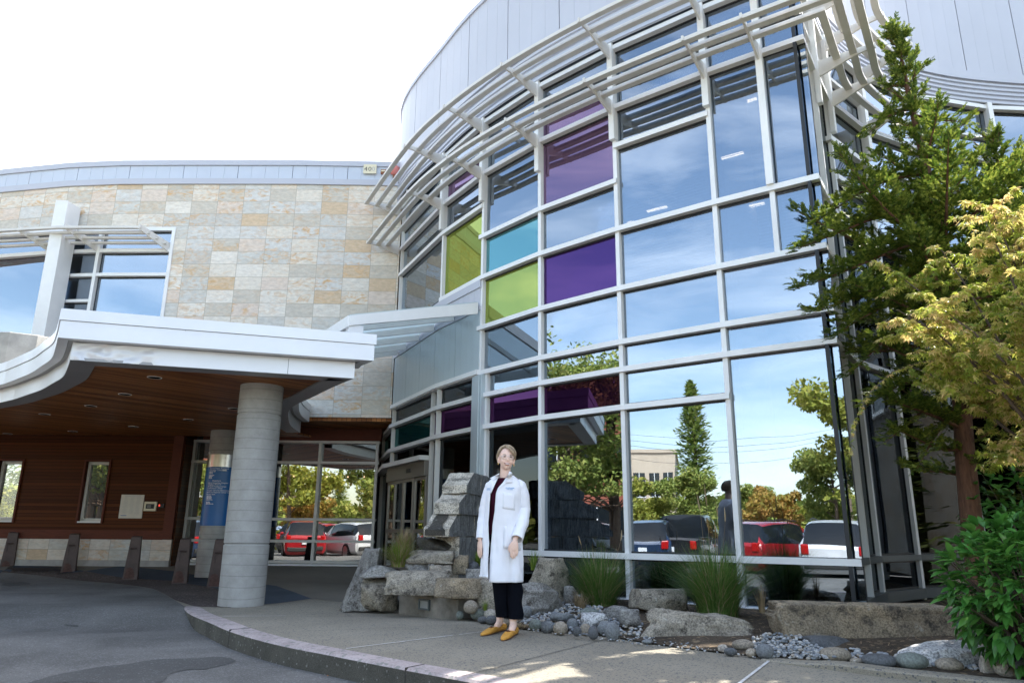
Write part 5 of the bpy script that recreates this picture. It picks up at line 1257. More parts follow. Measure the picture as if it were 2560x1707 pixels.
C = aty(1150, 1341, 9.35); C = V2(C.x, C.y); block(C, -.02, .45, 0, .33, .12, zc[2]-.006, 0, 0, 'hewn_side', 'block', 31); block(C, .46, .9, 0, .33, .12, zc[2]-.006, 0, 0, 'hewn_side', 'block', 33)
# the dark wet runnel down the third block, laid on its slope
C = aty(1123, 1340.7, 8.98); C = V2(C.x, C.y); zb, zt, lip = zc[2], tops[2], .09
mb = MB(); K = 14; vs = []
pf = [(-.014, zb+.01), (-.014, zb+lip), (.30, zt+.008), (.36, zt+.01)]
def pfat(t):
    t *= 3; i = min(2, int(t)); f = t-i; return (pf[i][0]+(pf[i+1][0]-pf[i][0])*f, pf[i][1]+(pf[i+1][1]-pf[i][1])*f)
for i in range(K+1):
    s, z = pfat(i/K); w0 = .10+.03*mnoise.noise(Vector((i*.6, 0, 0))) if i > K/3 else .05; w1 = .26+.03*mnoise.noise(Vector((i*.6, 7, 0))) if i > K/3 else .31
    n_ = V2(0, 0); p = C+fd*s+fw_*w0; q = C+fd*s+fw_*w1; u_ = .010 if i > K/3 else .0; vs += [(p.x, p.y, z+u_), (q.x, q.y, z+u_)]
mb.add(vs, [(2*i, 2*i+1, 2*i+3, 2*i+2) for i in range(K)]); localise(mb.build('wet_streak', M['wet'], fix=False), fo)
M['water'] = glass_mat('water', (.8, .9, 1.), (.25, .32, .34), .12)
pool = [atz(1085, 1420, .33), atz(1175, 1415, .33), atz(1215, 1440, .33), atz(1130, 1452, .33)]
mb = MB(); mb.prism([V2(p.x, p.y) for p in pool], .22, .30); localise(mb.build('pool_water', M['wet']), fo)
# concrete footing with a light
G1, G2 = atz(996, 1522, 0), atz(1143, 1543, 0); G1, G2 = V2(G1.x, G1.y), V2(G2.x, G2.y); nw = outn(G1, G2); zw = aty(1140, 1496, G2.y).z
fwall = thing('fountain_wall', 'low weathered concrete wall carrying boulders in front of the fountain', 'wall', (G1.x, G1.y, 0))
mb = MB(); mb.prism([G1, G2, G2-nw*.7, G1-nw*.7], -.06, zw); o = localise(mb.build('wall', M['concrete_old'], bevel=.015), fwall)
d = ray(1063, 1510); s = (G1.dot(nw)+.001)/(V2(d.x, d.y).dot(nw)); P_ = d*s+Vector((0, 0, CAMH)); ang = math.atan2((G2-G1).y, (G2-G1).x)
wl = thing('wall_light', 'small rectangular step light set in the concrete fountain wall', 'light', (P_.x+nw.x*.012, P_.y+nw.y*.012, P_.z), None, ang)
mb = MB(); 
for bx, bz, dx_, dz_ in ((0, .048, .2, .018), (0, -.048, .2, .018), (-.09, 0, .02, .078), (.09, 0, .02, .078)): mb.box((bx, 0, bz), (dx_, .026, dz_))
mb.build('frame', M['dark_frame'], wl)
mb = MB(); mb.box((0, .003, 0), (.16, .01, .078)); mb.build('lens', plain('frosted_lens', (.30, .31, .31), .5), wl)

# ------------------------------------------------------------ plants
def leaf_mat(name, c0, c1, c2=None, trans=.35, rough=.5, sc1=1.2):
    m, nt, b = new_mat(name); L_ = nt.links.new; b.inputs['Roughness'].default_value = rough; b.inputs['Specular IOR Level'].default_value = .35
    tc = N(nt, 'TexCoord'); n = N(nt, 'TexNoise', Scale=sc1, Detail=3.); L_(tc.outputs['Object'], n.inputs['Vector'])
    w_ = N(nt, 'TexWhiteNoise', noise_dimensions='3D'); g = N(nt, 'NewGeometry'); L_(g.outputs['Random Per Island'], w_.inputs['Vector'])
    a = N(nt, 'Math', operation='MULTIPLY_ADD'); a.inputs[1].default_value = .5; L_(g.outputs['Random Per Island'], a.inputs[0])
    h = N(nt, 'Math', operation='MULTIPLY'); h.inputs[1].default_value = .6; L_(n.outputs['Fac'], h.inputs[0]); L_(h.outputs[0], a.inputs[2])
    st = [(.15, c0), (.75, c1)] if not c2 else [(.15, c0), (.5, c1), (.85, c2)]
    r_ = ramp(nt, st); L_(a.outputs[0], r_.inputs['Fac']); L_(r_.outputs['Color'], b.inputs['Base Color'])
    t = N(nt, 'BsdfTranslucent'); L_(r_.outputs['Color'], t.inputs['Color']); mx = N(nt, 'MixShader'); mx.inputs[0].default_value = trans
    L_(b.outputs[0], mx.inputs[1]); L_(t.outputs[0], mx.inputs[2]); L_(mx.outputs[0], nt.nodes['Material Output'].inputs['Surface']); return m
M['conifer'] = leaf_mat('conifer_leaf', (.022, .052, .007), (.075, .125, .016), (.30, .34, .06), .32, .5, 2.2)  # darkest and brightest tones paint shaded depths and sunlit spots at random
M['maple'] = leaf_mat('maple_leaf', (.11, .22, .025), (.38, .42, .07), (.74, .54, .26), .5, .45, .9)  # palest tone paints sunlit highlights in among the autumn leaf colours
M['bush'] = leaf_mat('bush_leaf', (.03, .10, .018), (.07, .22, .04), (.15, .33, .07), .25, .28)
M['blade'] = leaf_mat('grass_blade', (.045, .10, .02), (.10, .20, .04), (.20, .27, .08), .35)
M['blade2'] = leaf_mat('bright_grass_blade', (.06, .13, .015), (.17, .26, .03), (.28, .33, .06), .3)
M['dry'] = leaf_mat('dry_grass_blade', (.20, .14, .07), (.34, .25, .14), (.44, .35, .22), .2)
M['bark'] = plain('bark', (.13, .062, .036), .95, 0, .45, 9., 1., 45., stretch=(6, 6, 1))
M['bark2'] = plain('grey_bark', (.10, .075, .06), .95, 0, .35, 9., .8, 45., stretch=(5, 5, 1))

def tuft(name, label, x_, y_, base_dy, n, h_, sp, mats, wts, group=None, Y=None, w_=.0035, extra=None, seed=1, cat='grass'):
    rr = random.Random(seed); b = atg(x_, y_, lambda a, b_: bh(a, b_)) if Y is None else aty(x_, y_, Y)
    t = thing(name, label, cat, b, group)
    for mi, (mt, wt) in enumerate(zip(mats, wts)):
        mb = MB()
        for i in range(int(n*wt)):
            a = rr.uniform(0, 2*math.pi); r0 = sp*.28*math.sqrt(rr.random()); lean = rr.uniform(.05, 1.)*sp*rr.uniform(.5, 1.15); hh = h_*rr.uniform(.45, 1.)*(1-.25*lean/sp)
            p0 = Vector((r0*math.cos(a), r0*math.sin(a), -.02)); d = Vector((math.cos(a), math.sin(a), 0)); s_ = Vector((-d.y, d.x, 0))*w_*rr.uniform(.6, 1.2); droop = rr.uniform(.0, .38)*hh*lean/sp
            pr = None; K = 5
            tw = rr.uniform(-.5, .5); d2 = (d+Vector((-d.y, d.x, 0))*tw)
            pts = []
            for k_ in range(K+1):
                f = k_/K; p = p0+d2*lean*(f**1.8)+Vector((0, 0, hh*(f*1.15-.15*f*f)))-Vector((0, 0, droop*f**3)); pts.append(p)
            vs = []
            for k_, p in enumerate(pts): w2 = (1-(k_/K)**1.5*.92); vs += [p-s_*w2, p+s_*w2]
            mb.add(vs, [(2*k_, 2*k_+1, 2*k_+3, 2*k_+2) for k_ in range(K)])
        mb.build('blades' if mi == 0 else 'dry_blades', M[mt], t, fix=False)
    if extra:
        mb = MB()
        for dx_, hh, ln in extra:
            p0 = Vector((dx_*.3, 0, 0)); p1 = Vector((dx_, -.03, hh)); mb.tube([p0, p0.lerp(p1, .6)+Vector((-.01, 0, .02)), p1], [.0016, .0014, .001], 4); 
            mb.tube([p1, p1+Vector((dx_*.06-.004, 0, ln*.4)), p1+Vector((dx_*.1-.01, 0, ln))], [.004, .0075, .0015], 6)
        mb.build('seed_heads', M['dry'], t)
    return t
GG = 'clumps of ornamental grass by the glass'
tuft('ornamental_grass', 'green fountain grass clump left of the mullion between two boulders', 1500, 1524, 0, 1900, .78, .62, ['blade', 'dry'], [.88, .12], GG, Y=8.55, seed=3, extra=[(.25, .75, .12), (-.2, .7, .1)])
tuft('ornamental_grass', 'green fountain grass clump with tall seed heads behind the long pale boulder', 1795, 1545, 0, 2100, .84, .66, ['blade', 'dry'], [.92, .08], GG, Y=7.35, seed=5, extra=[(-.12, 1.0, .16), (-.05, 1.05, .22), (.05, .95, .12), (.12, .9, .14), (.02, .8, .1)])
tuft('sedge_clump', 'bright green and tan sedge clump growing on the fountain boulders', 1000, 1412, 0, 950, .36, .36, ['blade2', 'dry'], [.6, .4], Y=9.1, w_=.004, seed=9)
tuft('sedge_clump', 'dry tan sedge clump on top of the fountain boulders', 1010, 1380, 0, 600, .36, .22, ['dry', 'blade2'], [.8, .2], Y=9.25, w_=.004, seed=10)
tuft('weed', 'small green weed behind the woman hand by the fountain', 1195, 1410, 0, 70, .22, .12, ['blade2'], [1.], Y=9.2, w_=.006, seed=11, cat='plant')
tuft('weed', 'little weed at the foot of the upright grey boulder', 1213, 1520, 0, 40, .14, .08, ['blade2'], [1.], Y=8.0, w_=.004, seed=12, cat='plant')
tuft('weed', 'thin yellow green weed under the sill right of the woman coat', 1335, 1420, 0, 40, .28, .14, ['blade2'], [1.], Y=9.0, w_=.008, seed=14, cat='plant')
tuft('dry_grass', 'sparse dry grass stalks left of the huge brown boulder', 1905, 1525, 0, 60, .32, .10, ['dry'], [1.], Y=7.2, w_=.004, seed=15, cat='grass')
tuft('dry_grass', 'dry grass beside the right end of the huge brown boulder', 2440, 1560, 0, 260, .42, .34, ['blade', 'dry'], [.4, .6], Y=6.6, w_=.004, seed=16, cat='grass')
tuft('dry_grass', 'brown dead grass beside the right shoe among pebbles', 1300, 1565, 0, 160, .07, .2, ['dry'], [1.], Y=7.35, w_=.003, seed=17, cat='grass')
tuft('dry_grass', 'dead grass at the foot of the left grass clump', 1450, 1520, 0, 200, .24, .22, ['dry'], [1.], Y=8.2, w_=.003, seed=18, cat='grass')

# hinoki-like conifer: ascending boughs of flat scale-leaf sprays
def conifer(name, label, base, H_, prof, nb, seed, group=None, bare=.9, boughs=()):
    rr = random.Random(seed); t = thing(name, label, 'tree', base, group)
    tr = MB(); pts = [Vector((.05*math.sin(z*1.1+seed), .05*math.cos(z*.9), z)) for z in [H_*i/14 for i in range(15)]]
    rad = [.105*(1-i/14)**.8+.006 for i in range(15)]; rad[0] *= 1.25; tr.tube(pts, rad, 12)
    lf = MB()
    def trunk_at(z): i = min(13, int(z/H_*14)); f = z/H_*14-i; return pts[i].lerp(pts[i+1], f)
    def spray(p, d, up, L_):
        side = d.cross(up).normalized(); up2 = side.cross(d).normalized()
        nl = 6
        for j in range(nl):
            f = (j+.5)/nl
            for sg in (-1, 1):
                o = p+d*L_*f*.9+up2*(-.10*L_*f*f); dd = (d*.8+side*sg*(.75-.25*f)+up2*rr.uniform(-.15, .35)).normalized(); l2 = L_*(.42-.22*f)*rr.uniform(.8, 1.2); sw = dd.cross(up2).normalized()*l2*.24
                q = o+dd*l2; lf.add([o, o+dd*l2*.45+sw, q-up2*l2*.15, o+dd*l2*.45-sw], [(0, 1, 2, 3)])
        e_ = p+d*L_; sw = side*L_*.07; lf.add([p+d*L_*.5-sw, e_, p+d*L_*.5+sw], [(0, 1, 2)])
    ga = 0
    for i in range(nb+len(boughs)):
        f = (min(i, nb)/nb)**.82; z = bare+(H_-bare-.06)*f; ga += 2.39996+rr.uniform(-.3, .3)
        R_ = prof(z)*(rr.uniform(.4, .72) if i % 3 else rr.uniform(.95, 1.3))
        if R_ < .03: R_ = .06
        a = ga; d = Vector((math.cos(a), math.sin(a), 0)); rise = rr.uniform(.2, .75)+(.9 if z > H_*.7 else 0)*(z/H_-.7)/.3
        tgt = None
        if i >= nb: z, tgt = boughs[i-nb]; tgt = Vector(tgt)-Vector(base); h2 = V2(tgt.x, tgt.y)-V2(*trunk_at(z)[:2]); R_ = h2.length; d = Vector((h2.x, h2.y, 0))/R_; rise = (tgt.z-z)/R_+.12
        K = max(3, int(R_/.08)); o = trunk_at(z); bp = []
        for k_ in range(K+1):
            s = k_/K; bp.append(o+d*R_*s+Vector((0, 0, R_*(rise*s**1.4-.12*s)))+Vector((0, 0, .03*math.sin(s*5+i))))
        tr.tube(bp, [max(.003, .022*(1-k_/K)*min(1, R_)+.003) for k_ in range(K+1)], 5)
        for k_ in range(1, K+1):
            tdir = (bp[k_]-bp[k_-1]).normalized(); s = k_/K
            wl_ = (.12+.30*R_*(1-s)**.6*s**.35*1.2)
            nsp = 2 if s < .25 else 3
            for sg in (-1, 1):
                sd = tdir.cross(Vector((0, 0, 1))).normalized()*sg; dd = (tdir*.65+sd*.85+Vector((0, 0, rr.uniform(.1, .85)))).normalized()
                n2 = max(1, int(wl_/.09)); p = bp[k_].copy()
                for m_ in range(n2):
                    q = p+dd*.085
                    for _ in range(2): spray(p+Vector((rr.uniform(-.02, .02), rr.uniform(-.02, .02), rr.uniform(-.03, .03))), (dd+Vector((rr.uniform(-.55, .55), rr.uniform(-.55, .55), rr.uniform(-.3, .45)))).normalized(), Vector((rr.uniform(-.5, .5), rr.uniform(-.5, .5), 1)), rr.uniform(.09, .145))
                    p = q
            spray(bp[k_], (tdir+Vector((0, 0, .35))).normalized(), Vector((rr.uniform(-.3, .3), rr.uniform(-.3, .3), 1)), .14)
    spray(pts[-1], Vector((.1, 0, 1)), Vector((0, 1, 0)), .2); spray(pts[-1]-Vector((0, 0, .08)), Vector((-.3, .2, 1)).normalized(), Vector((0, 1, 0)), .16)
    tr.build('trunk', M['bark'], t, smooth=50); lf.build('crown', M['conifer'], t, fix=False); return t
def interp(tab):
    def f(z):
        for (a, va), (b, vb) in zip(tab, tab[1:]):
            if a <= z <= b: return va+(vb-va)*(z-a)/(b-a)
        return tab[-1][1] if z > tab[-1][0] else tab[0][1]
    return f
pc = aty(2450, 1330, 7.4)
conifer('conifer', 'dark green hinoki conifer with reddish trunk rising in front of the glass', (pc.x, 7.4, bh(pc.x, 7.4)), 6.72, interp([(1.2, .5), (1.7, .8), (2.2, 1.1), (2.8, 1.35), (3.4, 1.5), (4.0, 1.25), (4.5, .72), (5.0, .42), (5.5, .27), (6.1, .20), (6.5, .10), (6.75, .04)]), 105, 4, bare=1.35, boughs=[(z_, aty(x_, y_, Y_)) for z_, x_, y_, Y_ in ((5.6, 2172, 335, 7.3), (4.75, 2042, 548, 7.1), (4.3, 1992, 615, 7.0), (3.9, 1990, 722, 6.9), (3.6, 2030, 790, 6.9), (5.5, 2420, 315, 7.4), (4.7, 2440, 520, 7.2), (4.2, 2210, 545, 7.0), (3.2, 2120, 930, 7.0), (2.6, 2165, 1010, 7.0), (2.3, 2215, 1110, 7.1), (4.2, 2320, 480, 6.9), (3.4, 2080, 850, 6.8), (5.9, 2215, 225, 7.4), (2.0, 2290, 1165, 7.1))])
conifer('conifer', 'second conifer at the right edge of the photograph behind the maple', (6.45, 8.7, .1), 6.1, interp([(1.2, .5), (2.8, 1.2), (4.0, 1.0), (5.0, .5), (6.1, .08)]), 90, 8, bare=1.2)

def maple(name, label, base, centre, rad, nleaf, seed):
    rr = random.Random(seed); t = thing(name, label, 'tree', base); tr = MB(); lf = MB(); c = Vector(centre)-Vector(base)
    tips = []
    fork = c*.55; fork.z = c.z*.45
    tr.tube([Vector((0, 0, -.05)), fork*.5+Vector((.03, 0, 0)), fork], [.07, .055, .05], 10)
    for i in range(34):
        v = Vector((rr.gauss(0, 1), rr.gauss(0, 1), rr.gauss(.15, .8))).normalized(); e = c+Vector((v.x*rad[0], v.y*rad[1], v.z*rad[2]))*rr.uniform(.75, 1.12)
        m_ = fork.lerp(e, .5)+Vector((rr.uniform(-.1, .1), rr.uniform(-.1, .1), .18)); P_ = [fork, fork.lerp(m_, .5), m_, m_.lerp(e, .55)+Vector((0, 0, .05)), e]
        tr.tube(P_, [.028, .02, .012, .007, .002], 5)
        for k_ in range(22):
            s = rr.uniform(.3, 1.); i0 = min(3, int(s*4)); p = P_[i0].lerp(P_[i0+1], s*4-i0)
            dd = Vector((rr.uniform(-1, 1), rr.uniform(-1, 1), rr.uniform(-.35, .4))).normalized(); L_ = rr.uniform(.1, .32); q = p+dd*L_+Vector((0, 0, -.04*L_)); tr.tube([p, p.lerp(q, .5)+Vector((0, 0, .02)), q], [.003, .002, .001], 3); tips.append((p, q))
    def leaf(p, L_):
        d = Vector((rr.uniform(-1, 1), rr.uniform(-1, 1), rr.uniform(-.75, -.1))).normalized(); nrm = Vector((rr.uniform(-.6, .6), rr.uniform(-.6, .6), 1)); sd = d.cross(nrm).normalized(); up = sd.cross(d)
        vs = [p]; fs = []
        for k_, (a, l_) in enumerate(((-1.35, .55), (-.7, .85), (0, 1.), (.7, .85), (1.35, .55))):
            dd = d*math.cos(a)+sd*math.sin(a); s2 = -d*math.sin(a)+sd*math.cos(a); b = len(vs); tip = p+dd*L_*l_-up*L_*.18*l_; vs += [p+dd*L_*l_*.45-s2*L_*.12, tip, p+dd*L_*l_*.45+s2*L_*.12]; fs.append((0, b, b+1, b+2))
        lf.add(vs, fs)
    for _ in range(nleaf):
        p, q = rr.choice(tips); s = rr.uniform(.15, 1.1); leaf(p.lerp(q, s)+Vector((rr.uniform(-.02, .02), rr.uniform(-.02, .02), rr.uniform(-.02, .02))), rr.uniform(.040, .070))
    # one long drooping shoot reaching out in front of the dark glass
    sh = [aty(a_, b_, 5.6)-Vector(base) for a_, b_ in ((2380, 900), (2300, 905), (2230, 930), (2170, 985), (2135, 1060), (2125, 1140))]
    tr.tube(sh, [.004, .004, .003, .003, .002, .0012], 4)
    for k_ in range(70): s = rr.uniform(.3, 5); i0 = min(4, int(s)); leaf(sh[i0].lerp(sh[i0+1], s-i0), rr.uniform(.03, .05))
    tr.build('trunk', M['bark2'], t, smooth=50); lf.build('crown', M['maple'], t, fix=False); return t
maple('maple', 'japanese maple with sunlit yellow and orange leaves in front of conifer', (4.9, 5.9, .1), (4.22, 5.60, 2.50), (1.22, .95, 1.10), 21000, 21)

def bush(name, label, base, c, rad, n, seed):
    rr = random.Random(seed); t = thing(name, label, 'bush', base); st = MB(); lf = MB(); c = Vector(c)-Vector(base)
    for i in range(n):
        v = Vector((rr.gauss(0, 1), rr.gauss(0, 1), rr.gauss(0, 1))).normalized()*(rr.random()**.28); e = c+Vector((v.x*rad[0], v.y*rad[1], v.z*rad[2]))
        if e.z < .04: continue
        if i % 6 == 0: st.tube([Vector((rr.uniform(-.06, .06), rr.uniform(-.06, .06), -.03)), e*.5+Vector((0, 0, .06)), e], [.009, .006, .003], 5)
        d0 = (v+Vector((0, 0, .15))).normalized()
        for k_ in range(4):
            d = (d0+Vector((rr.uniform(-1, 1), rr.uniform(-1, 1), rr.uniform(-.6, .5)))).normalized(); L_ = rr.uniform(.075, .125); nrm = Vector((rr.uniform(-.4, .4), rr.uniform(-.4, .4), 1)); sd = d.cross(nrm).normalized(); up = sd.cross(d).normalized(); W_ = L_*.21
            rows = [(0, 0), (.15, .5), (.4, 1.), (.65, .85), (.87, .4), (1., 0)]; vs = []; 
            for f, wf in rows: m_ = e+d*L_*f-up*L_*.30*f*f; vs += [m_-sd*W_*wf+up*W_*.30*wf, m_, m_+sd*W_*wf+up*W_*.30*wf]
            fs = []
            for r_ in range(5):
                a = 3*r_; fs += [(a, a+1, a+4, a+3), (a+1, a+2, a+5, a+4)]
            lf.add(vs, fs)
    st.build('stems', M['bark2'], t); o = lf.build('leaves', M['bush'], t, smooth=True, fix=False); return t
bush('viburnum_bush', 'dense bush of large ribbed green leaves at the right edge', (3.42, 4.95, .03), (3.45, 4.95, .55), (.56, .48, .48), 760, 31)
bush('viburnum_bush', 'dark leafy shrub in the shade behind the conifer trunk', (5.3, 7.3, .1), (5.3, 7.3, .95), (.8, .6, .75), 420, 33)
# ------------------------------------------------------------ the woman in the white coat
PY = 6.90
def W(cx, cy, dy=0.): return aty(1120+cx*.35714, 1080+cy*.35714, PY+dy)
skin = plain('skin', (.80, .55, .44), .5, 0, .04, 30.)
coat_m = plain('coat_cotton', (.80, .81, .86), .8, 0, .02, 12., .25, 14.)
top_m = plain('plum_knit', (.042, .006, .016), .9, 0, .15, 30., .2, 200., spec=.1)
trou_m = plain('navy_trousers', (.004, .005, .009), .9, 0, .2, 8., .2, 12., spec=.08)
shoe_m = plain('mustard_suede', (.60, .29, .045), .75, 0, .12, 25.)
hair_m = plain('blond_hair', (.36, .27, .18), .5, 0, .45, 45., stretch=(3, 3, .6))
person = thing('person', 'woman in open white lab coat, plum top, black trousers and mustard loafers', 'person', (-.04, PY, 0))
def pput(o): return localise(o, person)
def loft(mb, secs, n=20, mi=0, p=2.0, cap=True):
    """secs: (centre, x-vector, y-vector); superellipse rings"""
    vs = []; fs = []
    for c, ax, ay in secs:
        for j in range(n):
            q = 2*math.pi*j/n; ca, sa = math.cos(q), math.sin(q)
            vs.append(Vector(c)+Vector(ax)*math.copysign(abs(ca)**(2/p), ca)+Vector(ay)*math.copysign(abs(sa)**(2/p), sa))
    for k_ in range(len(secs)-1):
        for j in range(n): fs.append((k_*n+j, k_*n+(j+1) % n, (k_+1)*n+(j+1) % n, (k_+1)*n+j))
    if cap: fs += [tuple(range(n-1, -1, -1)), tuple(range((len(secs)-1)*n, len(secs)*n))]
    mb.add(vs, fs, mi)
def limb(mb, pts, rad, n=14, sub=4):
    P_ = []; R_ = []
    pts = [Vector(p) for p in pts]
    for i in range(len(pts)-1):
        for k_ in range(sub): P_.append(pts[i].lerp(pts[i+1], k_/sub)); R_.append(rad[i]+(rad[i+1]-rad[i])*k_/sub)
    P_.append(pts[-1]); R_.append(rad[-1]); mb.tube(P_, R_, n); mb.ell(pts[-1], (rad[-1],)*3, 12, 8); mb.ell(pts[0], (rad[0],)*3, 12, 8)
HC = W(409, 188)                                   # head centre
HR = Matrix.Rotation(R(8), 3, 'Z') @ Matrix.Rotation(R(4), 3, 'Y') @ Matrix.Rotation(R(-4), 3, 'X')
hs = 1.0
def Hh(x, y, z): return HC + HR @ (Vector((x, y, z))*hs)   # face looks along -y
body = MB()
def hell(c, r3): body.ell(Hh(*c), tuple(a*hs for a in r3), 20, 14, M=HR)
hell((0, .012, .028), (.074, .092, .086)); hell((0, -.018, -.028), (.060, .066, .078)); hell((0, -.038, -.078), (.030, .032, .026)); hell((0, -.062, -.002), (.056, .030, .03))
hell((.034, -.052, -.030), (.026, .026, .028)); hell((-.034, -.052, -.030), (.026, .026, .028))          # cheeks
hell((.0, -.085, -.020), (.0095, .016, .015)); hell((0, -.078, .0), (.008, .016, .026)); hell((.011, -.080, -.030), (.008, .011, .008)); hell((-.011, -.080, -.030), (.008, .011, .008))
hell((0, -.079, -.054), (.024, .010, .006)); hell((0, -.078, -.063), (.020, .010, .006))
for s in (-1, 1): hell((s*.075, .008, -.014), (.010, .018, .031)); hell((s*.072, .004, -.040), (.008, .010, .011))
nk = W(402, 330)
limb(body, [Hh(0, .022, -.06), W(400, 296, .02), W(400, 345, .03)], [.050, .050, .062])
loft(body, [(W(400, 345, .03), (.10, 0, 0), (0, .06, 0)), (W(398, 390, .03), (.165, 0, 0), (0, .095, 0)), (W(394, 520, .03), (.135, 0, 0), (0, .10, 0)), (W(392, 640, .03), (.125, 0, 0), (0, .09, 0)), (W(394, 780, .03), (.165, 0, 0), (0, .11, 0)), (W(400, 860, .03), (.12, 0, 0), (0, .09, 0))], 24)
SR, SL = W(300, 392, .03), W(500, 388, .03)
ER, EL = W(248, 590, .05), W(536, 575, .04)
WR_, WL_ = W(223, 745, -.01), W(470, 752, -.15)
limb(body, [SR, ER, WR_], [.045, .034, .022]); limb(body, [SL, EL, WL_], [.045, .034, .023])
KR, KL = W(372, 1060, -.0), W(462, 1060, -.02)
HPR, HPL = W(358, 800, .03), W(440, 800, .03)
def g0(x_, y_, z=0.): return atz(x_, y_, z)
RT, RH = g0(1203, 1590, .0), g0(1262, 1574, .0)
LT, LH = g0(1256, 1602, .0), g0(1290, 1583, .0)
AR, AL = RH.lerp(RT, .22)+Vector((0, 0, .085)), LH.lerp(LT, .22)+Vector((0, 0, .085))
limb(body, [HPR, KR, AR+Vector((0, .01, .16)), AR], [.082, .052, .043, .033]); limb(body, [HPL, KL, AL+Vector((0, .01, .16)), AL], [.082, .052, .043, .033])
for H_, T_, A_ in ((RH, RT, AR), (LH, LT, AL)):
    d = (T_-H_).normalized(); limb(body, [A_, A_+d*.06+Vector((0, 0, -.035)), H_+d*.17+Vector((0, 0, .022))], [.034, .030, .018]); body.ell(H_+d*.02+Vector((0, 0, .035)), (.028, .028, .034), 12, 8)
# hands: palm, four fingers of unequal length, thumb leaving the side
def hand(wr, down, side, out, L_=.165):
    down, side, out = [Vector(v).normalized() for v in (down, side, out)]
    Mx = Matrix((side, out, down)).transposed()
    body.ell(wr+down*.050, (.036, .016, .054), 14, 10, M=Mx); body.ell(wr+down*.070, (.038, .015, .034), 14, 10, M=Mx)
    for k_, (sx_, ln, curl) in enumerate(((-.030, .066, .30), (-.010, .076, .36), (.011, .072, .42), (.030, .058, .50))):
        p = wr+down*(.092-.006*abs(k_-1.3))+side*sx_; d = down.copy(); pts = [p-down*.02]; c = curl
        for m_, f in enumerate((.45, .30, .25)): 
            pts.append(pts[-1]+d*(ln*f+(.02 if m_ == 0 else 0))); d = (d+out*c*.55+side*(-sx_*2.2)).normalized()
        limb(body, pts, [.0088, .0082, .0076, .0064], 8, 2)
    p = wr+down*.030-side*.024; limb(body, [p, p+down*.028-side*.022+out*.008, p+down*.056-side*.024+out*.016, p+down*.078-side*.016+out*.020], [.013, .0105, .009, .007], 8, 2)
hand(W(226, 748, -.01), (-.03, -.06, -1), (.55, -.85, 0), (.8, .55, 0))
hand(W(468, 752, -.165), (-.05, -.05, -1), (1, .15, 0), (-.05, .9, 0))
bo = body.build('body', skin, None, smooth=True)
md = bo.modifiers.new('r', 'REMESH'); md.mode = 'VOXEL'; md.voxel_size = .0052; sm = bo.modifiers.new('s', 'SMOOTH'); sm.factor = .5; sm.iterations = 3
bpy.context.view_layer.update(); dg = bpy.context.evaluated_depsgraph_get(); me = bpy.data.meshes.new_from_object(bo.evaluated_get(dg)); bo.modifiers.clear(); bo.data = me
me.polygons.foreach_set('use_smooth', [True]*len(me.polygons)); localise(bo, person)
# face details
def face_bit(name, mat, cells):
    mb = MB()
    for c, r3 in cells: mb.ell(Hh(*c), tuple(a*hs for a in r3), 12, 8, M=HR)
    o = mb.build(name, mat, None, smooth=True); o.parent = bo; o.matrix_parent_inverse = bo.matrix_world.inverted() if 0 else Matrix.Identity(4); return o
for s in (-1, 1):
    face_bit('eye', plain('eye_white', (.5, .42, .38), .3), [((s*.029, -.0875, .004), (.0125, .004, .0040))])
    face_bit('iris', plain('iris', (.05, .05, .05), .3), [((s*.029, -.0910, .0042), (.0060, .003, .0038))])
    face_bit('eyelash', plain('lash', (.14, .08, .055), .8), [((s*.029, -.0900, .0088), (.0150, .0040, .0022))])
    face_bit('eyebrow', plain('brow', (.24, .15, .09), .8), [((s*.031, -.0880, .0245), (.0175, .006, .0030))])
    face_bit('earring', plain('gold', (.8, .55, .22), .25, .9), [((s*.076, -.004, -.052), (.005, .005, .010))])
face_bit('lips', plain('lips', (.42, .15, .13), .45), [((0, -.0885, -.0525), (.0275, .0065, .0036)), ((0, -.0875, -.0675), (.0215, .0065, .0050)), ((.0255, -.0835, -.0540), (.006, .006, .0034)), ((-.0255, -.0835, -.0540), (.006, .006, .0034))])
face_bit('teeth', plain('teeth', (.80, .74, .66), .3), [((0, -.0915, -.0595), (.0235, .004, .0044))])
mb = MB()
for s in (-1, 1):
    pts = []
    for k_ in range(17): q = 2*math.pi*k_/16; pts.append(Hh(s*.030+.0215*math.copysign(abs(math.cos(q))**.75, math.cos(q)), -.1005+.008*abs(s*.03+.02*math.cos(q))/.05, .002+.0165*math.copysign(abs(math.sin(q))**.75, math.sin(q))))
    mb.tube(pts, .0016, 6); mb.tube([Hh(s*.052, -.094, .010), Hh(s*.072, -.05, .008), Hh(s*.079, .0, .004)], .0018, 6)
mb.tube([Hh(-.009, -.101, .004), Hh(0, -.105, .006), Hh(.009, -.101, .004)], .0016, 6)
gl = mb.build('glasses', plain('clear_frame', (.62, .56, .52), .2), None, smooth=True); gl.parent = bo; gl.matrix_parent_inverse = Matrix.Identity(4)
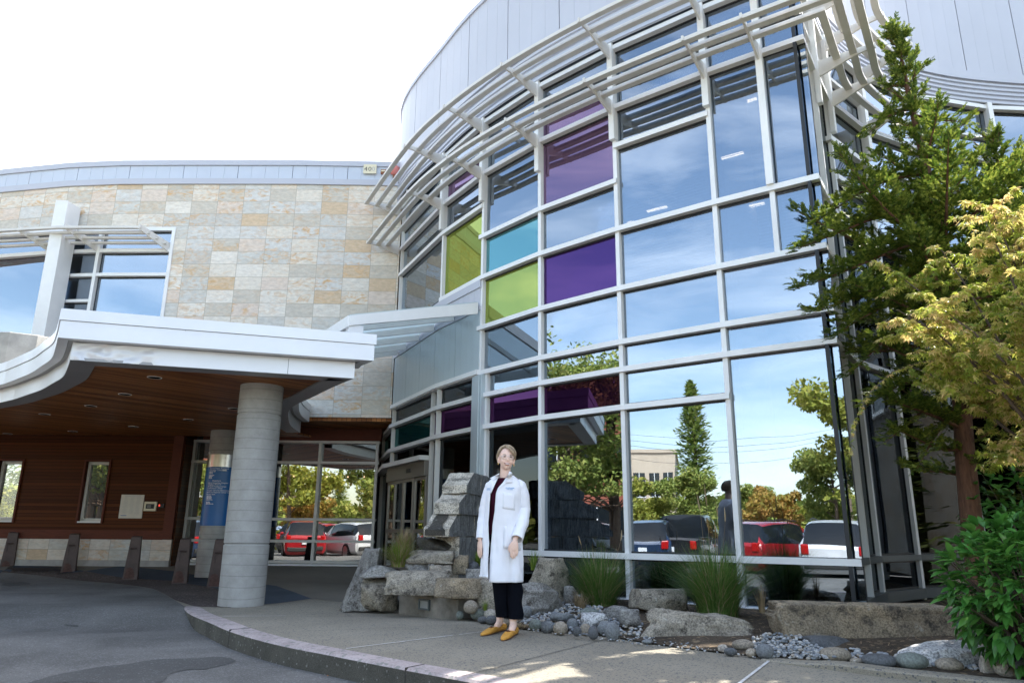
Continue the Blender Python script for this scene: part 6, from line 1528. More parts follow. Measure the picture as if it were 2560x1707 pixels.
# hair: many overlapping locks combed from a side parting
mb = MB(); hr = random.Random(5)
def scalp(a, b_): # a: azimuth from front (-y) clockwise to viewer right, b_: polar angle from crown
    x_ = math.sin(b_)*math.sin(a); y_ = -math.sin(b_)*math.cos(a); z_ = math.cos(b_)
    return Vector((x_*.0815, .012+y_*.100, .028+z_*.096))
mb.ell(Hh(0, .026, .040), (.078*hs, .088*hs, .086*hs), 24, 16, M=HR)
for i in range(620):
    a = hr.uniform(-math.pi, math.pi); front = abs(a) < 1.05
    bmax = (.98 if a > .1 else .80) if front else (1.55 if abs(a) < 1.65 else 2.15)
    if front and a > .35: bmax = 1.25
    b0 = hr.uniform(0, bmax*.55); L_ = hr.uniform(.35, .6)*bmax
    pts = []; rr_ = hr.uniform(.0022, .0042); up_ = hr.uniform(.0, .010); sweep = hr.uniform(.15, .5) if a > -.45 else -hr.uniform(.1, .35)
    for k_ in range(6):
        f = k_/5; b_ = min(bmax, b0+L_*f); aa = a+sweep*f*(1.2 if front else .4); p = scalp(aa, b_); n = Vector((p.x/.0815**2, (p.y-.012)/.1**2, (p.z-.028)/.096**2)).normalized(); pts.append(Hh(*(p+n*(up_+.004*math.sin(f*3)))))
    mb.tube(pts, [rr_*.7, rr_, rr_, rr_*.9, rr_*.7, rr_*.2], 5)
for i in range(90):   # fringe swept to the viewer's right
    f0 = hr.random(); s0 = Vector((-.030+.03*f0, -.062, .104)); mid = Vector((.012+.035*f0, -.094+.01*f0, .080-.02*f0)); e = Vector((.052+.026*f0, -.070+.04*f0, .040-.045*f0)); j = Vector((hr.uniform(-.006, .006), hr.uniform(-.004, .006), hr.uniform(-.008, .008)))
    mb.tube([Hh(*s0), Hh(*(s0.lerp(mid, .6)+j*.5+Vector((0, 0, .006)))), Hh(*(mid+j)), Hh(*(mid.lerp(e, .5)+j+Vector((.006, 0, .004)))), Hh(*(e+j))], [.002, .0035, .0038, .003, .0008], 5)
ho = mb.build('hair', hair_m, None, smooth=True); ho.parent = bo; ho.matrix_parent_inverse = Matrix.Identity(4)
# clothes
mb = MB(); loft(mb, [(W(398, 322, .03), (.062, 0, 0), (0, .060, 0)), (W(398, 340, .03), (.085, 0, 0), (0, .076, 0)), (W(394, 385, .03), (.155, 0, 0), (0, .102, 0)), (W(388, 450, .02), (.150, 0, 0), (0, .125, 0)), (W(384, 560, .03), (.135, 0, 0), (0, .108, 0)), (W(386, 700, .03), (.150, 0, 0), (0, .112, 0)), (W(388, 716, .03), (.150, 0, 0), (0, .110, 0))], 32)
o = mb.build('top', top_m, smooth=60); o.parent = bo; o.matrix_parent_inverse = Matrix.Identity(4)
mb = MB()
def leg(hip, kn, an, r0, r1, r2):
    secs = []
    for k_ in range(15):
        f = k_/14; c = hip.lerp(kn, f/.45) if f < .45 else kn.lerp(an, (f-.45)/.55); r_ = r0+(r1-r0)*f/.45 if f < .45 else r1+(r2-r1)*(f-.45)/.55
        wv = .004*math.sin(f*17+r0*50); secs.append((c+Vector((wv, 0, 0)), (r_+wv, 0, 0), (0, r_*1.12, 0)))
    loft(mb, secs, 22)
leg(W(352, 850, .03), W(366, 1060, -.0), W(385, 1291, .06), .092, .073, .064); leg(W(446, 850, .03), W(462, 1060, -.01), W(475, 1303, .0), .092, .076, .065)
loft(mb, [(W(388, 700, .03), (.146, 0, 0), (0, .106, 0)), (W(394, 800, .03), (.165, 0, 0), (0, .118, 0)), (W(400, 880, .03), (.165, 0, 0), (0, .12, 0))], 28)
o = mb.build('trousers', trou_m, smooth=60); o.parent = bo; o.matrix_parent_inverse = Matrix.Identity(4)
# lab coat shell
TAB = [(303, 340, 462, .070), (318, 318, 478, .082), (345, 284, 508, .105), (385, 268, 522, .128), (450, 263, 518, .140), (560, 258, 508, .140), (650, 254, 508, .140), (760, 246, 514, .150), (900, 238, 521, .166), (1042, 231, 527, .182)]
LE = [(303, 352), (345, 338), (430, 300), (560, 290), (640, 284), (700, 287), (780, 292), (1042, 294)]
RE = [(303, 418), (345, 398), (395, 358), (430, 344), (560, 334), (640, 322), (700, 316), (780, 304), (900, 298), (1042, 291)]
def it(tab, y_, k_=1):
    for a, b in zip(tab, tab[1:]):
        if a[0] <= y_ <= b[0]: f = (y_-a[0])/(b[0]-a[0]); return a[k_]+(b[k_]-a[k_])*f
    return tab[-1][k_]
mb = MB(); NA, NZ = 72, 56; vs = []
for i in range(NZ+1):
    cy_ = 303+(1042-303)*(i/NZ)
    xl, xr, b_ = it(TAB, cy_, 1), it(TAB, cy_, 2), it(TAB, cy_, 3)
    cl, crr = W(xl, cy_, .03), W(xr, cy_, .03); c = (cl+crr)/2; a_ = (crr.x-cl.x)/2
    le, re_ = W(it(LE, cy_), cy_, -.11).x, W(it(RE, cy_), cy_, -.11).x
    tl = math.asin(max(-.99, min(.99, (le-c.x)/a_))); tr_ = math.asin(max(-.99, min(.99, (re_-c.x)/a_)))
    for j in range(NA+1):
        # from the right front edge, round the back, to the left front edge
        th = tr_+(2*math.pi-(tr_-tl))*j/NA
        sx_, sy_ = math.sin(th), -math.cos(th); pw = 2/2.4
        fold = (mnoise.noise(Vector((th*2.6, cy_*.0035, 2)))*.026+mnoise.noise(Vector((th*6., cy_*.004, 7)))*.013)*ss((cy_-480)/350)+mnoise.noise(Vector((th*3, cy_*.02, 4)))*.0035
        hem = .022 if (j > NA*.72 and i == NZ) else 0
        x_ = c.x+(a_+fold)*math.copysign(abs(sx_)**pw, sx_); y_ = c.y+(b_+fold)*math.copysign(abs(sy_)**pw, sy_)
        zz = c.z+(.055*ss((j-NA*.72)/(NA*.05)) if i == NZ else 0)+(.03*ss((j-NA*.72)/(NA*.05)) if i == NZ-1 else 0)
        vs.append((x_, y_, zz))
fs = [(i*(NA+1)+j, (i+1)*(NA+1)+j, (i+1)*(NA+1)+j+1, i*(NA+1)+j+1) for i in range(NZ) for j in range(NA)]
mb.add(vs, fs)
co = mb.build('lab_coat', coat_m, smooth=True); sd_ = co.modifiers.new('s', 'SOLIDIFY'); sd_.thickness = .004; co.parent = bo; co.matrix_parent_inverse = Matrix.Identity(4)
def sleeve(name, P_, cuff):
    mb = MB(); secs = []
    for k_ in range(len(P_)-1):
        for m_ in range(6):
            f = m_/6; a, b = P_[k_], P_[k_+1]; p = W(a[0]+(b[0]-a[0])*f, a[1]+(b[1]-a[1])*f, a[2]+(b[2]-a[2])*f); r_ = (a[3]+(b[3]-a[3])*f)*.00138
            r_ += .005*mnoise.noise(Vector((p.z*16, k_*.5, P_[0][0])))+.003*mnoise.noise(Vector((p.z*45, 1, 3))); secs.append((p, r_))
    p = W(*P_[-1][:3]); secs.append((p, P_[-1][3]*.00138)); out = []
    for i, (p, r_) in enumerate(secs):
        d = (secs[min(i+1, len(secs)-1)][0]-secs[max(i-1, 0)][0]).normalized(); ax = Vector((1, 0, 0)); ax = (ax-d*ax.dot(d)).normalized(); ay = d.cross(ax); out.append((p, ax*r_, ay*r_*1.08))
    loft(mb, out, 24, cap=False)
    d = (secs[-1][0]-secs[-4][0]).normalized(); p0, p1 = secs[-1][0]-d*cuff, secs[-1][0]+d*.004; r_ = P_[-1][3]*.00138+.005; ax = Vector((1, 0, 0)); ax = (ax-d*ax.dot(d)).normalized(); ay = d.cross(ax)
    loft(mb, [(p0, ax*(r_-.004), ay*(r_-.004)), (p0+d*.003, ax*r_, ay*r_), (p1, ax*(r_+.001), ay*(r_+.001)), (p1, ax*(r_-.008), ay*(r_-.008))], 24, cap=False)
    o = mb.build(name, coat_m, smooth=50); o.parent = bo; o.matrix_parent_inverse = Matrix.Identity(4)
sleeve('sleeve', [(318, 352, .03, 24), (300, 380, .03, 42), (278, 450, .04, 41), (258, 540, .05, 38), (244, 620, .04, 36), (231, 700, .01, 30), (226, 742, -.01, 25)], .055)
sleeve('sleeve', [(476, 345, .03, 26), (500, 378, .03, 48), (522, 450, .04, 47), (530, 540, .04, 45), (524, 620, -.02, 42), (502, 690, -.09, 39), (484, 744, -.14, 36)], .062)
# collar, pockets, badge stitching: thin pieces lying on the coat
def coat_y(x_, cy_):
    xl, xr, b_ = it(TAB, cy_, 1), it(TAB, cy_, 2), it(TAB, cy_, 3); u_ = max(-.97, min(.97, (x_-(xl+xr)/2)/((xr-xl)/2))); return .03-b_*(1-abs(u_)**2.4)**(1/2.4)
def patch(name, pts, lift=.0015, mat=coat_m, K=6, th=.002):
    """four corner patch (tl, tr, br, bl) in coat coordinates, draped on the shell"""
    mb = MB(); vs = []
    for i in range(K+1):
        for j in range(K+1):
            u_, v_ = j/K, i/K; x_ = (pts[0][0]*(1-u_)+pts[1][0]*u_)*(1-v_)+(pts[3][0]*(1-u_)+pts[2][0]*u_)*v_; y_ = (pts[0][1]*(1-u_)+pts[1][1]*u_)*(1-v_)+(pts[3][1]*(1-u_)+pts[2][1]*u_)*v_
            vs.append(W(x_, y_, coat_y(x_, y_)-lift))
    mb.add(vs, [(i*(K+1)+j, (i+1)*(K+1)+j, (i+1)*(K+1)+j+1, i*(K+1)+j+1) for i in range(K) for j in range(K)])
    o = mb.build(name, mat, smooth=True); s_ = o.modifiers.new('s', 'SOLIDIFY'); s_.thickness = th; s_.offset = 0; o.parent = co; o.matrix_parent_inverse = Matrix.Identity(4); return o
patch('chest_pocket', [(384, 420), (472, 430), (468, 546), (381, 534)]); patch('pocket', [(392, 655), (508, 662), (512, 826), (388, 812)], .004)
patch('collar', [(430, 272), (448, 282), (452, 352), (400, 352)], .016); patch('lapel', [(418, 300), (440, 330), (362, 392), (352, 400)], .012)
patch('collar', [(360, 286), (352, 318), (316, 336), (292, 322)], .014); patch('lapel', [(352, 318), (338, 345), (300, 430), (298, 350)], .006)
mb = MB(); sr = random.Random(3)
def st(x0, x1, y_):
    x_ = x0
    while x_ < x1:
        w_ = sr.uniform(2.2, 4.2); p = W(x_, y_+(x_-x0)*.03, coat_y(x_, y_)-.008); q = W(min(x1, x_+w_), y_+(x_-x0)*.03, coat_y(x_+w_, y_)-.008); h_ = Vector((0, 0, .0075*sr.uniform(.7, 1))); mb.quad(p, q, q+h_, p+h_); x_ += w_+sr.choice((1., 1., 2.8))
st(403, 464, 391); st(411, 453, 402); st(274, 297, 396); st(271, 296, 404)
o = mb.build('embroidery', plain('blue_thread', (.06, .28, .60), .7), fix=False); o.parent = co; o.matrix_parent_inverse = Matrix.Identity(4)
# loafers
for H_, T_ in ((RH, RT), (LH, LT)):
    d = (T_-H_); L_ = max(.235, d.length); d.normalize(); H0 = (H_+T_)/2-d*L_/2; s_ = Vector((-d.y, d.x, 0)); mb = MB(); up = Vector((0, 0, 1))
    prof = [(0., .020, .004, .052), (.03, .030, .004, .064), (.12, .033, .004, .060), (.25, .031, .004, .052), (.40, .032, .004, .050), (.55, .038, .004, .058), (.68, .041, .004, .047), (.82, .037, .004, .036), (.93, .026, .004, .028), (1., .008, .006, .018)]
    secs = [(H0+d*L_*f+up*((a+b)/2), s_*w_, up*((b-a)/2)) for f, w_, a, b in prof]; loft(mb, secs, 20, p=2.6)
    sh = mb.build('shoe', shoe_m, smooth=60); sh.parent = bo; sh.matrix_parent_inverse = Matrix.Identity(4)
    mb = MB(); loft(mb, [(H0+d*L_*f+up*.004, s_*(w_+.002), up*.0045) for f, w_, a, b in prof], 16, p=3); q = mb.build('sole', plain('sole', (.10, .055, .03), .6), smooth=50); q.parent = sh; q.matrix_parent_inverse = Matrix.Identity(4)
    mb = MB(); c = H0+d*L_*.58+up*.060; mb.tube([c-s_*.028-up*.012, c+up*.003, c+s_*.028-up*.012], .0035, 6)
    for sg in (-1, 1): mb.tube([c, c+d*.018+s_*sg*.010-up*.008], [.004, .006], 6)
    q = mb.build('tassel', plain('tassel', (.12, .045, .02), .6), smooth=40); q.parent = sh; q.matrix_parent_inverse = Matrix.Identity(4)
# one parent link per piece: children of the body share its inverse so everything stays in world coordinates
for o in list(bo.children_recursive): pass
# ------------------------------------------------------------ what stands across the road (seen mirrored in the glass)
def bounce(x, y, P, n, path=None, z=None):
    """world point met after the sight line through (x, y) is turned back by the pane through P with normal n"""
    d = ray(x, y); s = (P.x*n.x+P.y*n.y)/(d.x*n.x+d.y*n.y); hit = d*s+Vector((0, 0, CAMH)); r_ = d-2*(d.x*n.x+d.y*n.y)*Vector((n.x, n.y, 0))
    if z is not None: t = (z-hit.z)/r_.z
    else: t = path/Vector((r_.x, r_.y)).length-s
    return hit+r_*t
def bay(a, b): p, q = NODES[IX[a]], NODES[IX[b]]; n = outn(p, q); return p-n*.1, n
B34, B46, B23 = bay('3', '4'), bay('4', '6'), bay('2', '3')
ENT = (V2(-4, 15.98), V2(0, -1)); CED = (V2(-8, 14.73), V2(0, -1))
ZG = -.40
# cars
def paint(name, col): m_ = plain(name, col, .28, .1, .02, 2.); m_.node_tree.nodes['Principled BSDF'].inputs['Coat Weight'].default_value = .6; return m_
carglass = plain('car_glass', (.012, .015, .018), .05, 0); tyre = plain('tyre', (.02, .02, .02), .9); rim = plain('rim', (.45, .45, .46), .3, .8); tail = plain('tail_light', (.45, .01, .01), .2); dkp = plain('car_trim', (.03, .03, .03), .6)
ST = {'suv': [(-2.25, .38, .92, .95, .78, .78), (-2.18, .30, .98, 1.05, .88, .74), (-2.05, .28, 1.02, 1.28, .90, .70), (-1.78, .27, 1.04, 1.60, .92, .66), (-1.2, .26, 1.03, 1.68, .93, .68), (-.2, .26, 1.02, 1.70, .93, .69), (.45, .26, 1.01, 1.62, .92, .66), (1.15, .27, .99, 1.06, .91, .74), (1.7, .28, .95, .97, .90, .78), (2.1, .32, .84, .86, .84, .74), (2.28, .42, .70, .72, .72, .66)],
      'pickup': [(-2.7, .50, 1.05, 1.06, .86, .84), (-2.66, .42, 1.12, 1.13, .93, .90), (-1.1, .40, 1.12, 1.13, .95, .92), (-1.06, .40, 1.12, 1.40, .95, .76), (-.95, .40, 1.12, 1.84, .95, .72), (.1, .40, 1.11, 1.88, .95, .73), (.6, .40, 1.10, 1.78, .95, .70), (1.25, .40, 1.08, 1.14, .94, .80), (2.2, .42, 1.02, 1.04, .93, .84), (2.6, .46, .92, .94, .86, .80)]}
def car(kind, body, label, loc, rz, group='cars parked across the road'):
    t = thing('parked_car', label, 'car', loc, group, rz); st_ = ST[kind]; vs = []; N_ = 14; mb = MB(); mi = []
    for x_, zb, zm, zr_, wm, wr in st_:
        half = [(wm*.86, zb), (wm*.97, zb+.12), (wm, (zb+zm)/2), (wm*.97, zm), (wr+(wm*.97-wr)*.08, zr_-.07*min(1, (zr_-zm)*3)), (wr*.86, zr_-.01), (wr*.35, zr_+.012*min(1, (zr_-zm)*4))]
        vs += [(x_, -a, z) for a, z in half]+[(x_, a, z) for a, z in reversed(half)]
    fs = []; M_ = []
    for k_ in range(len(st_)-1):
        tall = min(st_[k_][3]-st_[k_][2], st_[k_+1][3]-st_[k_+1][2]) > .2; slope = abs(st_[k_][3]-st_[k_+1][3]) > .22
        for j in range(N_):
            fs.append((k_*N_+j, k_*N_+(j+1) % N_, (k_+1)*N_+(j+1) % N_, (k_+1)*N_+j)); g = 0
            if j in (3, 9) and tall: g = 1
            if slope and j in (4, 5, 6, 7, 8): g = 1
            M_.append(g)
    fs += [tuple(range(N_-1, -1, -1)), tuple(range((len(st_)-1)*N_, len(st_)*N_))]; M_ += [0, 0]
    mb.add(vs, fs); mb.mi = M_; mb.build('body', [body, carglass], t, smooth=28)
    xr, xf = (-1.38, 1.42) if kind == 'suv' else (-1.75, 1.65)
    r_ = .36 if kind == 'suv' else .41
    for x_ in (xr, xf):
        for s in (-1, 1):
            mb = MB(); Q = Matrix.Rotation(R(90), 4, 'X'); mb.lathe((0, 0, 0), [(r_*.72, -.11), (r_*.97, -.11), (r_, -.06), (r_, .06), (r_*.97, .11), (r_*.72, .11)], 24); mb.v = [tuple(Q @ Vector(v)) for v in mb.v]; w_ = mb.build('wheel', tyre, t, smooth=40); w_.location = (x_, s*.84, r_)
            mb = MB(); mb.lathe((0, 0, 0), [(r_*.7, -.118), (r_*.62, -.09), (.06, -.10), (.001, -.112)], 20); mb.v = [tuple(Matrix.Rotation(R(90*s), 4, 'X') @ Vector(v)) for v in mb.v]; q = mb.build('rim', rim, w_, smooth=30)
    xb = st_[0][0]
    for s in (-1, 1): mb = MB(); mb.box((xb+.05, s*.70, .92), (.16, .20, .26)); mb.build('tail_light', tail, t, bevel=.03)
    mb = MB(); mb.box((xb-.01, 0, .50), (.10, 1.5, .16)); mb.build('bumper', dkp, t, bevel=.03)
    mb = MB(); mb.box((xb-.03, 0, .78), (.02, .30, .15)); mb.build('number_plate', M['white_p'], t)
    for s in (-1, 1): mb = MB(); mb.ell((.75, s*1.0, 1.12), (.07, .10, .07), 10, 6); mb.build('mirror', body, t)
    mb = MB()
    for s in (-1, 1): mb.tube([(-1.5, s*.6, 1.70), (-.6, s*.62, 1.76), (.3, s*.6, 1.70)] if kind == 'suv' else [(-2.5, s*.9, 1.15), (-1.8, s*.9, 1.16), (-1.2, s*.9, 1.15)], .018, 6)
    mb.build('rail', dkp, t); return t
def face(p, q): return math.atan2(q.y-p.y, q.x-p.x)
red, white, black, blue_, silver = paint('red_paint', (.36, .012, .018)), paint('white_car_paint', (.75, .76, .78)), paint('black_paint', (.015, .016, .02)), paint('dark_blue_paint', (.02, .04, .09)), paint('silver_paint', (.38, .39, .41))
def put(kind, body, label, px, pane_, dist_rot, path=24.5):
    p = bounce(px, 1340, *pane_, path=path); car(kind, body, label, (p.x, p.y, ZG), math.atan2(p.y-4, p.x-2)+dist_rot)
put('suv', white, 'white car reflected in the glass at the building corner', 2105, B46, .25, 24)
put('suv', red, 'red car reflected in the big corner pane left of the white one', 1935, B46, .75, 25)
put('pickup', black, 'black pickup truck reflected beside the mirrored woman', 1725, B34, .5, 26.5)
put('suv', blue_, 'dark blue car reflected left of the black pickup truck', 1625, B34, .4, 26)
put('suv', silver, 'silver car reflected behind the tree trunks in the glass', 1480, B23, 1.2, 30)
for px, path, b_, lab, rz in ((902, 41, red, 'red car reflected in the entry glazing nearest the doors', .15), (830, 44, red, 'red car further off reflected in the entry glazing', .3), (772, 43, black, 'black car reflected in the entry glazing beside the mullion', .2), (478, 44, white, 'white van like car reflected left of the signed column', .2)):
    p = bounce(px, 1340, *ENT, path=path); car('suv', b_, lab, (p.x, p.y, ZG), -math.pi/2+rz)
p = bounce(40, 1340, *CED, path=36); car('suv', blue_, 'blue car reflected in the narrow cedar wall window', (p.x, p.y, ZG), -math.pi/2+.5)

# trees
M['t_yel'] = leaf_mat('yellow_green_leaf', (.14, .19, .03), (.32, .34, .05), (.50, .44, .10), .3, .6, .35)
M['t_mid'] = leaf_mat('mid_green_leaf', (.12, .18, .04), (.28, .34, .07), (.46, .44, .12), .3, .6, .35)
M['t_dark'] = leaf_mat('fir_needle', (.12, .20, .05), (.26, .34, .09), (.46, .46, .15), .3, .7, .35)
M['t_or'] = leaf_mat('orange_leaf', (.17, .18, .03), (.42, .30, .06), (.56, .28, .09), .3, .6, .35)
M['t_bark'] = plain('lot_bark', (.17, .12, .085), .95, 0, .35, 5., .6, 20., stretch=(4, 4, 1))
def broadleaf(seed, H_, Rr, n, mat, trunks=1, low=.3, leaf=.13):
    rr = random.Random(seed); t = thing('tree', None, None, (0, 0, 0)); tr = MB(); lf = MB(); cl = []
    for k_ in range(trunks):
        bx = Vector((rr.uniform(-.5, .5), rr.uniform(-.5, .5), 0))*(trunks > 1)*1.6; P_ = [bx+Vector((0, 0, -.2))]
        for i in range(1, 7): P_.append(P_[-1]+Vector((rr.uniform(-.12, .12), rr.uniform(-.12, .12), H_*.8/6)))
        tr.tube(P_, [.17*(1-i/8)*(H_/7)**.7 for i in range(7)], 9)
        for i in range(16):
            i0 = rr.randint(2, 6); a = rr.uniform(0, 6.3); L_ = Rr*rr.uniform(.5, 1.); e = P_[i0]+Vector((math.cos(a)*L_, math.sin(a)*L_, rr.uniform(.1, .6)*L_)); tr.tube([P_[i0], P_[i0].lerp(e, .5)+Vector((0, 0, .1)), e], [.05, .03, .008], 5); cl.append((e, rr.uniform(.35, .75)*Rr*.5)); cl.append((P_[i0].lerp(e, .6), .3*Rr))
        cl.append((P_[-1]+Vector((0, 0, .2)), Rr*.4))
    for i in range(n):
        c, r_ = rr.choice(cl); v = Vector((rr.gauss(0, 1), rr.gauss(0, 1), rr.gauss(0, 1))).normalized()*r_*rr.random()**.4; p = c+Vector((v.x, v.y, v.z*.75))
        if p.z < H_*low: continue
        a = Vector((rr.uniform(-1, 1), rr.uniform(-1, 1), rr.uniform(-1, 1))).normalized(); b = a.cross(Vector((rr.uniform(-1, 1), rr.uniform(-1, 1), rr.uniform(-1, 1)))).normalized(); s = leaf*rr.uniform(.6, 1.3); lf.add([p-a*s, p-b*s*.5, p+a*s, p+b*s*.5], [(0, 1, 2, 3)])
    tr.build('trunk', M['t_bark'], t, smooth=50); lf.build('crown', M[mat], t, fix=False); return t
def fir(seed, H_, Rr, mat):
    rr = random.Random(seed); t = thing('fir_tree', None, None, (0, 0, 0)); tr = MB(); lf = MB(); tr.tube([(0, 0, -.2), (0, 0, H_*.5), (0, 0, H_)], [.2, .11, .01], 9)
    for i in range(300):
        f = (i/300)**.8; z = H_*(.1+.9*f); R_ = Rr*(1-f)**.75*rr.uniform(.55, 1.1)+.08; a = i*2.4; d = Vector((math.cos(a), math.sin(a), rr.uniform(-.1, .35))); 
        for k_ in range(16):
            s = rr.uniform(.15, 1.); p = Vector((0, 0, z))+d*R_*s+Vector((rr.uniform(-.12, .12), rr.uniform(-.12, .12), rr.uniform(-.16, .1))); a2 = (d+Vector((rr.uniform(-.6, .6), rr.uniform(-.6, .6), rr.uniform(-.3, .5)))).normalized(); b = a2.cross(Vector((rr.uniform(-.4, .4), rr.uniform(-.4, .4), 1))).normalized(); w_ = rr.uniform(.10, .2); lf.add([p-a2*w_, p-b*w_*.45, p+a2*w_, p+b*w_*.45], [(0, 1, 2, 3)])
    tr.build('trunk', M['t_bark'], t, smooth=50); lf.build('crown', M[mat], t, fix=False); return t
PR = {'yel': broadleaf(1, 5.2, 2.1, 7000, 't_yel'), 'mid': broadleaf(2, 6.6, 2.4, 9000, 't_mid', low=.2), 'or': broadleaf(3, 4.0, 1.7, 5500, 't_or', low=.15), 'cluster': broadleaf(4, 9.5, 2.6, 12000, 't_mid', trunks=4, low=.33, leaf=.12), 'fir': fir(5, 8.6, 1.75, 't_dark'), 'big': broadleaf(6, 9.5, 3.4, 12000, 't_yel', low=.33, leaf=.15)}
used = {}
def tree(kind, px, pane_, path, label, s=1., rz=0.):
    p = bounce(px, 1338, *pane_, path=path); o = PR[kind] if kind not in used else copy_tree(PR[kind]); used[kind] = 1
    o.location = (p.x, p.y, ZG); o.rotation_euler = (0, 0, rz); o.scale = (s, s, s); tag(o, label, 'tree', 'trees around the parking lot'); return o
tree('fir', 1748, B34, 43, 'tall narrow conifer reflected above the mirrored woman', 1.16)
tree('yel', 1610, B34, 38, 'yellow green tree reflected in front of the tan building', .62, 1.)
tree('mid', 1555, B34, 50, 'green tree reflected at the left edge of the third bay', .48, 2.)
tree('yel', 1690, B34, 52, 'low yellow green tree reflected behind the conifer foot', .75, 3.)
tree('or', 1935, B46, 41, 'small orange tree reflected behind the red car', .9, 0.)
tree('mid', 1880, B46, 46, 'loose green tree reflected beside the orange one', .62, 1.4)
tree('yel', 2005, B46, 48, 'rounded yellow green tree reflected between the red and white cars', .62, 2.2)
tree('mid', 2105, B46, 38, 'tall dense tree reflected above the white car', .82, 4.)
tree('cluster', 1400, B23, 23, 'cluster of brown trunked trees reflected left of the road sign', .78, 0.)
tree('cluster', 1520, B23, 26, 'second cluster of brown trunked trees reflected right of the road sign', .85, 2.)
tree('big', 720, ENT, 46, 'large tree with a brown trunk reflected between the columns', .9, .4)
tree('yel', 655, ENT, 51, 'yellow tree reflected right of the near column', 1., 2.5)
tree('mid', 905, ENT, 52, 'broad green tree reflected above the red car in the entry glazing', 1.3, 1.)
tree('fir', 845, ENT, 60, 'dark conifer reflected left of the broad green tree', .75, 1.)
tree('or', 760, ENT, 56, 'orange tinged tree reflected behind the black car', 1.1, 1.)
tree('yel', 250, CED, 30, 'tree reflected in the narrow window beside the notice', .66, 1.)
tree('mid', 55, CED, 40, 'tree reflected in the leftmost narrow window', .66, 1.)
tree('mid', 985, ENT, 44, 'green tree reflected at the sliding doors', 1.1, 3.)
# a far row of tree tops that closes the horizon
rr = random.Random(77); mb = MB()
for i in range(16000):
    a = rr.uniform(R(150), R(300)); d = 85+rr.gauss(0, 5); hh = 5.2+2.6*mnoise.noise(Vector((a*7, 1, 0)))+1.5*mnoise.noise(Vector((a*25, 4, 0))); z = rr.random()**.7*hh; p = Vector((math.cos(a)*d, math.sin(a)*d, ZG+z)); u_ = Vector((rr.uniform(-1, 1), rr.uniform(-1, 1), rr.uniform(-1, 1))).normalized()*.8; v_ = u_.cross(Vector((rr.uniform(-1, 1), rr.uniform(-1, 1), 1))).normalized()*.5; mb.quad(p-u_, p-v_, p+u_, p+v_)
tag(mb.build('distant_woods', M['t_mid'], fix=False), kind='stuff')
# hedge of blue hydrangeas on a kerbed island
M['hyd'] = plain('hydrangea_blue', (.28, .36, .52), .8, 0, .2, 4.)
p = bounce(700, 1345, *ENT, path=44); hd = thing('hydrangea_hedge', 'hedge with pale blue flower heads reflected in the entry glazing', 'hedge', (p.x, p.y, ZG)); lf = MB(); fl = MB()
for i in range(5000): q = Vector((rr.uniform(-2.2, 2.2), rr.uniform(-.7, .7), rr.random()**.6*1.25)); a = Vector((rr.uniform(-1, 1), rr.uniform(-1, 1), rr.uniform(-.5, .5))).normalized()*.08; b = a.cross(Vector((0, .4, 1))).normalized()*.05; lf.quad(q-a, q-b, q+a, q+b)
for i in range(60): fl.ell((rr.uniform(-2.1, 2.1), rr.uniform(-.7, .8), 1.15+rr.random()*.25), (.10, .10, .07), 8, 6)
lf.build('leaves', M['t_yel'], hd, fix=False); fl.build('flowers', M['hyd'], hd)
mb = MB(); mb.box((p.x, p.y, ZG+.08), (5.4, 2.2, .2)); o = mb.build('kerbed_island', M['concrete'], bevel=.03); o['kind'] = 'structure'

# buildings
M['brick'] = plain('red_brick', (.30, .085, .05), .85, 0, .2, 6.)
M['annex'] = stone_tiles('annex_stone', .9, .45, 0, 0, .25)
M['tanw'] = plain('tan_stucco', (.52, .42, .32), .8, 0, .05, 1.)
def building(name, label, c, rz, dx_, dy_, h_, wall, bands, cap):
    t = thing(name, label, 'building', (c.x, c.y, ZG), None, rz); mb = MB(); mb.box((0, 0, h_/2), (dx_, dy_, h_)); mb.build('wall', M[wall], t)
    mb = MB(); mb.box((0, 0, h_+.12), (dx_+.3, dy_+.3, .3)); mb.build('roof', M[cap], t)
    for z0, z1, n in bands:
        for face_ in (0, 1):
            W_ = (dx_ if face_ == 0 else dy_); w_ = W_/n
            for sgn in (-1, 1):
                for i in range(n):
                    u_ = -W_/2+w_*(i+.5); mb = MB()
                    if face_ == 0: mb.box((u_, sgn*(dy_/2+.03), (z0+z1)/2), (w_*.72, .06, z1-z0))
                    else: mb.box((sgn*(dx_/2+.03), u_, (z0+z1)/2), (.06, w_*.72, z1-z0))
                    o = mb.build('window', carglass, t)
                    mb = MB()
                    if face_ == 0: mb.box((u_, sgn*(dy_/2+.06), z0-.06), (w_*.78, .12, .1)); mb.box((u_, sgn*(dy_/2+.07), (z0+z1)/2), (.06, .02, z1-z0))
                    else: mb.box((sgn*(dx_/2+.06), u_, z0-.06), (.12, w_*.78, .1)); mb.box((sgn*(dx_/2+.07), u_, (z0+z1)/2), (.02, .06, z1-z0))
                    mb.build('frame', M['alu'], o)
    return t
p = bounce(1600, 1300, *B34, path=88); building('office_building', 'tan office block with dark window bands reflected behind trees', p, .5, 17, 9, 9.8, 'tanw', [(1.2, 3.2, 6), (5.0, 7.8, 6)], 'tanw')
p = bounce(1392, 1300, *B23, path=46); building('brick_building', 'red brick building with pale sills reflected behind brown tree trunks', p, .15, 14, 10, 8.4, 'brick', [(1.0, 2.6, 5), (4.6, 6.2, 5)], 'white_p')
p = bounce(455, 1300, *ENT, path=82); building('brick_building', 'orange red brick building reflected beside the column with the sign', p, .1, 13, 10, 10.5, 'brick', [(1.0, 2.6, 3), (4.4, 6.0, 3)], 'white_p')
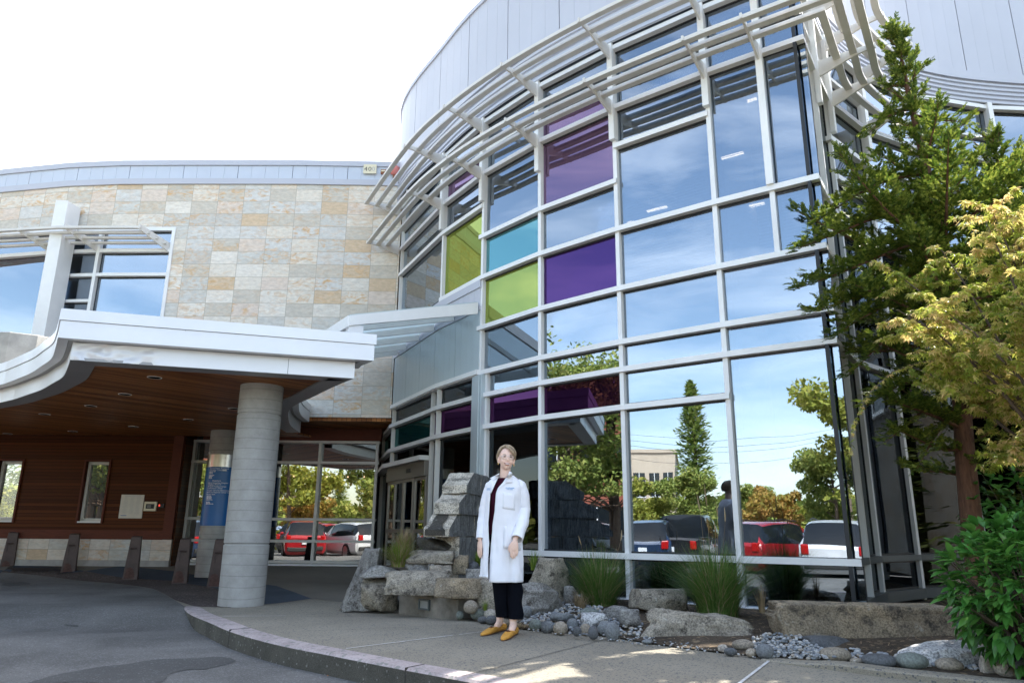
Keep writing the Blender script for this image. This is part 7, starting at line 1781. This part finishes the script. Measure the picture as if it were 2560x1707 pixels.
# to the right, out of the frame but mirrored in the return of the glass
p = V2(15.4, 3.6); building('annex_building', 'stone clad annex mirrored in the inward curving glass at right', p, .05, 6, 11, 7.4, 'annex', [(4.6, 6.0, 2)], 'dark_frame')
for i, (x_, y_, s_) in enumerate(((11.3, 8.0, .62), (10.2, 5.6, .5), (9.3, 2.8, .55), (8.2, 0.2, .5))):
    o = copy_tree(PR['fir']); o.location = (x_, y_, -.1); o.rotation_euler = (0, 0, i*1.3); o.scale = (s_*1.5, s_*1.5, s_); tag(o, ('dark conifer mirrored at the inner corner of the glass', 'dark conifer mirrored in the lower right return glazing', 'dark conifer off the right edge by the pavement', 'dark conifer furthest right along the road')[i], 'tree', 'trees around the parking lot')
# road sign
p = bounce(1457, 1380, *B23, path=20); sg = thing('road_sign', 'grey back of a rectangular road sign on a post reflected among trunks', 'sign', (p.x, p.y, ZG), None, .2)
mb = MB(); mb.tube([(0, 0, 0), (0, 0, 1.9)], .03, 8); mb.build('post', rim, sg); mb = MB(); mb.box((.045, 0, 1.65), (.02, .45, .6)); mb.build('panel', rim, sg, bevel=.005)
# power lines
pa, pb = bounce(1560, 1300, *B34, path=60), bounce(2130, 1300, *B46, path=60)
for i, (q, lab) in enumerate(((pa, 'wooden utility pole reflected beyond the tan office block'), (pb, 'wooden utility pole reflected near the building corner'))):
    u = thing('utility_pole', lab, 'pole', (q.x, q.y, ZG)); mb = MB(); mb.tube([(0, 0, 0), (0, 0, 9.5)], [.14, .10], 8); mb.build('pole', M['t_bark'], u); mb = MB(); mb.box((0, 0, 9.1), (.12, 2., .12), rz=math.atan2(pb.y-pa.y, pb.x-pa.x)+0); mb.build('crossarm', M['t_bark'], u)
for dz in (8.3, 8.7, 9.2, 7.4):
    mb = MB(); mb.tube([pa.lerp(pb, k_/12)+Vector((0, 0, ZG-pa.lerp(pb, k_/12).z+dz-.9*(1-(2*k_/12-1)**2))) for k_ in range(13)], .011, 4); tag(mb.build('power_line', M['black']), {8.3: 'third', 8.7: 'second', 9.2: 'topmost', 7.4: 'lowest'}[dz]+' thin black overhead wire reflected across the sky in the glass', 'cable', 'overhead wires')

# ------------------------------------------------------------ bollards
bb = plain('bollard_steel', (.085, .058, .052), .55, .3, .25, 5., .2, 30.); bw = plain('bollard_stain', (.085, .042, .034), .8, 0, .3, 20.)
def bollard(px, py, label, rz, proto=None):
    q = atg(px, py, dz=0)
    if proto: o = copy_tree(proto); o['label'] = label
    else:
        o = thing('bollard', label, 'bollard', (0, 0, 0), 'dark tapered bollards along the road edge'); mb = MB()
        w0, w1 = .145, .088; hh = .80
        mb.hexa([(-w0, -.10, 0), (w0*.8, -.10, 0), (w0*.8, .10, 0), (-w0, .10, 0), (-w1, -.075, hh-.015), (w1, -.075, hh-.015), (w1, .075, hh), (-w1, .075, hh)]); mb.build('post', bb, o, bevel=.012)
        mb = MB(); mb.hexa([(-.075, -.115, .56), (.04, -.115, .56), (.04, -.08, .56), (-.075, -.08, .56), (-.065, -.098, .585), (.04, -.098, .585), (.04, -.08, .585), (-.065, -.08, .585)]); mb.hexa([(-.088, -.112, .40), (-.062, -.112, .40), (-.062, -.085, .40), (-.088, -.085, .40), (-.075, -.105, .57), (-.06, -.105, .57), (-.06, -.08, .57), (-.075, -.08, .57)]); mb.build('louvre', bb, o)
        mb = MB(); mb.add([(-.118, -.1015, .03), (.05, -.1015, .03), (.055, -.099, .10), (.02, -.0965, .2), (-.03, -.095, .235), (-.09, -.096, .21)], [(0, 1, 2, 3, 4, 5)]); mb.build('stain', bw, o)
    o.location = (q.x, q.y, q.z-.01); o.rotation_euler = (0, 0, rz); return o
b0 = bollard(18, 1429, 'leftmost dark brown bollard at the left edge of the photograph', .45)
bollard(172, 1436, 'dark brown bollard under the narrow cedar wall window', .42, b0); bollard(328, 1447, 'dark brown bollard below the pale paper notice', .35, b0)
bollard(452, 1457, 'dark brown bollard just left of the signed column', .3, b0); bollard(540, 1466, 'dark bollard half hidden between the two concrete columns', .3, b0)

# a few leaves blown onto the asphalt
mb = MB()
for px, py in ((590, 1613), (597, 1616), (584, 1615), (722, 1660), (733, 1664), (752, 1664), (890, 1700), (508, 1573), (530, 1573), (820, 1688), (640, 1640)):
    q = atz(px, py, -.15); a = rnd.uniform(0, 6.3); u_ = Vector((math.cos(a), math.sin(a), .15))*.022; v_ = Vector((-math.sin(a), math.cos(a), .1))*.011; q.z += .004; mb.add([q-u_, q-v_+Vector((0, 0, .004)), q+u_, q+v_], [(0, 1, 2, 3)])
tag(mb.build('fallen_leaves', plain('brown_leaf', (.34, .14, .05), .8, 0, .3, 20.), fix=False), kind='stuff')
